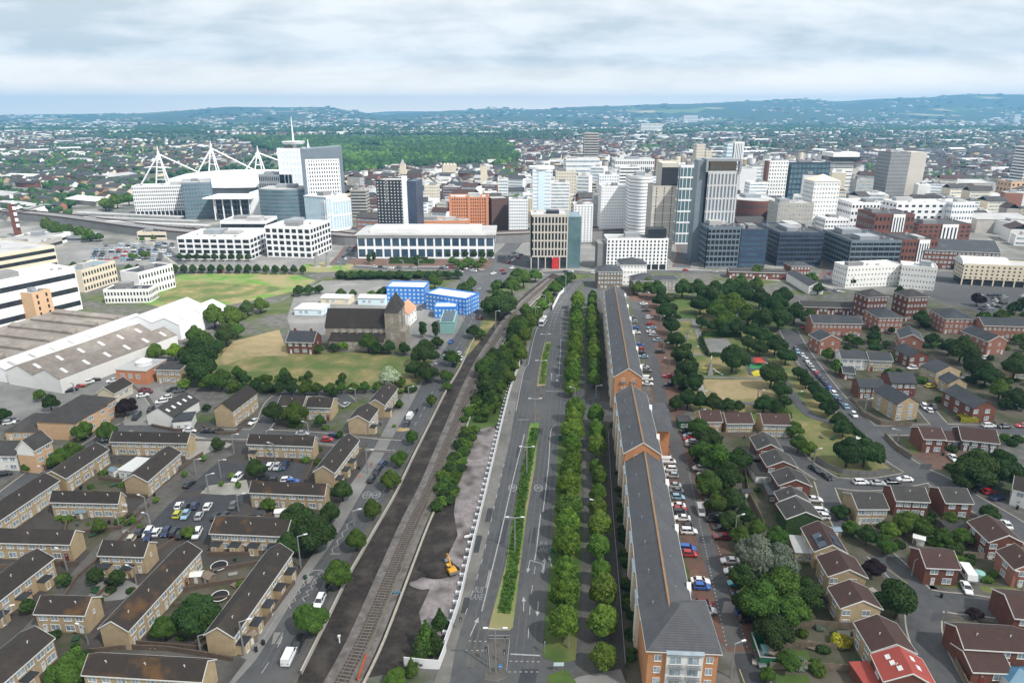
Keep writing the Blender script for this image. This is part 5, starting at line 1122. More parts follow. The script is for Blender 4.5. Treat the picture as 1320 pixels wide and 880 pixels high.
for x, y in cand:
    w, d, h = rr.uniform(11, 27), rr.uniform(10, 23), rr.choice([8, 9, 11, 12, 14, 17, 24] if y < 1000 else [7, 8, 9, 11, 13, 16])
    if y > 1500: h *= .8
    if clash(x, y, 13): continue
    if 670 < topix(x, y)[0] < 900: h *= 1.35
    if 685 < topix(x, y)[0] < 1090 and y < 1400 and rr.random() < .24: h = rr.uniform(24, 44); w = rr.uniform(13, 20); d = rr.uniform(12, 18); wm_ = rr.choice(['white_panel', 'white_render', 'cream_render', 'concrete'])
    else: wm_ = None
    wm = wm_ or rr.choice(walls); pit = rr.random() < .45 and not wm_; rz = R(rr.choice([-18, -18, 6, 72]) + rr.uniform(-4, 4))
    if ncity < 285:
        px, py = topix(x, y)
        band = 'front' if py > 262 else 'middle' if py > 235 else 'rear'; zone = 'left of the white towers' if px < 685 else 'behind the white towers' if px < 870 else 'behind the gridded tower' if px < 1060 else 'right of the pale residential blocks'
        lab = f'{WORDS[wm]} {"pitched" if pit else "flat"} roofed building, {band} {zone}'
        r = thing('city_building', lab, 'building', (x, y, 0), rz, 'city centre buildings between the towers'); seen.setdefault(lab, []).append(r)
        MB().box(-w / 2, -d / 2, 0, w / 2, d / 2, h).obj('wall', wm, r)
        if pit: roof_parts(link('roof_frame', None, r, (-w / 2, -d / 2, 0)), w, d, h, 4, 'x', rr.choice(['roof_slate', 'roof_grey', 'roof_red_brown']), trim=False)
        else: q = MB().box(-w / 2 + .3, -d / 2 + .3, h + .002, w / 2 - .3, d / 2 - .3, h + .5).obj('roof', rr.choice(['roof_flat', 'roof_white', 'roof_flat', 'roof_slate']), r); MB().box(-w / 5, -d / 5, h + .5, w / 8, d / 6, h + 3).obj('plant_room', 'roof_flat', q)
        ns = max(2, int(h / 3.4))
        if py > 225:
            for s in range(ns):
                z = h * s / ns + h / ns * .3
                for sg_ in ((-w * .44, -d / 2 - .06, w * .44, -d / 2 + .05),): MB().box(sg_[0], sg_[1], z, sg_[2], sg_[3], z + h / ns * .42).obj('window_band', 'glass', r)
        ncity += 1
    else: TR.append((x, y, w, d, h, rz, wm, pit))
for lab, rs in seen.items():
    if len(rs) > 1:
        rs.sort(key=lambda o: o.location.x / o.location.y)
        for k, o in enumerate(rs): o['label'] = f'{lab}, {nth(k)} from left'
# ---- numpy scatter
def npmesh(name, verts, tris, mi, mats, kind='stuff', smooth_=False):
    me = bpy.data.meshes.new(name); nv, nf = len(verts), len(tris)
    me.vertices.add(nv); me.vertices.foreach_set('co', verts.astype(np.float32).ravel())
    me.loops.add(nf * 3); me.loops.foreach_set('vertex_index', tris.astype(np.int32).ravel())
    me.polygons.add(nf); me.polygons.foreach_set('loop_start', np.arange(0, nf * 3, 3, dtype=np.int32)); me.polygons.foreach_set('loop_total', np.full(nf, 3, dtype=np.int32))
    for m_ in mats: me.materials.append(M(m_))
    me.polygons.foreach_set('material_index', mi.astype(np.int32))
    if smooth_: me.polygons.foreach_set('use_smooth', np.ones(nf, dtype=bool))
    me.update(); me.validate(); return me
HV = np.array([(-.5, -.5, 0), (.5, -.5, 0), (.5, .5, 0), (-.5, .5, 0), (-.5, -.5, .7), (.5, -.5, .7), (.5, .5, .7), (-.5, .5, .7), (-.5, 0, 1), (.5, 0, 1), (-.52, -.56, .68), (.52, -.56, .68), (.52, .56, .68), (-.52, .56, .68), (-.52, 0, 1.03), (.52, 0, 1.03)])
HT = np.array([(0, 1, 5), (0, 5, 4), (2, 3, 7), (2, 7, 6), (1, 2, 6), (1, 6, 5), (5, 6, 9), (3, 0, 4), (3, 4, 7), (4, 8, 7), (10, 11, 15), (10, 15, 14), (12, 13, 14), (12, 14, 15)])
HM = np.array([0] * 10 + [1] * 4)
SW = ['white_render', 'cream_render', 'pink_brick', 'tan_brick_pale', 'red_brick', 'concrete']; SR = ['roof_slate', 'roof_grey', 'roof_brown', 'roof_red_brown', 'roof_flat', 'roof_white']
def houses_mesh(name, rows):
    n = len(rows); A = np.array([r[:6] for r in rows]); V = np.repeat(HV[None], n, 0).copy()
    fl = np.array([len(r) > 8 and r[8] for r in rows], bool); V[fl, 8:10, 2] = .7; V[fl, 14:16, 2] = .72; V[fl, 10:14, 2] = .71
    V = V * np.stack([A[:, 2], A[:, 3], A[:, 4]], 1)[:, None, :]; c, s = np.cos(A[:, 5]), np.sin(A[:, 5])
    X = V[..., 0] * c[:, None] - V[..., 1] * s[:, None] + A[:, 0, None]; Y = V[..., 0] * s[:, None] + V[..., 1] * c[:, None] + A[:, 1, None]
    V = np.stack([X, Y, V[..., 2] + np.array([HZ(r[0], r[1]) for r in rows])[:, None]], -1); T_ = HT[None] + (np.arange(n) * 16)[:, None, None]
    wi = np.array([SW.index(r[6]) if r[6] in SW else 0 for r in rows]); ri = np.array([r[7] for r in rows]) + len(SW)
    Mi = np.where(HM[None] == 0, wi[:, None], ri[:, None])
    return npmesh(name, V.reshape(-1, 3), T_.reshape(-1, 3), Mi.ravel(), SW + SR)
ZL = [(-300, 300), (-100, 300), (0, 290), (130, 262), (172, 262), (180, 235), (240, 225), (360, 200), (350, 186), (300, 180), (240, 183), (180, 176), (90, 172), (-400, 172)]
ZR = [(640, 200), (700, 205), (760, 180), (880, 200), (960, 205), (1100, 200), (1180, 240), (1420, 250), (1500, 160), (1320, 172), (1100, 170), (900, 166), (780, 164), (680, 172), (650, 182)]
rows = []; rr = random.Random(5)
for zone, th0 in ((ZL, R(-32)), (ZR, R(14))):
    y = 620
    while y < 5200:
        step = 26 if y < 1800 else 34 + (y - 1800) * .012
        x = -4200
        while x < 5200:
            px, py = topix(x, y)
            if inpoly(px, py, zone):
                th = th0 + (R(90) if noise.noise(Vector((x / 260, y / 260, 1))) > .12 else 0) + noise.noise(Vector((x / 900, y / 900, 5))) * .8
                g_ = noise.noise(Vector((x / 170, y / 170, 9)))
                if rr.random() < .86 and g_ < .34 and not clash(x, y, 25):
                    big = rr.random() < .05
                    rows.append((x + rr.uniform(-5, 5), y + rr.uniform(-5, 5), rr.uniform(14, 38) if not big else rr.uniform(40, 80), rr.uniform(8, 10) if not big else 30, rr.uniform(7.5, 9.5), th, rr.choice(['white_render', 'white_render', 'cream_render', 'cream_render', 'pink_brick', 'tan_brick_pale', 'concrete', 'red_brick'] if not big else ['white_render', 'concrete']), rr.choice([0, 0, 1, 1, 2, 3]) if not big else rr.choice([4, 5])))
            x += (48 if y < 1800 else 60 + (y - 1800) * .015)
        y += step
for (x, y, w, d, h, rz, wm, pit) in TR:
    for k in range(3):
        rows.append((x + rr.uniform(-11, 11), y + rr.uniform(-11, 11), rr.uniform(9, 22), rr.uniform(8, 15), h * rr.uniform(.6, 1.1), rz + rr.choice([0, R(90)]), wm if wm in SW else rr.choice(SW), rr.choice([0, 1, 1, 3, 4]), 0 if pit else 1))
rows.sort(key=lambda r: r[0] ** 2 + r[1] ** 2)
near_rows = [r for r in rows if 0 < topix(r[0], r[1])[0] < 1320][:280]; ns = set(map(id, near_rows)); lb = {}
for r in near_rows:
    me = houses_mesh('distant_terrace', [(0, 0, r[2], r[3], r[4], 0, r[6], r[7])]); px, py = topix(r[0], r[1])
    kk = (r[6], 'left suburb beyond the station' if px < 430 else 'suburb beyond the city towers', int(py / 6)); o = tag(link('distant_terrace', me, None, (r[0], r[1], 0), r[5]), None, 'terrace', 'terraces of the suburbs beyond the centre'); lb.setdefault(kk, []).append(o)
WORDS['tan_brick_pale'] = 'tan brick'
for i, (kk, os_) in enumerate(sorted(lb.items(), key=lambda a: -a[0][2])):
    os_.sort(key=lambda o: o.location.x / o.location.y); rk = sorted({k[2] for k in lb if k[1] == kk[1]}, reverse=True).index(kk[2])
    for j, o in enumerate(os_): o['label'] = f'{WORDS[kk[0]]} terrace in {kk[1]}, {nth(rk)} row back, {nth(j)} from left'
tag(link('distant_houses', houses_mesh('distant_houses', [r for r in rows if id(r) not in ns])), kind='stuff')
# far specks of towns on the plain and the lower hills
rows = []; rr = random.Random(8)
for k in range(7000):
    px, py = rr.uniform(-150, 1500), 147.5 + rr.random() ** .7 * 26
    p = G(px, max(py, 151)) if py > 151 else Vector(((px - 660) / F * (5200 + (151 - py) * 420) / cP, 5200 + (151 - py) * 420, 0))
    if noise.noise(Vector((px / 90, py / 3.2, 2))) < .02: continue
    s = min(p.y, 6500) / 3000
    rows.append((p.x, p.y, rr.uniform(12, 30) * s, rr.uniform(8, 12) * s, 8 + 2 * s, R(rr.uniform(0, 180)), rr.choice(SW[:4]), rr.choice([0, 1, 4, 5])))
tag(link('far_town', houses_mesh('far_town', rows)), kind='stuff')
for q in (('white hospital tower blocks on the plain before the hills', 826, 853, 171, 160), ('pair of pale tower blocks at the foot of the hills', 881, 899, 160, 149), ('single pale tower block on the rise at the far right', 1306, 1314, 160, 148)):
    Bk('tower_block', q[0], (q[1], q[3]), (q[2], q[3]), q[4], 60, 'band', 'white_render', 4, 6, .8, .3, cat='tower', plant=0)
# ------------------------------------------------------------ landmarks for labels
LMK = [('at the bottom left corner', 60, 850), ('by the bottom lichen roofed terrace', 190, 850), ('among the back gardens of the long slanting terrace', 250, 780), ('beside the little paved square', 140, 755), ('by the left edge terraces', 40, 740), ('by the white rendered left terrace', 60, 690), ('on the pedestrian street', 180, 690), ('at the lower side of the big car park', 205, 690), ('in the big estate car park', 262, 660), ('beside the painted paving triangles', 300, 630), ('in the small estate car park', 355, 605), ('by the terrace with three porches', 330, 690), ('in front of the dark trees by the main road', 410, 690), ('beside the white painted road triangle', 410, 770), ('near the bottom of the left main road', 365, 840), ('by the tan terrace gable at the junction', 440, 600), ('on the left main road near the junction', 500, 590), ('beside the stepped tan houses', 510, 530), ('by the big tree in front of the tan pair', 390, 545), ('by the three storey tan flats', 310, 540), ('beside the black roofed hall', 230, 550), ('in the yard above the hall', 200, 505), ('in front of the brown roofed warehouse', 95, 500), ('by the peach care home', 110, 550), ('by the white gabled left edge house', 50, 600), ('beside the orange surgery', 190, 490), ('at the dark trees left of the dry field', 262, 460), ('along the lower edge of the dry field', 400, 500), ('in front of the church', 460, 450), ('at the right end of the church', 545, 450), ('by the teal cabins', 600, 430), ('beside the blue school', 610, 390), ('near the city crossroads', 640, 345), ('by the roundabout', 400, 345), ('below the white square windowed office', 270, 335), ('in the station car park', 170, 325), ('by the left edge railway viaduct', 80, 295), ('below the very long white office', 560, 335), ('behind the very long white office', 600, 300), ('by the railway curve', 665, 375), ('between the upper railway and the road', 690, 410), ('on the railway side scrub', 620, 520), ('beside the gravel track', 600, 620), ('at the bottom of the waste ground', 545, 830), ('behind the concrete framed office', 760, 330), ('at the north end of the slate terrace', 815, 375), ('on the far part of the car park behind the terrace', 835, 430), ('beside the far part of the park edge', 880, 430), ('on the middle of the car park behind the terrace', 862, 500), ('behind the middle part of the slate terrace', 880, 570), ('behind the near part of the slate terrace', 890, 650), ('on the near end of the terrace car park', 920, 760), ('above the green skip', 990, 780), ('beside the silvery leaved trees', 970, 710), ('left of the four red gables', 940, 620), ('behind the row of three red brown roofs', 960, 515), ('in the wooded top of the park', 950, 395), ('beside the paved park square', 930, 440), ('by the play area', 975, 480), ('along the avenue between park and street', 1050, 500), ('on the dry green above the bend', 1100, 580), ('on the bend of the street below the green', 1130, 620), ('by the lower red gables', 1060, 660), ('beside the round dark tree', 1150, 760), ('beside the ivy gabled pair', 1170, 670), ('in the right edge gardens', 1270, 700), ('by the square red house', 1220, 740), ('in the bottom right corner', 1290, 840), ('by the bright red roof', 1150, 850), ('in the gardens left of the red roof', 1030, 850), ('beside the large corner tree', 1265, 600), ('by the brown roofed corner group', 1240, 570), ('beside the long red brick house', 1270, 510), ('among the slate roofed houses', 1180, 490), ('in the line of parked cars on the estate street', 1065, 490), ('at the top of the estate street', 1030, 440), ('by the white and black fronted house', 1100, 460), ('between the pink brick flats', 1170, 430), ('by the dark garden trees right of the flats', 1240, 455), ('at the far right flats', 1300, 430), ('in front of the cream hotel', 1280, 385), ('below the dark glass offices', 1000, 360), ('below the white hotel wings', 1150, 385)]
PEND = {}
def auto(o, desc, px, py, cat, group=None):
    l = min(LMK, key=lambda a: (a[1] - px) ** 2 + ((a[2] - py) * 1.3) ** 2); o['category'] = cat
    if group: o['group'] = group
    PEND.setdefault((desc, l[0]), []).append((px, py, o))
def flush():
    P2_ = {}
    for (d, l), os_ in PEND.items():
        w = d.split()
        while len(w) > 1 and len(w) + len(l.split()) + 3 > 16: w.pop(0)
        P2_.setdefault((' '.join(w), l), []).extend(os_)
    for (d, l), os_ in P2_.items():
        os_.sort(key=lambda a: a[0])
        for k, (_, _, o) in enumerate(os_):
            w = d.split(); tail = f'{l}' + (f', {nth(k)} from left' if len(os_) > 1 else '')
            while len(w) > 1 and len(w) + len(tail.split()) > 16: w.pop(0)
            o['label'] = ' '.join(w) + ' ' + tail
# ------------------------------------------------------------ vegetation
import bmesh
def leafmat(name, c1, c2, rand=.22, huev=.018, c3=None):
    m = mat(name, c1, c2, 1.1, .8, rand=rand, huev=huev, c3=c3, sc2=.35, amt=.32, spec=.25); return m
leafmat('leaf_mid', (.035, .072, .012), (.075, .135, .02), c3=(.11, .175, .03)); leafmat('leaf_light', (.06, .12, .016), (.11, .185, .026), c3=(.15, .23, .035)); leafmat('leaf_dark', (.020, .044, .011), (.040, .078, .018), c3=(.065, .11, .024))
leafmat('leaf_avenue', (.05, .10, .012), (.11, .18, .02), c3=(.19, .27, .04)); leafmat('wood_dark', (.014, .036, .012), (.024, .055, .018)); leafmat('wood_mid', (.024, .055, .014), (.04, .085, .02)); leafmat('wood_light', (.05, .10, .018), (.075, .135, .026))
leafmat('leaf_lime', (.11, .18, .015), (.17, .25, .025)); leafmat('leaf_purple', (.018, .010, .014), (.03, .016, .02)); leafmat('leaf_silver', (.10, .13, .09), (.16, .19, .14)); leafmat('leaf_yellow', (.25, .24, .02), (.35, .31, .03)); leafmat('blossom', (.5, .53, .42), (.12, .2, .05))
def ico(sub):
    b = bmesh.new(); bmesh.ops.create_icosphere(b, subdivisions=sub, radius=1); v = np.array([x.co[:] for x in b.verts]); f = np.array([[q.index for q in t.verts] for t in b.faces]); b.free(); return v, f
IC1, IC2 = ico(1), ico(2)
def crown(seed, lobes, nleaf, leaf, core=.77, zmin=-.55):
    r = np.random.RandomState(seed); L_ = np.array(lobes, float); c, rad = L_[:, :3], L_[:, 3:6]
    area = (rad[:, 0] * rad[:, 2]); pr = area / area.sum(); k = r.choice(len(L_), nleaf * 2, p=pr)
    d = r.normal(size=(nleaf * 2, 3)); d /= np.linalg.norm(d, axis=1)[:, None]; d[:, 2] = np.where(d[:, 2] < zmin, -d[:, 2], d[:, 2])
    pos = c[k] + d * rad[k] * (r.uniform(.80, 1.08, nleaf * 2) ** 1)[:, None]
    ins = np.zeros(nleaf * 2, bool)
    for q in range(len(L_)): e = ((pos - c[q]) / rad[q]); ins |= ((e ** 2).sum(1) < .72) & (k != q)
    pos, d = pos[~ins][:nleaf], d[~ins][:nleaf]; n = len(pos)
    nr = d + r.normal(size=(n, 3)) * .55; nr /= np.linalg.norm(nr, axis=1)[:, None]
    u = np.cross(nr, r.normal(size=(n, 3))); u /= np.linalg.norm(u, axis=1)[:, None]; w = np.cross(nr, u); s = (leaf * r.uniform(.55, 1.35, n))[:, None]
    q4 = np.stack([pos - u * s - w * s * .7, pos + u * s * .9 - w * s * .5, pos + u * s + w * s * .8, pos - u * s * .8 + w * s * .6], 1).reshape(-1, 3)
    b = (np.arange(n) * 4)[:, None]; tr = np.concatenate([b + np.array([[0, 1, 2]]), b + np.array([[0, 2, 3]])])
    V, T_ = [q4], [tr]; off = len(q4)
    for q in range(len(L_)):
        iv, it = IC2 if rad[q][0] > .4 else IC1
        bump = 1 + .10 * np.sin(iv[:, 0] * 7 + seed) * np.sin(iv[:, 1] * 6 + q) + .08 * r.normal(size=len(iv))
        V.append(iv * bump[:, None] * rad[q] * core + c[q]); T_.append(it + off); off += len(iv)
    return np.concatenate(V), np.concatenate(T_)
def lobes(kind, seed):
    r = random.Random(seed); o = []
    if kind == 'street':
        o = [(0, 0, 1.75, .82, .82, 1.05)]
        for k in range(9): a = k * 2.4 + r.random(); z = 1.1 + 1.5 * k / 9; q = .62 * (1 - abs(z - 1.6) / 2); o.append((q * math.cos(a), q * math.sin(a), z, .42, .42, .4))
        o.append((0, 0, 2.75, .35, .35, .4))
    elif kind == 'broad':
        o = [(0, 0, 1.1, .7, .7, .62)]
        for k in range(12): a = k * 2.4 + r.random() * .8; q = r.uniform(.35, .72); z = r.uniform(.75, 1.6 - q * .45); s = r.uniform(.2, .5); o.append((q * math.cos(a), q * math.sin(a), z, s, s * r.uniform(.8, 1.2), s * r.uniform(.7, 1)))
        o.append((r.uniform(-.2, .2), 0, 1.65, .38, .38, .35))
    elif kind == 'tall':
        o = [(0, 0, 2.4, .75, .75, 1.9)] + [(.4 * math.cos(k * 2.4), .4 * math.sin(k * 2.4), 1.1 + k * .33, .5, .5, .5) for k in range(9)]
    elif kind == 'shrub':
        o = [(0, 0, .35, .75, .75, .5)]
        for k in range(7): a = k * 2.4 + r.random(); q = r.uniform(.3, .6); s = r.uniform(.3, .5); o.append((q * math.cos(a), q * math.sin(a), r.uniform(.25, .6), s, s, s * .9))
    elif kind == 'conifer':
        o = [(0, 0, .6 + k * .5, .95 - k * .17, .95 - k * .17, .5) for k in range(6)]
    return o
CR = {}
def cmesh(kind, lod, var):
    k = (kind, lod, var)
    if k not in CR:
        nl, lf = {'street': ((4200, .075), (600, .18)), 'broad': ((9000, .046), (1000, .13)), 'tall': ((2600, .1), (500, .22)), 'shrub': ((1400, .08), (260, .2)), 'conifer': ((1500, .1), (350, .22))}[kind][lod]
        v, t = crown(hash(kind) % 97 + var * 13, lobes(kind, var * 7 + 3), nl, lf); CR[k] = npmesh('crown', v, t, np.zeros(len(t)), ['leaf_mid'])
    return CR[k]
import zlib
hash = lambda s: zlib.crc32(s.encode())
TRK = {}
def trunk(kind):
    if kind not in TRK:
        h = {'street': 1.2, 'broad': .9, 'tall': 1.2, 'shrub': .3, 'conifer': .7}[kind]; m = MB(); m.tube((0, 0, -.02), (.02, 0, h), .085, .055, 7)
        for a in range(4): m.tube((.02, 0, h * .9), (.45 * math.cos(a * 1.6), .45 * math.sin(a * 1.6), h * 1.5), .04, .02, 5)
        TRK[kind] = m.mesh('trunk', 'bark')
    return TRK[kind]
CZ = {'street': 1.75, 'broad': 1.15, 'tall': 2.4, 'shrub': .45, 'conifer': 1.7}
DESC = {'leaf_mid': 'green', 'leaf_light': 'bright green', 'leaf_dark': 'dark green', 'leaf_lime': 'lime green', 'leaf_purple': 'dark purple', 'leaf_avenue': 'fresh green', 'leaf_silver': 'silvery leaved', 'leaf_yellow': 'golden yellow', 'blossom': 'white blossomed'}
def plant(p, Rm, kind, leaf, px, py, group=None, hs=1, label=None, nm=None):
    d = p.length; sh = kind == 'shrub'; r = thing(nm or ('shrub' if sh else 'street_tree' if kind == 'street' else 'conifer' if kind == 'conifer' else 'poplar' if kind == 'tall' else 'copper_beech' if leaf == 'leaf_purple' else 'tree'), None, None, (p.x, p.y, 0), rnd.uniform(0, 6.28))
    rp = Rm / max(d, 50) * F; lod = 0 if rp > (7 if sh else 9) else 1; var = rnd.randrange(3)
    s = (Rm * rnd.uniform(.88, 1.12), Rm * rnd.uniform(.88, 1.12), Rm * hs)
    c = link('crown', cmesh(kind, lod, var), r, None, 0, s)
    if leaf != 'leaf_mid': c.material_slots[0].link = 'OBJECT'; c.material_slots[0].material = M(leaf)
    if not sh: link('trunk', trunk(kind), r, None, 0, s)
    if label: tag(r, label, 'tree', group)
    else:
        size = 'large' if rp > 18 else 'medium' if rp > 9 else 'small'
        w = {'street': 'leafy street tree', 'broad': 'spreading tree', 'tall': 'tall slender tree', 'shrub': 'bush', 'conifer': 'conifer'}[kind]
        auto(r, f'{size} {DESC[leaf]} {w}', px, py, 'bush' if sh else 'tree', group)
    return r
def tree(px, py, rp, kind='broad', leaf='leaf_mid', hs=1, **k):
    z = 4
    for _ in range(6):
        p = G(px, py, z); Rm = rp * DEP(p) / F; z = min(Rm * CZ[kind] * hs, 60)
    return plant(V2(p), Rm, kind, leaf, px, py, hs=hs, **k)
def trow(a, b, sp, Rm, leaf, lab, kind='street', hs=1, z=5):
    p, q = V2(G(*a, z)), V2(G(*b, z)); n = int((q - p).length / sp)
    for k in range(n + 1):
        x = p + (q - p) * (k / n); ppx, ppy = topix(x.x, x.y, z)
        plant(x + Vector((rnd.uniform(-.5, .5), rnd.uniform(-.7, .7), 0)), Rm * rnd.uniform(.8, 1.15), kind, rnd.choice([leaf, leaf, leaf, 'leaf_mid' if rnd.random() < .5 else 'leaf_light']), ppx, ppy, label=lab.format(nth(k)), group='rows of trees along the promenade', hs=hs * rnd.uniform(.84, 1.16))
trow((727, 800), (741, 528), 8.3, 3.45, 'leaf_avenue', '{} tree from the camera in the lower row on the road verge', hs=.86)
trow((738, 496), (745, 388), 7.6, 3.5, 'leaf_avenue', '{} tree from the side street in the upper row on the road verge', hs=.86)
trow((781, 838), (768, 532), 8.2, 3.0, 'leaf_light', '{} tree from the camera in the lower row between the two paths', hs=.86)
trow((766, 485), (763, 384), 7.2, 3.2, 'leaf_light', '{} tree from the side street in the upper row between the two paths', hs=.86)
TL = '''848 372 12 d;852 385 12 d;858 400 12 d;866 418 13 d;873 437 13 d;880 455 14 d;887 475 15 d;893 492 15 d;876 490 11 d;835 366 11 m;822 370 9 m;872 518 11 d;887 513 13 d;903 515 13 d;920 518 13 d;937 521 11 d;952 523 8 d;985 519 14 d;1000 524 12 d;1012 535 11 m;1022 552 12 m;1030 570 12 m;1045 577 11 l;1012 517 9 d
900 550 14 m;916 563 16 d;905 580 16 m;926 588 22 m;938 612 20 d;915 622 20 m;952 592 17 d;946 642 18 d;925 648 15 m;940 668 15 d;960 662 14 d;977 678 13 m;955 690 16 m;1000 690 15 m
975 712 29 s;1003 722 26 s;1012 752 28 m;980 772 31 m;1022 782 26 m;1000 808 26 d;1038 762 20 d;958 742 22 d;1015 848 15 m;965 775 22 d;990 868 12 m
1125 729 14 p;1160 771 29 d;1258 790 9 p;1100 680 12 m;1118 688 14 d;1140 700 14 m;1148 683 13 l;1170 672 17 m;1190 680 15 m;1225 668 13 m;1275 660 13 d;1240 690 12 m;1215 690 12 m;1085 658 12 d
880 370 12 d;900 371 14 d;920 376 16 d;940 373 16 d;960 378 16 d;980 383 16 d;1000 390 16 d;903 392 14 d;924 398 15 m;945 392 21 l;936 412 15 l;965 404 16 m;985 410 15 d;1005 407 16 d;1025 402 13 d;1042 407 12 d;905 414 9 d;918 420 9 d;933 424 10 d;950 420 13 d;970 426 13 d;985 432 14 d;965 441 11 d;980 447 13 d;1000 443 14 d;945 460 20 d;995 482 19 d;1006 500 12 d;1013 458 12 d;925 384 13 m;955 362 10 m;975 366 11 m;1010 380 13 d
1030 480 9 d;1040 490 10 d;1050 500 11 d;1060 511 12 d;1070 524 12 d;1081 540 11 d;1088 551 11 d;1094 580 21 d;1116 581 21 d;1256 600 30 d;1288 600 26 d;1240 618 14 d;1310 606 14 d
1188 409 12 d;1240 448 18 d;1256 470 18 d;1225 446 14 d;1272 482 15 d;1215 484 8 m;1068 456 9 m;1078 471 9 m;1310 470 18 d;1290 500 16 m;1310 510 14 d;1240 512 9 d;1203 437 9 d;1127 433 9 d;1105 440 7 d;1055 371 8 d;1047 358 8 m;1095 360 8 d;1160 375 7 d;1225 408 7 m;1290 405 9 m;1310 396 9 d;1260 385 8 p;975 348 8 m;1305 425 9 d
250 788 27 d;268 796 20 d;211 808 19 m;92 858 25 m;70 872 20 m;243 684 9 l;127 677 11 m;328 602 14 d;279 571 9 d;346 649 9 m;405 685 30 d;385 668 24 d;374 700 20 d;425 660 17 d;441 631 14 d
378 531 15 m;352 529 14 d;412 541 9 m;438 559 5 d;515 520 6 m;266 525 5 d;52 508 8 m;64 517 10 d;-2 535 12 d;105 540 12 p;108 553 12 m;138 555 14 m;160 523 12 p;80 587 13 m;95 580 13 m;68 594 9 m;33 602 6 m;170 518 7 p
256 456 23 d;258 474 20 d;272 491 13 m;284 487 13 m;239 493 8 l;225 452 12 y;199 452 12 m;275 405 16 m;298 408 17 m;262 437 15 m;318 396 12 d;250 430 12 m;335 392 10 m;290 430 14 d;305 425 10 m;280 445 10 d
474 440 13 m;443 443 8 y;501 446 10 d;520 448 8 d;546 452 17 d;535 474 13 d;549 478 14 d;563 440 9 d;584 460 10 m;612 426 9 d;620 430 8 m;502 484 15 w;642 390 21 d;655 388 14 d;630 392 12 d;485 447 8 d;430 447 6 d;410 449 6 m
345 498 10 d;360 499 9 d;375 498 11 d;392 500 10 m;408 500 9 m;425 500 8 m;440 499 8 m;455 499 8 m;470 498 8 m;487 498 7 m;330 494 9 d;315 498 8 d;300 497 9 m;430 505 7 d
660 366 12 m;675 358 12 m;690 354 9 m;714 370 10 m;726 362 10 d;705 380 8 m;640 368 8 m;668 352 8 m;735 356 8 d;560 362 9 m;600 372 12 d;590 380 9 d;607 365 9 m
385 374 7 d;398 373 7 d;412 372 6 d;440 377 6 d;495 376 9 d;480 380 7 m;455 378 6 d
60 289 10 m;74 296 11 m;90 297 9 d;103 299 9 m;115 302 8 m;128 305 6 m;135 262 9 l;150 258 9 m;165 256 9 m;140 265 7 m;183 308 4 m;197 306 4 m;125 342 5 m;137 345 5 m;110 340 5 m;95 342 5 d;186 328 6 m;170 330 5 m;35 370 8 d;10 375 8 d'''
LK = {'m': 'leaf_mid', 'd': 'leaf_dark', 'l': 'leaf_light', 's': 'leaf_silver', 'p': 'leaf_purple', 'y': 'leaf_lime', 'w': 'blossom'}
for q in TL.replace('\n', ';').split(';'):
    a = q.split(); tree(int(a[0]), int(a[1]), int(a[2]), 'broad', LK[a[3]], hs=rnd.uniform(.85, 1.1))
for q in ((82, 746, 8), (122, 741, 10), (150, 744, 10), (35, 781, 9), (171, 671, 5), (262, 590, 4), (238, 610, 4), (201, 644, 4), (298, 613, 4), (307, 625, 4), (285, 623, 3)): tree(*q, 'street', 'leaf_dark' if q[2] > 7 else 'leaf_light', hs=.8)
for q in ((397, 796, 20), (435, 738, 20), (459, 694, 16), (480, 655, 15), (502, 616, 13), (516, 589, 11), (531, 562, 10), (556, 515, 8), (574, 484, 9), (577, 497, 6)): tree(*q, 'broad', 'leaf_mid', hs=1.05)
for q in ((561, 424, 5), (545, 424, 5), (537, 336, 4), (475, 333, 3), (482, 330, 3)): tree(*q, 'tall', 'leaf_dark')
for q in ((672, 456, 9), (664, 442, 9), (677, 432, 9), (685, 415, 9), (692, 404, 8), (699, 394, 8), (662, 470, 8), (707, 385, 7)): tree(*q, 'street', 'leaf_light', hs=.9)
for q in ((567, 796, 11, 'd'), (549, 818, 17, 'm'), (540, 838, 14, 'd'), (560, 826, 13, 'd'), (510, 870, 14, 'l'), (530, 858, 10, 'm')): tree(q[0], q[1], q[2], 'conifer' if q[3] != 'l' else 'broad', LK[q[3]], hs=.75)
# young trees by the offices, hedges
for k in range(20): tree(166 + k * 11.8, 346 + (k > 14) * 1.0, 4.8, 'street', 'leaf_dark', hs=.8)
for k in range(9): tree(232 + k * 11, 331, 4.2, 'street', 'leaf_dark', hs=.8)
for k in range(16): tree(468 + k * 11, 325 + k * .1, 4.4, 'street', 'leaf_dark' if k > 6 else 'leaf_mid', hs=.85)
for k in range(13): tree(440 + k * 12.5, 353 + (k % 2), 7, 'broad', 'leaf_dark', hs=.8)
for k in range(7): tree(583 + k * 6.5, 336 + (k % 3) * 3, 6, 'broad', 'leaf_mid')
for k in range(12): tree(505 + k * 4, 333, 3, 'shrub', 'leaf_dark')
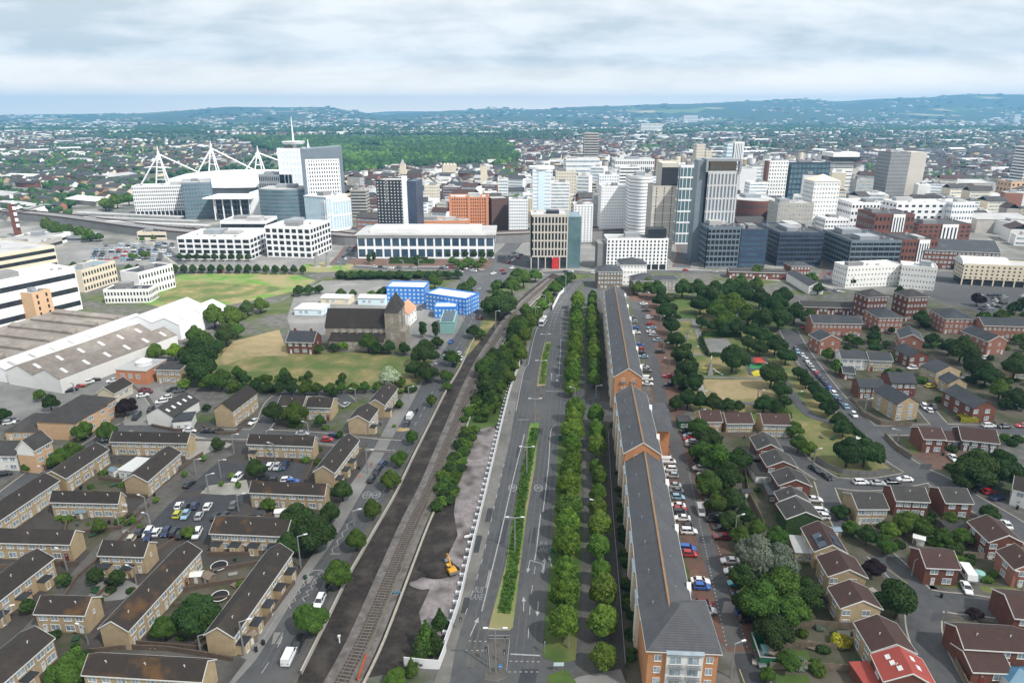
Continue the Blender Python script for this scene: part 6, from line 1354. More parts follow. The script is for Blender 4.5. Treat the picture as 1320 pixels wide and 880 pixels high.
# scrub beside the railway: bushes, counted individually
SCR = [(552, 668), (592, 556), (606, 520), (630, 472), (655, 440), (672, 412), (690, 400), (668, 455), (655, 495), (641, 545), (614, 552), (598, 610), (586, 640)]
Pw = [V2(G(*q)) for q in SCR]; bx = [min(p.x for p in Pw), max(p.x for p in Pw), min(p.y for p in Pw), max(p.y for p in Pw)]; n = 0
while n < 95:
    x, y = rnd.uniform(bx[0], bx[1]), rnd.uniform(bx[2], bx[3])
    if inpoly(x, y, [(p.x, p.y) for p in Pw]):
        px, py = topix(x, y, 1); big = px > 622 and rnd.random() < .75
        plant(Vector((x, y, 0)), rnd.uniform(2.6, 4.4) if big else rnd.uniform(1.4, 2.6), 'broad' if big else 'shrub', rnd.choice(['leaf_mid', 'leaf_dark', 'leaf_mid', 'leaf_light']) if not big else rnd.choice(['leaf_dark', 'leaf_mid']), px, py, nm='scrub_bush' if big else None); n += 1
for _ in range(46):
    t_ = rnd.uniform(.08, 1); p = G(558 + 42 * t_ + rnd.uniform(-2, 14), 668 - 112 * t_); px, py = topix(p.x, p.y, 1); plant(V2(p), rnd.uniform(1.2, 2.3), 'broad', rnd.choice(['leaf_mid', 'leaf_avenue', 'leaf_dark']), px, py, hs=.75, nm='scrub_bush')
# garden bushes, clear of houses
HF = []
for o in COL.objects:
    if o.parent is None and o.get('category') in ('house', 'terrace', 'flats', 'apartment building', 'hall', 'care home', 'extension', 'building', 'bungalow'):
        w_ = next((c for c in o.children if c.name.startswith('wall')), None)
        if w_: v = np.array([q.co[:2] for q in w_.data.vertices]); HF.append((o.location.x, o.location.y, o.rotation_euler.z, v[:, 0].min(), v[:, 0].max(), v[:, 1].min(), v[:, 1].max()))
def onhouse(x, y, r):
    for (cx_, cy_, a, x0, x1, y0, y1) in HF:
        dx, dy = x - cx_, y - cy_; c, s = math.cos(-a), math.sin(-a); u, v = dx * c - dy * s, dx * s + dy * c
        if x0 - r < u < x1 + r and y0 - r < v < y1 + r: return True
    return False
def onroad(x, y, r):
    return any((P2[i].x - x) ** 2 + (P2[i].y - y) ** 2 < (w2 / 2 + r) ** 2 for P2, w2, _ in DENSE for i in range(0, len(P2), 3))
def bushes(poly, n, rmin, rmax, leaves, kinds=('shrub',)):
    Pw = [V2(G(*q)) for q in poly]; bx = [min(p.x for p in Pw), max(p.x for p in Pw), min(p.y for p in Pw), max(p.y for p in Pw)]; c = t = 0
    while c < n and t < n * 40:
        t += 1; x, y = rnd.uniform(bx[0], bx[1]), rnd.uniform(bx[2], bx[3]); r = rnd.uniform(rmin, rmax)
        if not inpoly(x, y, [(p.x, p.y) for p in Pw]) or onhouse(x, y, r * .8) or onroad(x, y, r + 1.5): continue
        px, py = topix(x, y, 1)
        if -30 < px < 1350 and py < 900: plant(Vector((x, y, 0)), r, rnd.choice(kinds), rnd.choice(leaves), px, py)
        c += 1
bushes([(1060, 640), (1100, 670), (1200, 660), (1330, 690), (1330, 780), (1200, 765), (1150, 715), (1090, 690)], 34, 1, 2.4, ['leaf_mid', 'leaf_dark', 'leaf_dark', 'leaf_light'])
bushes([(960, 600), (1010, 600), (1050, 720), (1110, 870), (1010, 880), (960, 720)], 24, 1, 2.2, ['leaf_mid', 'leaf_dark', 'leaf_yellow', 'leaf_silver'])
bushes([(1060, 450), (1200, 440), (1330, 450), (1330, 545), (1120, 540)], 44, 1.2, 2.8, ['leaf_dark', 'leaf_mid', 'leaf_dark'], ('shrub', 'shrub', 'broad'))
bushes([(1040, 420), (1330, 395), (1330, 450), (1060, 450)], 22, 1.5, 3.2, ['leaf_dark', 'leaf_mid'], ('shrub', 'broad'))
bushes([(1180, 560), (1330, 562), (1330, 660), (1250, 630)], 16, 1, 2.6, ['leaf_dark', 'leaf_mid'])
bushes([(60, 760), (300, 730), (370, 715), (300, 820), (60, 860)], 22, .7, 1.7, ['leaf_mid', 'leaf_dark', 'leaf_light'])
bushes([(80, 590), (200, 590), (180, 690), (60, 690)], 18, .7, 1.8, ['leaf_mid', 'leaf_dark', 'leaf_light'])
bushes([(350, 545), (430, 548), (520, 500), (520, 555), (440, 600), (330, 600)], 14, .7, 1.8, ['leaf_mid', 'leaf_dark', 'leaf_light'])
bushes([(797, 640), (790, 540), (799, 560), (808, 640), (822, 760), (833, 860), (812, 870), (806, 780)], 44, .8, 1.5, ['leaf_dark', 'leaf_mid'])
bushes([(250, 480), (520, 495), (530, 505), (430, 503), (330, 512), (250, 500)], 30, 1.5, 3, ['leaf_dark', 'leaf_mid'], ('shrub', 'broad'))
bushes([(855, 385), (870, 385), (905, 500), (880, 505), (868, 440)], 26, 1.5, 3, ['leaf_dark'])
# hedge blocks
def hedge(label, pix, w, h, leaf):
    pts = W(pix); o = thing('hedge', label, 'hedge', pts[0]); base = MB(); q = [p - pts[0] for p in pts]; ribbon(base, q, -w / 2, w / 2, h * .9, 0)
    r = np.random.RandomState(int(pts[0].x) % 99); V = []; L_ = plen(pts)
    for k in range(int(L_ * 26 * max(1, w / 2))):
        p, t = along(q, r.uniform(0, L_)); n_ = Vector((-t.y, t.x, 0)); s = r.uniform(-1, 1) * w / 2 * 1.05; z = h * (1 if abs(s) < w * .45 else r.uniform(.1, 1)); c = np.array([p.x + n_.x * s, p.y + n_.y * s, z]); e = r.normal(size=(3, 3)) * .28; V += [c + e[0], c + e[1], c + e[2]]
    V = np.array(V); link('foliage', npmesh('foliage', V, np.arange(len(V)).reshape(-1, 3), np.zeros(len(V) // 3), [leaf]), o); base.obj('hedge_core', leaf, o); return o
for q in (('clipped dark hedge bordering the paved park square', [(903, 437), (907, 448), (912, 458)], 2, 1.6, 'leaf_dark'), ('dark hedge along the top of the paved park square', [(905, 433), (925, 433), (955, 434)], 3, 2, 'leaf_dark'), ('dark hedge below the paved park square', [(912, 459), (930, 459)], 2, 1.4, 'leaf_dark'), ('golden hedge in front of the long red brick house', [(1235, 542), (1258, 543)], 3, 2, 'leaf_yellow'), ('low planted strip on the lower central reservation', [(650, 790), (662, 720), (670, 660), (680, 600), (690, 553)], 2.7, .4, 'leaf_mid'), ('low planted strip on the upper central reservation', [(699, 495), (702, 465), (707, 444)], 2.2, .4, 'leaf_avenue'), ('dark hedge beside the estate street below the three storey house', [(1088, 545), (1100, 556), (1112, 566)], 1.8, 1.5, 'leaf_dark'), ('long dark hedge across the front of the plaza', [(435, 358), (500, 357), (580, 356)], 7, 3, 'leaf_dark'), ('dark hedge before the very long white office', [(503, 339), (560, 339)], 5, 2.5, 'leaf_dark')): hedge(*q)
# far woodland (one mass)
def wood(name, pts, m_list):
    A = np.array([p[:5] for p in pts]); mi = np.array([p[5] for p in pts]); V, T_, Mi = [], [], []; off = 0
    for var in range(3):
        sel = np.arange(len(pts)) % 3 == var; a = A[sel]; iv, it = IC1; r = np.random.RandomState(var)
        b = iv * (1 + .22 * r.normal(size=len(iv)))[:, None]; b = b.copy(); b[:, 2] = np.clip(b[:, 2], -1, .9) * .7 + .6
        v = b[None] * np.stack([a[:, 2], a[:, 3], a[:, 4]], 1)[:, None, :]; v = v * (1 + .14 * r.normal(size=v.shape[:2]))[..., None]; v[..., 0] += a[:, 0, None]; v[..., 1] += a[:, 1, None]; v[..., 2] += np.array([HZ(q[0], q[1]) for q in a])[:, None]
        t = it[None] + (np.arange(len(a)) * len(iv))[:, None, None] + off; V.append(v.reshape(-1, 3)); T_.append(t.reshape(-1, 3)); Mi.append(np.repeat(mi[sel], len(it))); off += len(a) * len(iv)
    tag(link(name, npmesh(name, np.concatenate(V), np.concatenate(T_), np.concatenate(Mi), m_list)), kind='stuff')
PARK = [(446, 226), (470, 224), (500, 222), (520, 219), (600, 216), (640, 218), (668, 210), (660, 190), (640, 182), (600, 180), (480, 181), (400, 178), (350, 180), (300, 178), (330, 190), (360, 198), (400, 200), (445, 210)]
pts = []; rr = random.Random(3); y = 1150
while y < 3600:
    sp = 8 + (y - 1000) * .005; x = -1700
    while x < 400:
        xx, yy_ = x + rr.uniform(-4, 4), y + rr.uniform(-4, 4); px, py = topix(xx, yy_)
        if inpoly(px, py, PARK) and not (462 < px < 490 and 187 < py < 194) and not (560 < px < 640 and 189 < py < 191.5) and not (515 < px < 600 and py > 218):
            s = rr.uniform(5, 8) * sp / 11; nn = noise.noise(Vector((xx / 130, yy_ / 130, 0))); pts.append((xx, yy_, s, s, rr.uniform(5, 13) + sp * .2, rr.choice([0, 0, 0, 1] if nn < .05 else [0, 1, 1, 2] if nn < .35 else [1, 2, 2])))
        x += sp
    y += sp
n1 = len(pts)
# scattered suburb trees and tree belts on the plain
for k in range(15000):
    px, py = rr.uniform(-200, 1520), 150 + rr.random() ** .8 * 130
    p = G(px, py); nn = noise.noise(Vector((px / 60, py / 7, 4))); dens = .32 if py > 166 else .75
    if nn < (-.05 if py < 172 else .06) and rr.random() > .10: continue
    if py > 200 and 430 < px < 1100 and rr.random() < .8: continue
    if clash(p.x, p.y, 10) or (py > 262 and px > 100): continue
    f = max(1, p.y / 2300); s = rr.uniform(3.2, 5.5) * f * (1.7 if py < 166 else 1); pts.append((p.x, p.y, s * 1.3, s, min(rr.uniform(5, 7.5) * f ** .5, 20), rr.choice([0, 0, 1])))
for cx_, cy_, w, h, n in ((150, 178, 70, 3, 260), (90, 190, 40, 3, 100), (1200, 232, 25, 5, 60), (1170, 205, 20, 4, 50), (1130, 225, 10, 14, 60), (900, 170, 330, 2.2, 1300), (1200, 167, 150, 3.5, 1500), (1010, 165, 160, 3, 1100), (150, 168, 200, 4, 1300), (700, 176, 60, 6, 260), (1150, 182, 200, 12, 420), (950, 190, 120, 9, 220), (100, 205, 160, 18, 420), (840, 192, 20, 3, 60), (705, 208, 18, 6, 90), (655, 225, 14, 12, 90), (665, 262, 5, 14, 40), (1195, 262, 16, 7, 50), (1255, 240, 20, 4, 40), (300, 167, 330, 5, 1500), (560, 171, 120, 4, 700), (1240, 345, 6, 3, 6)):
    for k in range(n):
        px, py = cx_ + rr.gauss(0, .5) * w, cy_ + rr.gauss(0, .5) * h
        if py < 151: continue
        p = G(px, py); f = max(1, p.y / 2300)
        if clash(p.x, p.y, 6): continue
        s = rr.uniform(3.6, 6) * f; pts.append((p.x, p.y, s * 1.2, s, rr.uniform(6, 8.5) * f ** .5, rr.choice([0, 1, 1, 2] if cy_ > 190 else [0, 0, 1])))
wood('woodland', pts, ['wood_dark', 'wood_mid', 'wood_light'])
print('woodland', n1, len(pts))
# ------------------------------------------------------------ vehicles
PAINT = {'white': (.78, .79, .8), 'black': (.012, .012, .014), 'silver': (.42, .44, .46), 'grey': (.12, .13, .14), 'navy blue': (.015, .03, .10), 'blue': (.02, .12, .45), 'red': (.42, .015, .015), 'dark red': (.14, .012, .02), 'yellow green': (.5, .52, .03), 'pale blue': (.25, .42, .55), 'turquoise': (.05, .45, .5), 'purple': (.12, .03, .35), 'yellow': (.7, .55, .03), 'cream': (.6, .55, .42), 'dark green': (.01, .12, .06)}
for k, v in PAINT.items():
    m = mat('paint_' + k.replace(' ', '_'), v, tuple(x * .92 for x in v), 2, .28, spec=.6); m.node_tree.nodes['Principled BSDF'].inputs['Coat Weight'].default_value = .5
mat('headlight', (.7, .72, .75), sc=3, rough=.15); mat('taillight', (.4, .01, .01), sc=3, rough=.2); mat('hub', (.4, .4, .42), sc=3, rough=.3, metal=.8)
def loft(mb, secs, m=0):
    """secs: list of (x, [(y,z)...]) closed sections"""
    n = len(mb.v); k = len(secs[0][1])
    for x, pts in secs: mb.v += [(x, y, z) for y, z in pts]
    for s in range(len(secs) - 1):
        for a in range(k):
            b = (a + 1) % k; mb.f.append((n + s * k + a, n + s * k + b, n + (s + 1) * k + b, n + (s + 1) * k + a)); mb.i.append(m)
    mb.f.append(tuple(n + a for a in reversed(range(k)))); mb.i.append(m); mb.f.append(tuple(n + (len(secs) - 1) * k + a for a in range(k))); mb.i.append(m)
def sec(w, zb, zt, c=.12): return [(-w + c * .5, zb), (w - c * .5, zb), (w, zb + c), (w, zt - c), (w - c, zt), (-w + c, zt), (-w, zt - c), (-w, zb + c)]
CT = {'hatchback': (4.0, 1.48, [(-2.0, .78, .35, .80), (-1.85, .86, .22, .93), (-1.0, .88, .2, .96), (.9, .88, .2, .95), (1.55, .85, .2, .84), (1.95, .76, .3, .62)], (-1.85, 1.0), (-1.45, .25)),
      'saloon': (4.6, 1.42, [(-2.3, .78, .35, .80), (-2.2, .86, .25, .95), (-1.2, .9, .2, .97), (.9, .9, .2, .93), (1.8, .87, .2, .82), (2.25, .76, .3, .60)], (-1.7, 1.0), (-1.05, .2)),
      'estate car': (4.5, 1.6, [(-2.25, .82, .35, .85), (-2.15, .9, .25, 1.0), (-1.2, .92, .22, 1.02), (1.0, .92, .22, 1.0), (1.8, .88, .25, .92), (2.2, .8, .35, .70)], (-2.15, 1.15), (-1.8, .45)),
      'van': (5.0, 2.0, [(-2.5, .9, .35, 1.1), (-2.45, .95, .3, 1.15), (0, .95, .3, 1.15), (1.3, .95, .3, 1.1), (2.1, .9, .3, .95), (2.45, .82, .4, .75)], (-2.48, 1.75), (-2.4, .95))}
CM = {}
def car_meshes(t):
    if t in CM: return CM[t]
    L_, H, S, (b0, b1), (t0, t1) = CT[t]; zb = S[2][3] - .04; tw = .66 if t != 'van' else .84
    body = MB(); loft(body, [(x, sec(w, a, b)) for x, w, a, b in S]); body.box(t0, -tw, H - .03, t1, tw, H + .02)
    pil = []
    for sx in ((b0, t0), (b1, t1)):
        for sy in (-1, 1): body.tube((sx[0], sy * .82, zb), (sx[1], sy * (tw - .02), H - .02), .045, n=4)
    for sy in (-1, 1):
        xm = (b0 + b1) / 2; body.tube((xm, sy * .84, zb), ((t0 + t1) / 2, sy * tw, H - .02), .04, n=4)
        body.box(b1 - .05, sy * .96 - .09, zb - .02, b1 + .12, sy * .96 + .09, zb + .14)
        body.f = body.f
    g0 = [(b0, -.82, zb), (b1, -.82, zb), (b1, .82, zb), (b0, .82, zb)]; g1 = [(t0, -tw, H - .03), (t1, -tw, H - .03), (t1, tw, H - .03), (t0, tw, H - .03)]
    P_ = {}
    def pane(i, j): m = MB(); m.poly([g0[i], g0[j], g1[j], g1[i]]); return m
    P_['side_window'] = [pane(0, 1), pane(2, 3)]; P_['windscreen'] = [pane(1, 2)]; P_['rear_window'] = [pane(3, 0)]
    if t == 'van':
        body.poly([(b0, -.83, zb), (.5, -.83, zb), (.4, -.85, H - .03), (t0, -.85, H - .03)]); body.poly([(.5, .83, zb), (b0, .83, zb), (t0, .85, H - .03), (.4, .85, H - .03)]); body.poly([(b0 - .01, .82, zb), (b0 - .01, -.82, zb), (t0 - .01, -.84, H), (t0 - .01, .84, H)])
    wheel = MB(); wheel.tube((0, -.11, 0), (0, .11, 0), .32, n=12); hub = MB().tube((0, -.12, 0), (0, .12, 0), .19, n=8)
    xf = S[-1][0]; xr = S[0][0]; hl = MB().box(-.05, -.17, -.07, .05, .17, .07)
    low = MB(); loft(low, [(x, sec(w, a, b)) for x, w, a, b in S]); low.box(t0, -tw, H - .03, t1, tw, H + .02)
    for k in range(4): q = (k + 1) % 4; low.poly([g0[k], g0[q], g1[q], g1[k]], 1)
    for wx in (S[1][0] + .75, S[-2][0] - .35):
        for wy in (-.8, .8): low.tube((wx, wy - .1, .3), (wx, wy + .1, .3), .31, n=7, m=2)
    if t == 'van': low.box(b0, -.84, zb, .5, .84, H - .031)
    CM[t] = dict(body=body.mesh('body', 'paint_white'), panes=[(nm, p.mesh(nm, 'glass_dark')) for nm, l in P_.items() for p in l], wheel=wheel.mesh('wheel', 'rubber'), hub=hub.mesh('hubcap', 'hub'), hl=hl.mesh('headlight', 'headlight'), tl=hl.mesh('tail_light', 'taillight'), low=low.mesh('car', ['paint_white', 'glass_dark', 'rubber']), wx=(S[1][0] + .75, S[-2][0] - .35), ends=(xr, xf, S))
    return CM[t]
NCAR = [0]
def car(px, py, ang, colour, t='hatchback', group='parked cars', word='parked', z=0.1):
    NCAR[0] += 1; p = G(px, py, .7); c = car_meshes(t); m = M('paint_' + colour.replace(' ', '_')); full = py > 545
    if not full: o = link('parked_car', c['low'], None, (p.x, p.y, z), ang); o.material_slots[0].link = 'OBJECT'; o.material_slots[0].material = m
    else:
        o = thing('parked_car', None, None, (p.x, p.y, z), ang); b = link('body', c['body'], o); b.material_slots[0].link = 'OBJECT'; b.material_slots[0].material = m
        for nm, me in c['panes']: link(nm, me, o)
        for x in c['wx']:
            for y in (-.82, .82): w = link('wheel', c['wheel'], o, (x, y, .32)); link('hubcap', c['hub'], w)
        xr, xf, S = c['ends']
        for y in (-.55, .55): link('headlight', c['hl'], o, (xf - .04, y, S[-1][3] - .08)); link('tail_light', c['tl'], o, (xr + .03, y, S[0][3] - .1))
    auto(o, f'{word} {colour} {t}', px, py, 'van' if t == 'van' else 'car', group); return o
def adir(a, b): d = V2(G(*b)) - V2(G(*a)); return math.atan2(d.y, d.x)
CC = {'w': 'white', 'k': 'black', 's': 'silver', 'g': 'grey', 'n': 'navy blue', 'b': 'blue', 'r': 'red', 'd': 'dark red', 'y': 'yellow green', 'p': 'pale blue', 't': 'turquoise', 'u': 'purple', 'o': 'yellow', 'c': 'cream'}
TT = {'h': 'hatchback', 's': 'saloon', 'e': 'estate car', 'v': 'van'}
def cars(s, ang, **k):
    for q in s.split(';'):
        a = q.split(); car(float(a[0]), float(a[1]), ang + rnd.uniform(-.04, .04) + (math.pi if rnd.random() < .4 else 0), CC[a[2][0]], TT[a[2][1]], **k)
tb = adir((889, 667), (937, 835)) + math.pi / 2
cars('879 667 ws;884 678 ks;888 684 we;886 706 be;889 713 rh;903 748 ws;905 755 bh;908 777 dh;911 786 ss', tb)
tb2 = adir((857, 550), (889, 667)) + math.pi / 2
cars('852 558 uh;854 566 ph;854 574 ks;859 587 gh;861 594 wv;863 604 we;866 612 sh;868 625 ss;871 632 gs;874 640 ph;873 651 ws;875 656 rs;877 660 ke', tb2)
tb3 = adir((836, 480), (826, 430)) + math.pi / 2
cars('815 409 gs;817 414 sh;819 422 bh;820 428 ws;825 444 bh;825 449 rh;826 454 ks;829 459 ps;830 472 ss;834 477 gs;834 488 wv;835 494 ws', tb3)
cars('830 391 ws;831 395 gh;833 400 ks;837 409 we;838 417 rh;840 422 ps;839 427 ws;842 431 sh;847 438 ph;851 453 ke;861 484 rs;863 495 nh;886 555 ks;888 561 ph;890 565 rs;891 569 wh;892 573 ge;897 583 wv;901 592 kh;902 603 we;904 598 ks;907 611 sh;910 621 ws;911 633 ss;917 642 gh;916 649 we;921 669 ke;923 662 gh', tb3 + .1)
cars('930 680 ks;931 691 ds;941 722 ws;945 736 we;949 751 th;955 766 nh;961 789 be;964 797 kh', tb)
car(903, 658, tb - math.pi / 2, 'silver', 'van', 'parked cars', 'open backed'); car(980, 848, tb - math.pi / 2, 'grey', 'saloon', 'parked cars')
ra = adir((1040, 465), (1090, 522))
cars('1040 464 wh;1044 470 ws;1048 475 sh;1052 480 rh;1056 485 nh;1061 490 ks;1065 494 ns;1069 500 bh;1074 506 we;1078 511 ps;1083 517 nh;1090 523 ps;1026 449 nh;1028 453 ph;1034 457 ws', ra)
car(1101, 534, ra, 'white', 'hatchback', 'parked cars', 'driving')
cars('1051 604 ks;1065 613 ks', adir((1045, 600), (1070, 618))); cars('1110 621 we;1132 622 ss;1151 620 ks;1166 617 ws', 0)
cars('1229 590 ws;1297 675 ws', adir((1222, 583), (1235, 598))); cars('1275 548 we;1294 549 ks;1318 548 rs', 0)
cars('1192 524 we;1204 524 ks;1198 528 wh', adir((1190, 518), (1205, 535))); cars('1261 629 ke;1286 641 ns;1275 633 rh', .2)
cars('1050 643 ws;1058 658 we;1060 665 wh', -.1); cars('1199 497 oh;1205 476 we;1176 474 we', .2); car(1246, 757, adir((1241, 748), (1251, 767)), 'white', 'saloon'); car(1308, 772, .05, 'black', 'saloon')
cars('1038 422 rs;1044 424 ws;1089 432 ks;1100 433 gs;1310 437 ks;1318 437 ns;1245 486 ws;1272 461 we;1300 488 oh', .1)
la = adir((215, 685), (245, 640))
cars('231 651 wh;239 653 kh;251 651 nh;268 652 wh;229 662 yh;239 663 ph;257 664 sh;278 665 kh;289 664 ks;301 650 gs;180 685 kh;191 686 we;202 685 wh;214 685 nh;225 685 ke;233 688 kh;170 693 ch;254 687 we;192 690 nh', la)
cars('244 623 ks;306 615 we', adir((235, 630), (255, 615))); cars('348 600 we;357 601 sh;367 600 ne', adir((350, 610), (362, 592))); cars('339 617 kh;349 619 kh;370 618 wh;377 620 bh', .2)
ma = adir((352, 860), (400, 770))
cars('373 845 wv;384 829 ke;412 774 we;418 761 ke', ma); ma2 = adir((479, 616), (492, 597)); cars('479 617 kh;486 607 ke;493 597 ne;524 547 kh;534 530 ks', ma2); car(529, 536, ma2, 'white', 'van')
cars('390 558 ss;245 554 ws;268 555 ks;279 555 ks;422 566 rh;430 561 nh', 0); cars('327 543 ws;446 521 ss;353 531 sh', ma2 - .2)
cars('176 537 kv;194 527 kh', adir((170, 545), (185, 530))); cars('184 509 ws;208 517 we;214 512 wh;222 502 ke;230 503 gs;190 505 dh;186 502 ds', .5); cars('92 502 ks;101 497 rs;114 492 we;122 489 ks;145 490 ws', .6); cars('12 544 wh;17 541 gh;122 546 we;140 565 wh;6 610 kh;104 563 gs', .4)
a2 = adir((576, 451), (600, 420)); cars('581 440 bh;576 452 kh;592 455 ws;594 462 ws;574 460 wh;619 409 rh;611 424 gh;586 470 kh;630 386 kh;641 365 kh;644 361 nh', a2, word='driving')
cars('636 352 ws;650 352 kh;648 348 rh;660 345 wh;655 338 rh;662 335 wh;668 332 rh;672 328 kh;655 330 sh;662 326 kh;594 350 wh;610 348 ws;690 350 wh', .9, word='driving')
cars('445 385 kh;520 400 wh;532 404 rh;540 398 gh;528 412 wh;515 395 wh', .3)
r7 = random.Random(4)
for j in range(9):           # the station car park
    for k in range(11):
        if r7.random() < .22: continue
        px = 128 + k * 9.5 - j * 1.0 + r7.uniform(-1, 1); py = 314 + j * 2.6
        if 183 < px < 195 and py > 330: continue
        car(px, py, .25 + r7.uniform(-.05, .05), r7.choice(['white', 'silver', 'grey', 'black', 'red', 'navy blue', 'pale blue']), 'hatchback', 'cars in the station car park')
for k in range(26):
    car(r7.uniform(1262, 1325), r7.uniform(380, 398), r7.choice([.1, 1.6]), r7.choice(['white', 'silver', 'grey', 'black', 'navy blue']), 'hatchback', 'cars behind the cream hotel')
for pix, n_ in (([(110, 350), (200, 352), (300, 350), (378, 350)], 12), ([(455, 344), (500, 346), (570, 346), (620, 350)], 12), ([(436, 342), (447, 330), (455, 318)], 7), ([(700, 352), (740, 350), (770, 352), (880, 350), (1000, 356), (1080, 378)], 18), ([(1062, 365), (1075, 350), (1068, 330)], 8)):
    pt_ = W(pix)
    for k in range(n_):
        q_, t_ = along(pt_, r7.uniform(0, plen(pt_))); q_ = q_ + Vector((-t_.y, t_.x, 0)) * r7.choice([-1.8, 1.8]); cx_, cy_ = topix(q_.x, q_.y, .7); car(cx_, cy_, math.atan2(t_.y, t_.x), r7.choice(['white', 'silver', 'grey', 'black', 'red', 'navy blue']), 'hatchback', 'cars on the city streets', 'driving', .15)
# bus
p = G(700, 414, 1.5); ba = adir((697, 418), (703, 408)); bs = thing('bus', 'single deck white bus in the nearside lane below the railway trees', 'bus', (p.x, p.y, .1), ba)
MB().box(-5.5, -1.25, .35, 5.5, 1.25, 3.0).obj('body', 'paint_white', bs)
for y in (-1.27, 1.25): MB().box(-5, y, 1.4, 5, y + .02, 2.5).obj('side_window', 'glass_dark', bs)
MB().box(5.5, -1.1, 1.2, 5.53, 1.1, 2.7).obj('windscreen', 'glass_dark', bs); MB().box(-5.53, -1.1, 1.5, -5.5, 1.1, 2.6).obj('rear_window', 'glass_dark', bs); MB().box(-2, -.8, 3.0, 1, .8, 3.3).obj('roof_unit', 'roof_flat', bs)
for x in (-3.4, 3.6):
    for y in (-1.1, 1.1): MB().tube((x, y - .16, .45), (x, y + .16, .45), .48, n=12).obj('wheel', 'rubber', bs)
# ------------------------------------------------------------ lamps
def lamp(px, pb, pt, double=False, dark=False, ang=None):
    p = V2(G(px, pb)); H = max(4.5, min(ZT(p, pt), 13)); o = thing('street_lamp', None, None, p, ang if ang is not None else rnd.choice([0, .3, 2.8])); m = 'steel' if not dark else 'concrete_dark'; r = .10 + p.length * .00035
    MB().tube((0, 0, 0), (0, 0, H), r * 1.25, r, 6).obj('pole', m, o)
    for s in ((1, -1) if double else (1,)):
        MB().tube((0, 0, H - .05), (s * 1.9, 0, H + .25), r * .7, n=5).obj('arm', m, o); MB().box(s * 1.9 - .45, -.16, H + .14, s * 1.9 + .45, .16, H + .32).obj('lamp_head', 'steel_white', o)
    auto(o, 'tall double armed street lamp' if double else 'dark park lamp' if dark else 'pale street lamp', px, pb, 'street lamp', 'street lamps'); return o
for q in ((639, 866, 810), (663.7, 711, 667), (679, 612, 576), (689.5, 546, 514), (697, 494, 465), (703, 456, 431), (557, 492, 469)): lamp(*q, double=True, ang=0)
for s in '388 732 691;733 835 811;741 520 500;768 511 499;269 635 612;285 616 593;308 659 638;253 613 592;191 667 640;195 682 665;302 585 560;355 594 572;154 680 664;87 736 709;176 752 737;114 830 810;9 805 790;315 845 801;259 842 827;474 610 580;456 677 659;475 560 545;527 514 499;459 519 502;190 332 309;608 407 380;615 385 372;639 425 401;703 399 381;690 418 396;729 378 355;733 412 396;1115 529 514;1049 596 581;1249 626 613;1157 570 558;1131 508 495;938 560 545;780 744 746;942 873 829;770 675 646;1175 742 722;1318 760 740;345 575 555;97 508 495;213 505 493;60 620 606;398 560 545;440 352 338;500 348 334;520 348 336;540 347 335;598 417 402'.split(';'):
    a = [float(x) for x in s.split()]
    if a[2] < a[1]: lamp(*a)
for s in '885 440 428;893 460 447;916 520 505;976 518 503;1025 520 505;855 455 442;862 475 462;851 420 408;900 545 528;947 690 665;1060 445 432'.split(';'): lamp(*[float(x) for x in s.split()], dark=True)
# ------------------------------------------------------------ fences, walls
def fence(name, label, cat, pix, h, m, th=.12, posts=0, pm=None, sm=True):
    pts = W(pix) if sm else [V2(G(*q)) for q in pix]; o = thing(name, label, cat, pts[0]); q = [p - pts[0] for p in pts]; ribbon(MB(), q, -th / 2, th / 2, h, 0).obj('panel', m, o)
    if posts:
        s = 0; n = 0
        while s < plen(q) and n < 95:
            p, t = along(q, s); nn = Vector((-t.y, t.x, 0)); MB().box(-.09, -.09, 0, .09, .09, h + .12).obj('post', pm or m, o, p, math.atan2(t.y, t.x)); s += posts; n += 1
    return o
hf = fence('site_hoarding', 'long white site hoarding along the main road pavement', 'fence', [(573, 836), (592, 780), (602, 737), (610, 703), (620, 663), (636, 595), (657, 507), (670, 471)], 2.3, 'white_panel', .14)
q = [p - V2(G(573, 836)) for p in W([(573, 836), (592, 780), (602, 737), (610, 703), (620, 663), (636, 595), (657, 507), (670, 471)])]; s = 1
while s < plen(q):
    p, t = along(q, s); n_ = Vector((-t.y, t.x, 0)); MB().box(-.35, .08, 0, .35, 1.5, .75).obj('ballast_block', 'white_panel', hf, p, math.atan2(t.y, t.x)); s += 3.2
fence('site_hoarding', 'short white hoarding closing the bottom end of the waste ground', 'fence', [(521, 858), (548, 861), (566, 862), (575, 838)], 2.3, 'white_panel', .14, sm=False)
fence('site_hoarding', 'white hoarding beside the road near the railway bridge', 'fence', [(712, 400), (722, 380), (727, 376)], 2.5, 'white_panel', .14, sm=False)
fence('debris_fence', 'bright orange plastic mesh fence beside the railway track', 'fence', [(461, 880), (467, 862), (473, 846)], 1.1, 'orange_mesh', .04)
fence('trackside_wall', 'low pale wall between the left main road and the railway land', 'wall', [(388, 870), (420, 805), (448, 747), (463, 720), (487, 678), (510, 638), (534, 588), (555, 546), (575, 506), (592, 478), (606, 448), (618, 425)], 1.1, 'concrete', .35)
fence('trackside_fence', 'thin pale fence on the right side of the railway track', 'fence', [(459, 878), (503, 772), (543, 672), (590, 553), (610, 508), (630, 467)], .9, 'trough', .1)
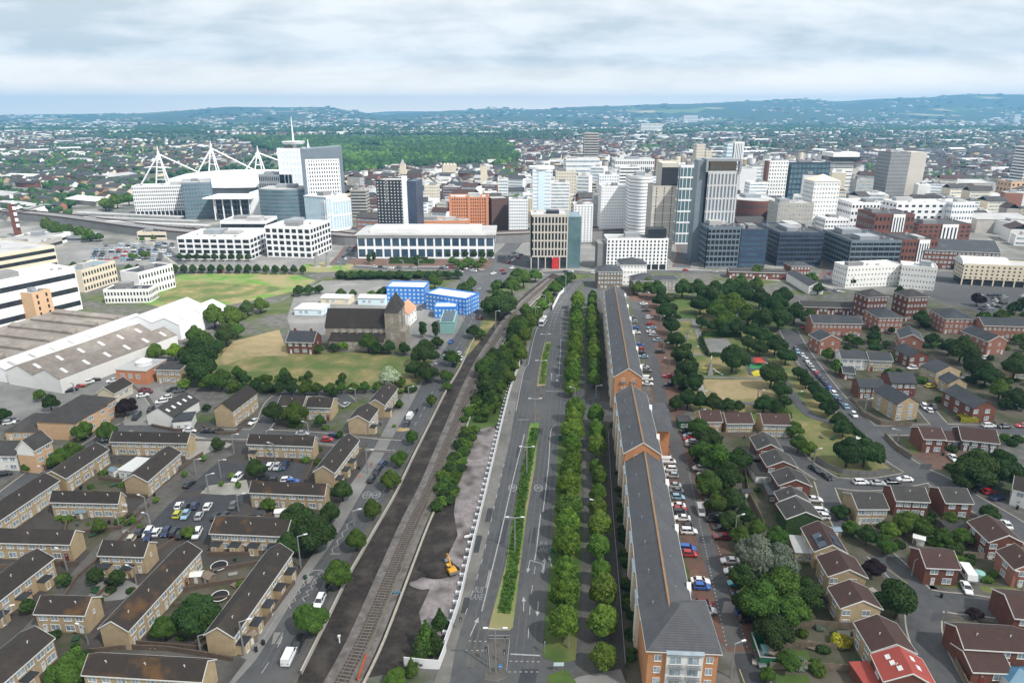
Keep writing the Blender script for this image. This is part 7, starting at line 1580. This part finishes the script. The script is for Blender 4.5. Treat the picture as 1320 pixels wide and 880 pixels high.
BW = [('behind the bottom lichen roofed terrace', [(116, 842), (165, 836), (215, 838), (268, 846), (300, 852)]), ('between gables of the two long slanting terraces', [(167, 830), (215, 834), (262, 838)]), ('along the lower side of the pedestrian street', [(50, 838), (105, 790), (140, 755), (190, 720), (232, 692)]), ('along the upper side of the pedestrian street', [(64, 800), (100, 745), (140, 710), (185, 668)]), ('in front of the long terrace near the main road', [(316, 838), (345, 800), (380, 752)]), ('below the white rendered terrace', [(0, 733), (50, 730), (102, 728)]), ('below the terrace with the white dish', [(84, 690), (120, 686), (155, 682)]), ('right of the terrace with the white dish', [(155, 682), (178, 664), (193, 652)]), ('beside the shrub gardens at left', [(84, 690), (88, 668)]), ('across the gardens with trampolines', [(255, 742), (300, 733), (338, 726)]), ('in the middle of the trampoline gardens', [(237, 762), (275, 755), (322, 748)]), ('in the lower trampoline gardens', [(225, 782), (270, 776), (305, 771)]), ('under the terrace with three porches', [(268, 716), (320, 716), (362, 712)]), ('above the small car park', [(322, 592), (365, 594), (405, 596)]), ('beside the small car park', [(405, 596), (394, 622)]), ('below the terrace above the small car park', [(320, 667), (360, 668), (400, 664)]), ('in front of the slanting terrace at the junction', [(434, 628), (455, 600), (473, 572)]), ('beside the black roofed hall', [(196, 550), (225, 556), (262, 556)]), ('round the three storey flats', [(262, 552), (280, 560), (303, 560), (312, 552)]), ('below the white garage gardens', [(122, 636), (165, 640), (190, 642)]), ('between the white garage gardens', [(128, 618), (160, 622)]), ('at the left of the painted triangles', [(206, 622), (235, 603), (262, 586)]), ('along the care home front', [(55, 565), (95, 567), (120, 560)]), ('beside the white gabled left edge house', [(72, 602), (90, 592)])]
for l, q in BW: fence('garden_wall', 'low brown brick wall ' + l, 'wall', q, 1.2 if 'pedestrian' not in l else .9, 'brick_low', .25, sm=False)
WF = [('left of the bright red roof', [(985, 833), (1020, 834), (1078, 838)]), ('below the lawn left of the bright red roof', [(992, 862), (1040, 862), (1118, 866)]), ('behind the third tan gabled house', [(1022, 806), (1060, 808), (1108, 811)]), ('right of the square red house', [(1234, 717), (1258, 719), (1285, 720)]), ('behind the square red house', [(1167, 690), (1180, 705)]), ('between the gardens above the square red house', [(1165, 672), (1176, 700)]), ('on the curved bank of the dry green', [(1052, 594), (1065, 603), (1085, 611), (1110, 613), (1135, 613)]), ('beside the pale tan pair', [(1093, 648), (1096, 668), (1104, 682)]), ('left of the four red gables', [(958, 600), (965, 640), (985, 680)]), ('along the street corner by the brown roofed house', [(1140, 563), (1156, 580), (1174, 592)]), ('in front of the low red pair', [(1096, 515), (1112, 536), (1135, 548), (1175, 550)]), ('right of the long red brick house', [(1245, 478), (1275, 492), (1302, 508)]), ('on the right of the bottom corner road', [(1230, 855), (1240, 875), (1250, 895)]), ('beside the ivy gabled pair', [(1200, 640), (1212, 655)]), ('above the lawn below the red roofed row', [(905, 562), (950, 563), (975, 562)])]
for l, q in WF: fence('wooden_fence', 'weathered board fence ' + l, 'fence', q, 1.7, 'wood_fence' if 'curved' not in l else 'concrete_dark', .08, posts=2.4, pm='wood_fence', sm=False)
for l, q in (('along the lower promenade beside the terrace', [(806, 860), (798, 760), (789, 650), (784, 560)]), ('round the field below the white offices', [(226, 352), (330, 350), (375, 353), (410, 362)]), ('right of the tree lined field', [(410, 362), (385, 377), (362, 388)])): fence('railing', 'thin grey railing ' + l, 'railing', q, 1.2, 'steel', .05)
# traffic island equipment at the bottom
for q in (([(630, 824), (657, 824)], 'across the top of the traffic island'), ([(632, 870), (629, 835)], 'down the left of the traffic island'), ([(653, 868), (657, 828)], 'down the right of the traffic island')):
    pts = [V2(G(*x)) for x in q[0]]; o = thing('guard_rail', 'grey pedestrian guard rail ' + q[1], 'railing', pts[0]); d = pts[1] - pts[0]
    for z in (.3, 1.1): MB().tube((0, 0, z), (d.x, d.y, z), .05, n=5).obj('rail', 'steel', o)
    for k in range(8): MB().tube((d.x * k / 7, d.y * k / 7, .1), (d.x * k / 7, d.y * k / 7, 1.1), .035, n=5).obj('bar', 'steel', o)
for px, py, l in ((651, 838, 'on the right of the lower traffic island'), (650, 856, 'by the crossing on the lower traffic island'), (702, 842, 'on the verge beside the stop line'), (627, 852, 'at the left of the lower traffic island'), (594, 813, 'on the pavement beside the hoarding'), (700, 508, 'on the upper traffic island'), (722, 506, 'beside the upper stop line'), (657, 541, 'beside the upper left stop line')):
    p = V2(G(px, py)); o = thing('traffic_light', 'black traffic light ' + l, 'traffic light', p); MB().tube((0, 0, 0), (0, 0, 3.4), .07).obj('pole', 'concrete_dark', o); b = MB().box(-.22, -.2, 2.5, .22, .2, 3.5).obj('signal_head', 'rubber', o)
    for z in (2.7, 3.0, 3.3): MB().tube((0, -.24, z), (0, -.2, z), .09, n=8).obj('lens', 'headlight', b)
p = V2(G(645, 866)); o = thing('keep_left_sign', 'small blue round sign with white arrow at the bottom of the traffic island', 'sign', p); MB().tube((0, 0, 0), (0, 0, 1.4), .06).obj('post', 'steel', o); mat('sign_blue', (.02, .22, .6), sc=1); s_ = MB().tube((0, -.05, 1.5), (0, .05, 1.5), .42, n=16).obj('disc', 'sign_blue', o)
ar = MB(); ar.poly([(-.28, -.06, 1.5), (-.05, -.06, 1.3), (-.05, -.06, 1.45), (.28, -.06, 1.45), (.28, -.06, 1.55), (-.05, -.06, 1.55), (-.05, -.06, 1.7)]); ar.obj('arrow', 'white_trim', s_)
for px, py, l in ((713, 712, 'on the verge by the bus lane lettering'), (722, 566, 'on the verge higher up the road')): o = thing('roadside_cabinet', 'dark green cabinet ' + l, 'cabinet', V2(G(px, py))); MB().box(-.6, -.3, 0, .6, .3, 1.6).obj('case', 'green_paint', o); MB().box(-.65, -.35, 1.6, .65, .35, 1.7).obj('lid', 'concrete_dark', o)
p = V2(G(720, 866)); o = thing('road_sign', 'small pale direction sign beside the crossing', 'sign', p); MB().box(-1, -.04, 1.6, 1, .04, 2.4).obj('panel', 'pale_blue_panel', o); MB().tube((-.8, 0, 0), (-.8, 0, 1.6), .05).obj('post', 'steel', o); MB().tube((.8, 0, 0), (.8, 0, 1.6), .05).obj('post', 'steel', o)
# ------------------------------------------------------------ excavator
p = V2(G(582, 738)); ex = thing('excavator', 'yellow tracked excavator digging the dark earth mound', 'excavator', p, R(115))
for y in (-1.25, .65): MB().sweep([(-1.9, .35), (-1.6, .02), (1.6, .02), (1.9, .35), (1.9, .6), (1.6, .9), (-1.6, .9), (-1.9, .6)], 'y', y, y + .6).obj('track', 'rubber', ex)
bd = MB(); bd.sweep([(-2.4, 1.1), (1.4, 1.1), (1.4, 1.7), (-.4, 2.3), (-2.4, 2.2)], 'y', -1.3, 1.3); bd.tube((0, 0, .7), (0, 0, 1.1), .7, n=12); bd.obj('body', 'yellow_paint', ex)
cb = MB().box(-.1, .25, 1.71, 1.4, 1.28, 3.0).obj('cab', 'glass_dark', ex); MB().box(-.15, .2, 3.0, 1.45, 1.33, 3.12).obj('cab_roof', 'yellow_paint', cb); MB().box(-2.6, -1.3, 1.1, -2.41, 1.3, 2.0).obj('counterweight', 'concrete_dark', ex)
MB().tube((1.2, -.3, 1.6), (3.2, -.3, 4.6), .28, .22).tube((3.2, -.3, 4.6), (5.0, -.3, 4.2), .22, .18).obj('boom', 'yellow_paint', ex); MB().tube((5.0, -.3, 4.2), (5.8, -.3, 1.6), .2, .14).obj('dipper_arm', 'yellow_paint', ex); MB().sweep([(5.3, .3), (6.3, .3), (6.4, 1.4), (5.7, 1.6), (5.2, 1.0)], 'y', -.9, .3).obj('bucket', 'concrete_dark', ex)
def mound(name, label, px, py, r, h, m, sx=1.6):
    p = V2(G(px, py)); v, f = IC2; v = v.copy(); rs = np.random.RandomState(int(px)); v *= (1 + .14 * rs.normal(size=len(v)))[:, None]; v[:, 0] *= r * sx; v[:, 1] *= r; v[:, 2] *= h; v[:, 2] -= h * .15
    o = tag(link(name, npmesh(name, v, f, np.zeros(len(f)), [m]), None, p), label, 'mound'); return o
mound('earth_mound', 'brown mound of dug earth beside the excavator', 566, 733, 3.4, 1.3, 'soil_dark'); mound('earth_mound', 'pale rubble heap at the foot of the excavator', 548, 752, 2.2, .9, 'soil_grey'); mound('sand_heap', 'orange sand heap on the road below the white van', 518, 554, 1.6, .6, 'grass_tan')
for px, py, m, l in ((575, 635, 'tarp_blue', 'blue pipe bundle lying at the edge of the dark soil'), (511, 765, 'tarp_blue', 'small blue barrel beside the railway trough'), (604, 692, 'steel_white', 'small white site trailer by the hoarding gate'), (564, 636, 'orange_brick', 'stack of orange timber at the edge of the scrub'), (438, 828, 'steel_white', 'white marker post beside the railway')):
    p = V2(G(px, py)); o = thing('site_material', l, 'site material', p, .2); q_ = 'post' in l; MB().box(*((-.12, -.12, 0, .12, .12, 1.6) if q_ else (-1.1, -.3, 0, 1.1, .3, .35))).obj('stack', m, o); MB().box(*((-.3, -.1, 1.6, .3, .1, 2.0) if q_ else (-.8, -.25, .35, .8, .25, .55))).obj('top_layer', m, o)
ex.scale = (.72, .72, .72)
# skip, tank, caravan, trampolines, sheds, play equipment
tx = tb - math.pi / 2; p = V2(G(988, 843)); o = thing('skip', 'open dark green skip with a pale rim in the corner of the terrace car park', 'skip', p, tx); b = MB(); b.box(-3.4, -2.4, 0, 3.4, 2.4, .3)
for q in ((-3.4, -2.4, 3.4, -2.2), (-3.4, 2.2, 3.4, 2.4), (-3.4, -2.2, -3.2, 2.2), (3.2, -2.2, 3.4, 2.2)): b.box(q[0], q[1], .3, q[2], q[3], 2.3)
b.obj('bin', 'green_paint', o); rm = MB()
for q in ((-3.5, -2.5, 3.5, -2.25), (-3.5, 2.25, 3.5, 2.5), (-3.5, -2.25, -3.25, 2.25), (3.25, -2.25, 3.5, 2.25)): rm.box(q[0], q[1], 2.3, q[2], q[3], 2.45)
rm.obj('rim', 'steel', o); MB().box(-1.5, -1, .3, 1, 1.2, 1.2).obj('contents', 'teal_panel', o)
p = V2(G(1261, 745)); o = thing('oil_tank', 'round turquoise green tank beside the caravan', 'tank', p); MB().tube((0, 0, 0), (0, 0, 1.7), 1.2, n=14).obj('tank', 'teal_panel', o); MB().tube((0, 0, 1.7), (0, 0, 2.0), 1.2, .3, n=14).obj('lid', 'teal_panel', o)
p = V2(G(1246, 744)); o = thing('caravan', 'white caravan parked beside the square red house', 'caravan', p, adir((1241, 735), (1251, 750))); MB().sweep([(-2.8, .5), (2.6, .5), (2.9, 1.2), (2.4, 2.5), (-2.6, 2.5), (-2.9, 1.4)], 'y', -1.1, 1.1).obj('body', 'paint_white', o); MB().box(-1.5, -1.13, 1.4, 1, -1.1, 2.1).obj('window', 'glass_dark', o); MB().tube((0, -1.1, .35), (0, 1.1, .35), .33, n=10).obj('wheel', 'rubber', o)
for px, py, l in ((283, 732, 'upper black trampoline with white rim in the back gardens'), (284, 771, 'lower black trampoline with white rim in the back gardens')):
    p = V2(G(px, py)); o = thing('trampoline', l, 'trampoline', p); rg = MB(); rr_ = [Vector((1.9 * math.cos(k * math.pi / 10), 1.9 * math.sin(k * math.pi / 10), 0)) for k in range(21)]; ribbon(rg, rr_, -.09, .09, .85, .75); rg.obj('rim', 'white_trim', o); MB().tube((0, 0, .76), (0, 0, .8), 1.8, n=20).obj('mat', 'rubber', o)
    for k in range(5): MB().tube((1.8 * math.cos(k * 1.26), 1.8 * math.sin(k * 1.26), 0), (1.8 * math.cos(k * 1.26), 1.8 * math.sin(k * 1.26), .78), .05).obj('leg', 'steel', o)
SH = [(255, 748, 'white_render', 'pale flat roofed shed in the upper trampoline gardens'), (270, 750, 'wood_fence', 'small wooden shed beside the pale flat roofed shed'), (322, 828, 'wood_fence', 'small shed at the gable by the main road'), (244, 735, 'teal_panel', 'pale green shed near the long slanting terrace'), (108, 666, 'roof_metal', 'blue roofed shed in the shrub gardens at left'), (96, 660, 'wood_fence', 'brown shed in the shrub gardens at left'), (318, 707, 'roof_flat', 'pale shed under the terrace with porches'), (335, 668, 'roof_slate', 'dark shed behind the smaller car park terrace'), (362, 666, 'white_render', 'white shed behind the smaller car park terrace'), (318, 703, 'white_render', 'white dome tent beside the rubbish heap'), (1075, 690, 'roof_metal', 'pale roofed shed under the dark garden trees'), (1000, 850, 'wood_fence', 'low greenhouse in the gardens left of the red roof'), (960, 640, 'roof_slate', 'dark shed left of the red gables'), (1222, 683, 'roof_metal', 'blue shed behind the red brick pair'), (1183, 700, 'white_render', 'white shed left of the square red house'), (1068, 780, 'roof_slate', 'dark shed left of the third tan house'), (148, 612, 'roof_metal', 'slate coloured shed left of the white garage'), (118, 612, 'wood_fence', 'brown shed in the slanting terrace garden')]
for px, py, m, l in SH:
    p = V2(G(px, py)); o = thing('garden_shed', l, 'shed', p, rnd.choice([.1, -.5, .9])); MB().box(-1.3, -1, 0, 1.3, 1, 1.9).obj('wall', 'wood_fence' if 'white' not in l else 'white_render', o); MB().sweep([(-1.2, 1.88), (0, 2.4), (1.2, 1.88), (1.2, 1.98), (0, 2.5), (-1.2, 1.98)], 'x', -1.45, 1.45).obj('roof', m, o); MB().box(-.4, -1.04, 0, .4, -1.001, 1.7).obj('door', 'door_white', o)
p = V2(G(915, 483)); o = thing('climbing_tower', 'grey climbing tower with a white top and a slide on the park lawn', 'play equipment', p)
MB().tube((0, 0, 0), (0, 0, 7), 1.6, .15, n=4).obj('tower', 'steel', o); MB().tube((0, 0, 7), (0, 0, 8.5), .25, .2).obj('cap', 'steel_white', o); MB().box(1, -.4, 0, 1.1, .4, .1).obj('slide_foot', 'steel', o); MB().sweep([(1, 3), (5, .3), (5.5, .3), (5.5, .15), (4.9, .15), (1, 2.85)], 'y', -.5, .5).obj('slide', 'steel_white', o)
for k, (px, py) in enumerate(((909, 476), (922, 476), (911, 481), (925, 481))):
    o = thing('picnic_bench', ['far left', 'far right', 'near left', 'near right'][k] + ' yellow bench around the climbing tower', 'bench', V2(G(px, py)), .1, 'yellow benches round the climbing tower'); MB().box(-1.4, -.35, .5, 1.4, .35, .62).obj('seat', 'play_yellow', o)
    for x in (-1, 1): MB().box(x - .1, -.25, 0, x + .1, .25, .5).obj('leg', 'steel', o)
o = thing('play_structure', 'red and grey climbing frame on the coloured play surface', 'play equipment', V2(G(978, 470))); f_ = MB()
for x in (-2, 2):
    for y in (-1.5, 1.5): f_.tube((x, y, 0), (x, y, 3), .12)
f_.box(-2.2, -1.7, 1.5, 2.2, 1.7, 1.62); f_.obj('frame', 'play_red', o); MB().sweep([(2.2, 1.6), (5, .2), (5, .1), (2.2, 1.5)], 'y', -.4, .4).obj('slide', 'steel_white', o)
# satellite dishes
for px, py, z, l in ((162, 650, 3.4, 'end of the terrace above the shrub gardens'), (291, 824, 3.6, 'gable nearest the main road')):
    p = G(px, py, z); o = thing('satellite_dish', 'round white dish on the ' + l, 'satellite dish', p); MB().tube((0, -.2, 0), (0, -.05, 0), .55, .45, n=14).obj('dish', 'steel_white', o); MB().tube((0, 0, 0), (0, .6, -.1), .05).obj('bracket', 'steel', o)
# clutter in the gardens and yards
mat('bin_green', (.02, .07, .03), sc=2, rough=.5); mat('plastic_grey', (.10, .11, .12), sc=2, rough=.5)
BINM = {}
def bin_(x, y, m):
    if m not in BINM: BINM[m] = (MB().sweep([(-.24, 0), (.24, 0), (.3, 1.0), (-.3, 1.0)], 'y', -.28, .28).mesh('body', m), MB().sweep([(-.33, 1.003), (.33, 1.003), (.33, 1.06), (-.33, 1.12)], 'y', -.31, .31).mesh('lid', m))
    o = thing('wheelie_bin', None, None, (x, y, .02), rnd.uniform(0, 6)); link('body', BINM[m][0], o); link('lid', BINM[m][1], o); px, py = topix(x, y)
    auto(o, {'bin_green': 'green', 'plastic_grey': 'grey', 'rubber': 'black'}[m] + ' wheelie bin', px, py, 'wheelie bin', 'wheelie bins in the gardens')
r9 = random.Random(9)
for (o_, L_, D_) in HOUSES:
    x, y = topix(o_.location.x, o_.location.y)
    if y < 540: continue
    for k in range(max(1, int(L_ / 9))):
        a_ = o_.rotation_euler.z; u, v_ = r9.uniform(0, L_), -r9.uniform(1.2, 4.5); X, Y = o_.location.x + u * math.cos(a_) - v_ * math.sin(a_), o_.location.y + u * math.sin(a_) + v_ * math.cos(a_)
        if not onhouse(X, Y, .5): bin_(X, Y, r9.choice(['bin_green', 'plastic_grey', 'rubber']))
GC = [('white plastic garden table', 'white_trim'), ('dark compost heap', 'bin_green'), ('pale garden bench', 'wood_fence'), ('green covered barbecue', 'bin_green'), ('pile of pale boards', 'paving_light'), ('grey plastic storage box', 'plastic_grey')]
n = 0
while n < 60:
    px, py = r9.choice([(r9.uniform(60, 380), r9.uniform(590, 840)), (r9.uniform(950, 1320), r9.uniform(560, 870))]); p = V2(G(px, py))
    if onhouse(p.x, p.y, 1.2) or onroad(p.x, p.y, 2.5) or inpoly(px, py, lw + rw[::-1]) or px > 305 and py > 700 and px < 900 or (170 < px < 330 and py < 700): n += .2; continue
    lab, m = r9.choice(GC); o = thing('garden_item', None, None, p, r9.uniform(0, 3)); w_, d_ = r9.uniform(.6, 1.3), r9.uniform(.4, .8)
    MB().box(-w_, -d_, .45, w_, d_, .6).obj('top', m, o); MB().box(-w_ * .8, -d_ * .7, 0, w_ * .8, d_ * .7, .45).obj('base', m, o); auto(o, lab, px, py, 'garden item'); n += 1
mat('asphalt_worn', (.10, .102, .106), (.075, .077, .08), .6, .8)
WT = MB()
for pix, cs in (([(606, 860), (618, 815), (634, 745), (648, 680), (660, 610), (672, 545), (684, 480), (698, 430), (716, 395)], (-2.6, .9)), ([(676, 860), (684, 775), (695, 690), (704, 600), (710, 540), (716, 480), (720, 440)], (-2.4, 1.3)), ([(352, 862), (398, 778), (440, 708), (480, 640), (520, 570), (556, 500), (590, 440)], (-2.2, 1.6))):
    for c0 in cs:
        for o_ in (-.75, .75): ribbon(WT, offs(W(pix), c0 + o_), -.22, .22, .118 + .0005 * c0)
tag(WT.obj('road_wear', 'asphalt_worn'), kind='structure')
# repaired patches in the tarmac
for q in '600 860 612 845;604 846 618 800;625 758 630 735;640 700 650 670;668 880 690 862;680 700 690 680;662 590 668 575;700 640 706 622;690 560 700 552;350 830 362 815;470 655 480 645;395 752 404 742;610 712 617 690;625 672 632 655;594 790 602 770;1130 610 1150 604;1185 605 1200 598;900 700 915 690;880 620 890 612;930 790 945 775;1200 800 1215 790;735 520 750 524'.split(';'):
    x0, y0, x1, y1 = map(float, q.split()); sk = (y0 - y1) * .22; sheet('road_patch', [(x0, y0), (x1, y0), (x1 + sk, y1), (x0 + sk, y1)], r9.choice(['asphalt_dark', 'paving', 'asphalt_light', 'asphalt_dark']) if y0 > 0 else 'asphalt', 9)
# pedestrians
def person(px, py, top, low, label, ang=0):
    vs = [(0, 0, .95), (0, 0, 1.2), (0, 0, 1.42), (0, 0, 1.52), (0, .02, 1.68), (.2, 0, 1.4), (.27, .03, 1.12), (.28, .12, .9), (-.2, 0, 1.4), (-.27, -.03, 1.12), (-.28, -.06, .88), (.1, 0, .88), (.11, .14, .48), (.11, .05, .06), (.11, .2, .04), (-.1, 0, .88), (-.11, -.05, .48), (-.11, -.22, .1), (-.11, -.08, .04)]
    es = [(0, 1), (1, 2), (2, 3), (3, 4), (2, 5), (5, 6), (6, 7), (2, 8), (8, 9), (9, 10), (0, 11), (11, 12), (12, 13), (13, 14), (0, 15), (15, 16), (16, 17), (17, 18)]
    rd = [.15, .15, .16, .06, .11, .075, .055, .04, .075, .055, .04, .1, .07, .05, .045, .1, .07, .05, .045]
    me = bpy.data.meshes.new('person'); me.from_pydata(vs, es, []); o = bpy.data.objects.new('person', me); COL.objects.link(o); o.modifiers.new('skin', 'SKIN')
    for k, r_ in enumerate(rd): me.skin_vertices[0].data[k].radius = (r_, r_ * .85)
    me.skin_vertices[0].data[0].use_root = True; s = o.modifiers.new('sub', 'SUBSURF'); s.levels = s.render_levels = 1
    dg = bpy.context.evaluated_depsgraph_get(); m2 = bpy.data.meshes.new_from_object(o.evaluated_get(dg)); bpy.data.objects.remove(o); m2.materials.clear()
    for m_ in (low, top, 'peach_brick'): m2.materials.append(M(m_))
    for f in m2.polygons: f.material_index = 0 if f.center.z < .93 else 1 if f.center.z < 1.5 else 2
    p = V2(G(px, py)); o = link('person', m2, None, (p.x, p.y, .12), ang); tag(o, label, 'person'); return o
person(479, 602, 'red_paint', 'red_paint', 'person in red walking on the wide pavement beside parked cars', 1); person(464, 617, 'orange_mesh', 'orange_mesh', 'person in orange walking on the wide pavement below the junction', .5)
person(751, 515, 'rubber', 'rubber', 'person in black near the side street at the top of the lower paths'); person(761, 520, 'rubber', 'roof_slate', 'person in dark clothes standing on the side street paving', 2); person(768, 517, 'grey_panel', 'rubber', 'person in grey at the foot of the upper paths', 3)
for k, (x, y) in enumerate(((250, 780), (230, 800), (290, 812))): pass
# unseen cloud mesh added overhead, fitted to shade the foreground
cl = MB(); v, f = IC2; m = bpy.data.materials.new('shade_cloud'); m.use_nodes = True; nt = m.node_tree; N, L = nt.nodes, nt.links
N['Principled BSDF'].inputs['Base Color'].default_value = (.9, .9, .92, 1); N['Principled BSDF'].inputs['Roughness'].default_value = 1; tr = N.new('ShaderNodeBsdfTransparent'); ms = N.new('ShaderNodeMixShader'); ms.inputs[0].default_value = .32
L.new(tr.outputs[0], ms.inputs[1]); L.new(N['Principled BSDF'].outputs[0], ms.inputs[2]); L.new(ms.outputs[0], N['Material Output'].inputs['Surface']); MATS['shade_cloud'] = m
V, T_ = [], []; off = 0; rs = np.random.RandomState(2)
SUN_EL, SUN_AZ = 50, 130; az = R(SUN_AZ); sd = np.array([math.sin(az) * math.cos(R(SUN_EL)), math.cos(az) * math.cos(R(SUN_EL)), math.sin(R(SUN_EL))]); cc = np.array([170., 100., 0]) + sd * (1000 / sd[2])
iv, it = ico(3)
for k in range(1):
    w = iv * (1 + .05 * rs.normal(size=len(iv)))[:, None] * np.array([720, 290, 60]); th = R(14); w = np.stack([w[:, 0] * math.cos(th) - w[:, 1] * math.sin(th), w[:, 0] * math.sin(th) + w[:, 1] * math.cos(th), w[:, 2]], 1); V.append(w + cc); T_.append(it)
tag(link('shade_cloud', npmesh('shade_cloud', V[0], T_[0], np.zeros(len(it)), ['shade_cloud'], smooth_=True)), kind='structure')
flush()
# ------------------------------------------------------------ camera, light, sky, haze
cam = bpy.data.cameras.new('camera'); cam.lens = F / 1320 * 36; cam.sensor_width = 36; cam.sensor_fit = 'HORIZONTAL'; cam.clip_start = 1; cam.clip_end = 60000
co = bpy.data.objects.new('camera', cam); COL.objects.link(co); co.location = (0, 0, CAMH); co.rotation_euler = (math.pi / 2 - PT, 0, 0); SC.camera = co
SUN_EL, SUN_AZ = 50, 130     # azimuth clockwise from +Y (view direction): behind camera, right
su = bpy.data.lights.new('sun', 'SUN'); su.energy = SUN_E; su.angle = R(2); su.color = (1, .965, .91)
so = bpy.data.objects.new('sun', su); COL.objects.link(so)
az = R(SUN_AZ); dv = Vector((math.sin(az) * math.cos(R(SUN_EL)), math.cos(az) * math.cos(R(SUN_EL)), math.sin(R(SUN_EL))))
so.rotation_euler = dv.to_track_quat('Z', 'Y').to_euler(); so.location = (0, -100, 600)
wd = bpy.data.worlds.new('World'); SC.world = wd; wd.use_nodes = True; nt = wd.node_tree; N, L = nt.nodes, nt.links
bg = N['Background']; bg.inputs[1].default_value = .1
sky = N.new('ShaderNodeTexSky'); sky.sky_type = 'NISHITA'; sky.sun_disc = False; sky.sun_elevation = R(SUN_EL); sky.sun_rotation = R(SUN_AZ); sky.dust_density = 2
tc = N.new('ShaderNodeTexCoord'); sp = N.new('ShaderNodeSeparateXYZ'); L.new(tc.outputs['Generated'], sp.inputs[0])
def mth(op, a, b=None, c=None):
    n = N.new('ShaderNodeMath'); n.operation = op
    for i, x in enumerate((a, b, c)):
        if x is None: continue
        if isinstance(x, (int, float)): n.inputs[i].default_value = x
        else: L.new(x, n.inputs[i])
    return n.outputs[0]
zc = mth('MAXIMUM', mth('ADD', sp.outputs[2], .24), .05)
cx = N.new('ShaderNodeCombineXYZ'); L.new(mth('DIVIDE', sp.outputs[0], zc), cx.inputs[0]); L.new(mth('DIVIDE', sp.outputs[1], zc), cx.inputs[1])
def nz(s, d, o=0):
    n = N.new('ShaderNodeTexNoise'); n.inputs['Scale'].default_value = s; n.inputs['Detail'].default_value = d; n.inputs['Roughness'].default_value = .55; n.inputs['Distortion'].default_value = .3
    mp = N.new('ShaderNodeMapping'); mp.inputs['Location'].default_value = (o, o * 2, 0); mp.inputs['Scale'].default_value = (.75, 1, 1); L.new(cx.outputs[0], mp.inputs[0]); L.new(mp.outputs[0], n.inputs['Vector']); return n.outputs[0]
n1 = nz(1.7, 10, 3.1); n2 = nz(4.4, 9, 7.7)
v = mth('ADD', mth('MULTIPLY', n1, .65), mth('MULTIPLY', n2, .35))
cr = N.new('ShaderNodeValToRGB'); e = cr.color_ramp.elements; e[0].position = .41; e[0].color = (5.5, 6.05, 6.35, 1); e[1].position = .56; e[1].color = (8.4, 8.5, 8.5, 1)
q = e.new(.475); q.color = (6.9, 7.2, 7.4, 1)
L.new(v, cr.inputs[0])
# low sky: bright warm band added above the hills to offset the blue haze
hz = N.new('ShaderNodeMapRange'); hz.inputs[1].default_value = .0; hz.inputs[2].default_value = .065; hz.inputs[3].default_value = 1; hz.inputs[4].default_value = 0; L.new(sp.outputs[2], hz.inputs[0])
mb_ = N.new('ShaderNodeMix'); mb_.data_type = 'RGBA'; L.new(mth('MULTIPLY', hz.outputs[0], .8), mb_.inputs[0]); L.new(cr.outputs[0], mb_.inputs[6]); mb_.inputs[7].default_value = (22, 17, 11.8, 1)
mx = N.new('ShaderNodeMix'); mx.data_type = 'RGBA'; mx.inputs[0].default_value = .93
L.new(sky.outputs[0], mx.inputs[6]); L.new(mb_.outputs[2], mx.inputs[7]); L.new(mx.outputs[2], bg.inputs[0])
hb = MB(); hb.box(-17500, -400, -1, 17500, 16000, 400)
m = bpy.data.materials.new('haze'); m.use_nodes = True; N2 = m.node_tree.nodes; N2.remove(N2['Principled BSDF'])
pv = N2.new('ShaderNodeVolumePrincipled'); pv.inputs['Color'].default_value = (.24, .56, .92, 1); pv.inputs['Density'].default_value = HAZE; pv.inputs['Anisotropy'].default_value = .2
m.node_tree.links.new(pv.outputs[0], N2['Material Output'].inputs['Volume']); MATS['haze'] = m
if HAZE: tag(hb.obj('haze', 'haze'), kind='stuff')
SC.render.engine = 'CYCLES'; SC.cycles.use_denoising = True; SC.cycles.max_bounces = 5; SC.cycles.diffuse_bounces = 3; SC.cycles.glossy_bounces = 2; SC.cycles.volume_bounces = 1
SC.cycles.transmission_bounces = 2; SC.cycles.transparent_max_bounces = 6; SC.cycles.use_adaptive_sampling = True; SC.cycles.adaptive_threshold = .02
SC.cycles.sample_clamp_indirect = 4; SC.cycles.use_fast_gi = False
SC.view_settings.view_transform = 'Standard'; SC.view_settings.look = 'None'; SC.view_settings.exposure = EXPO; SC.view_settings.gamma = 1
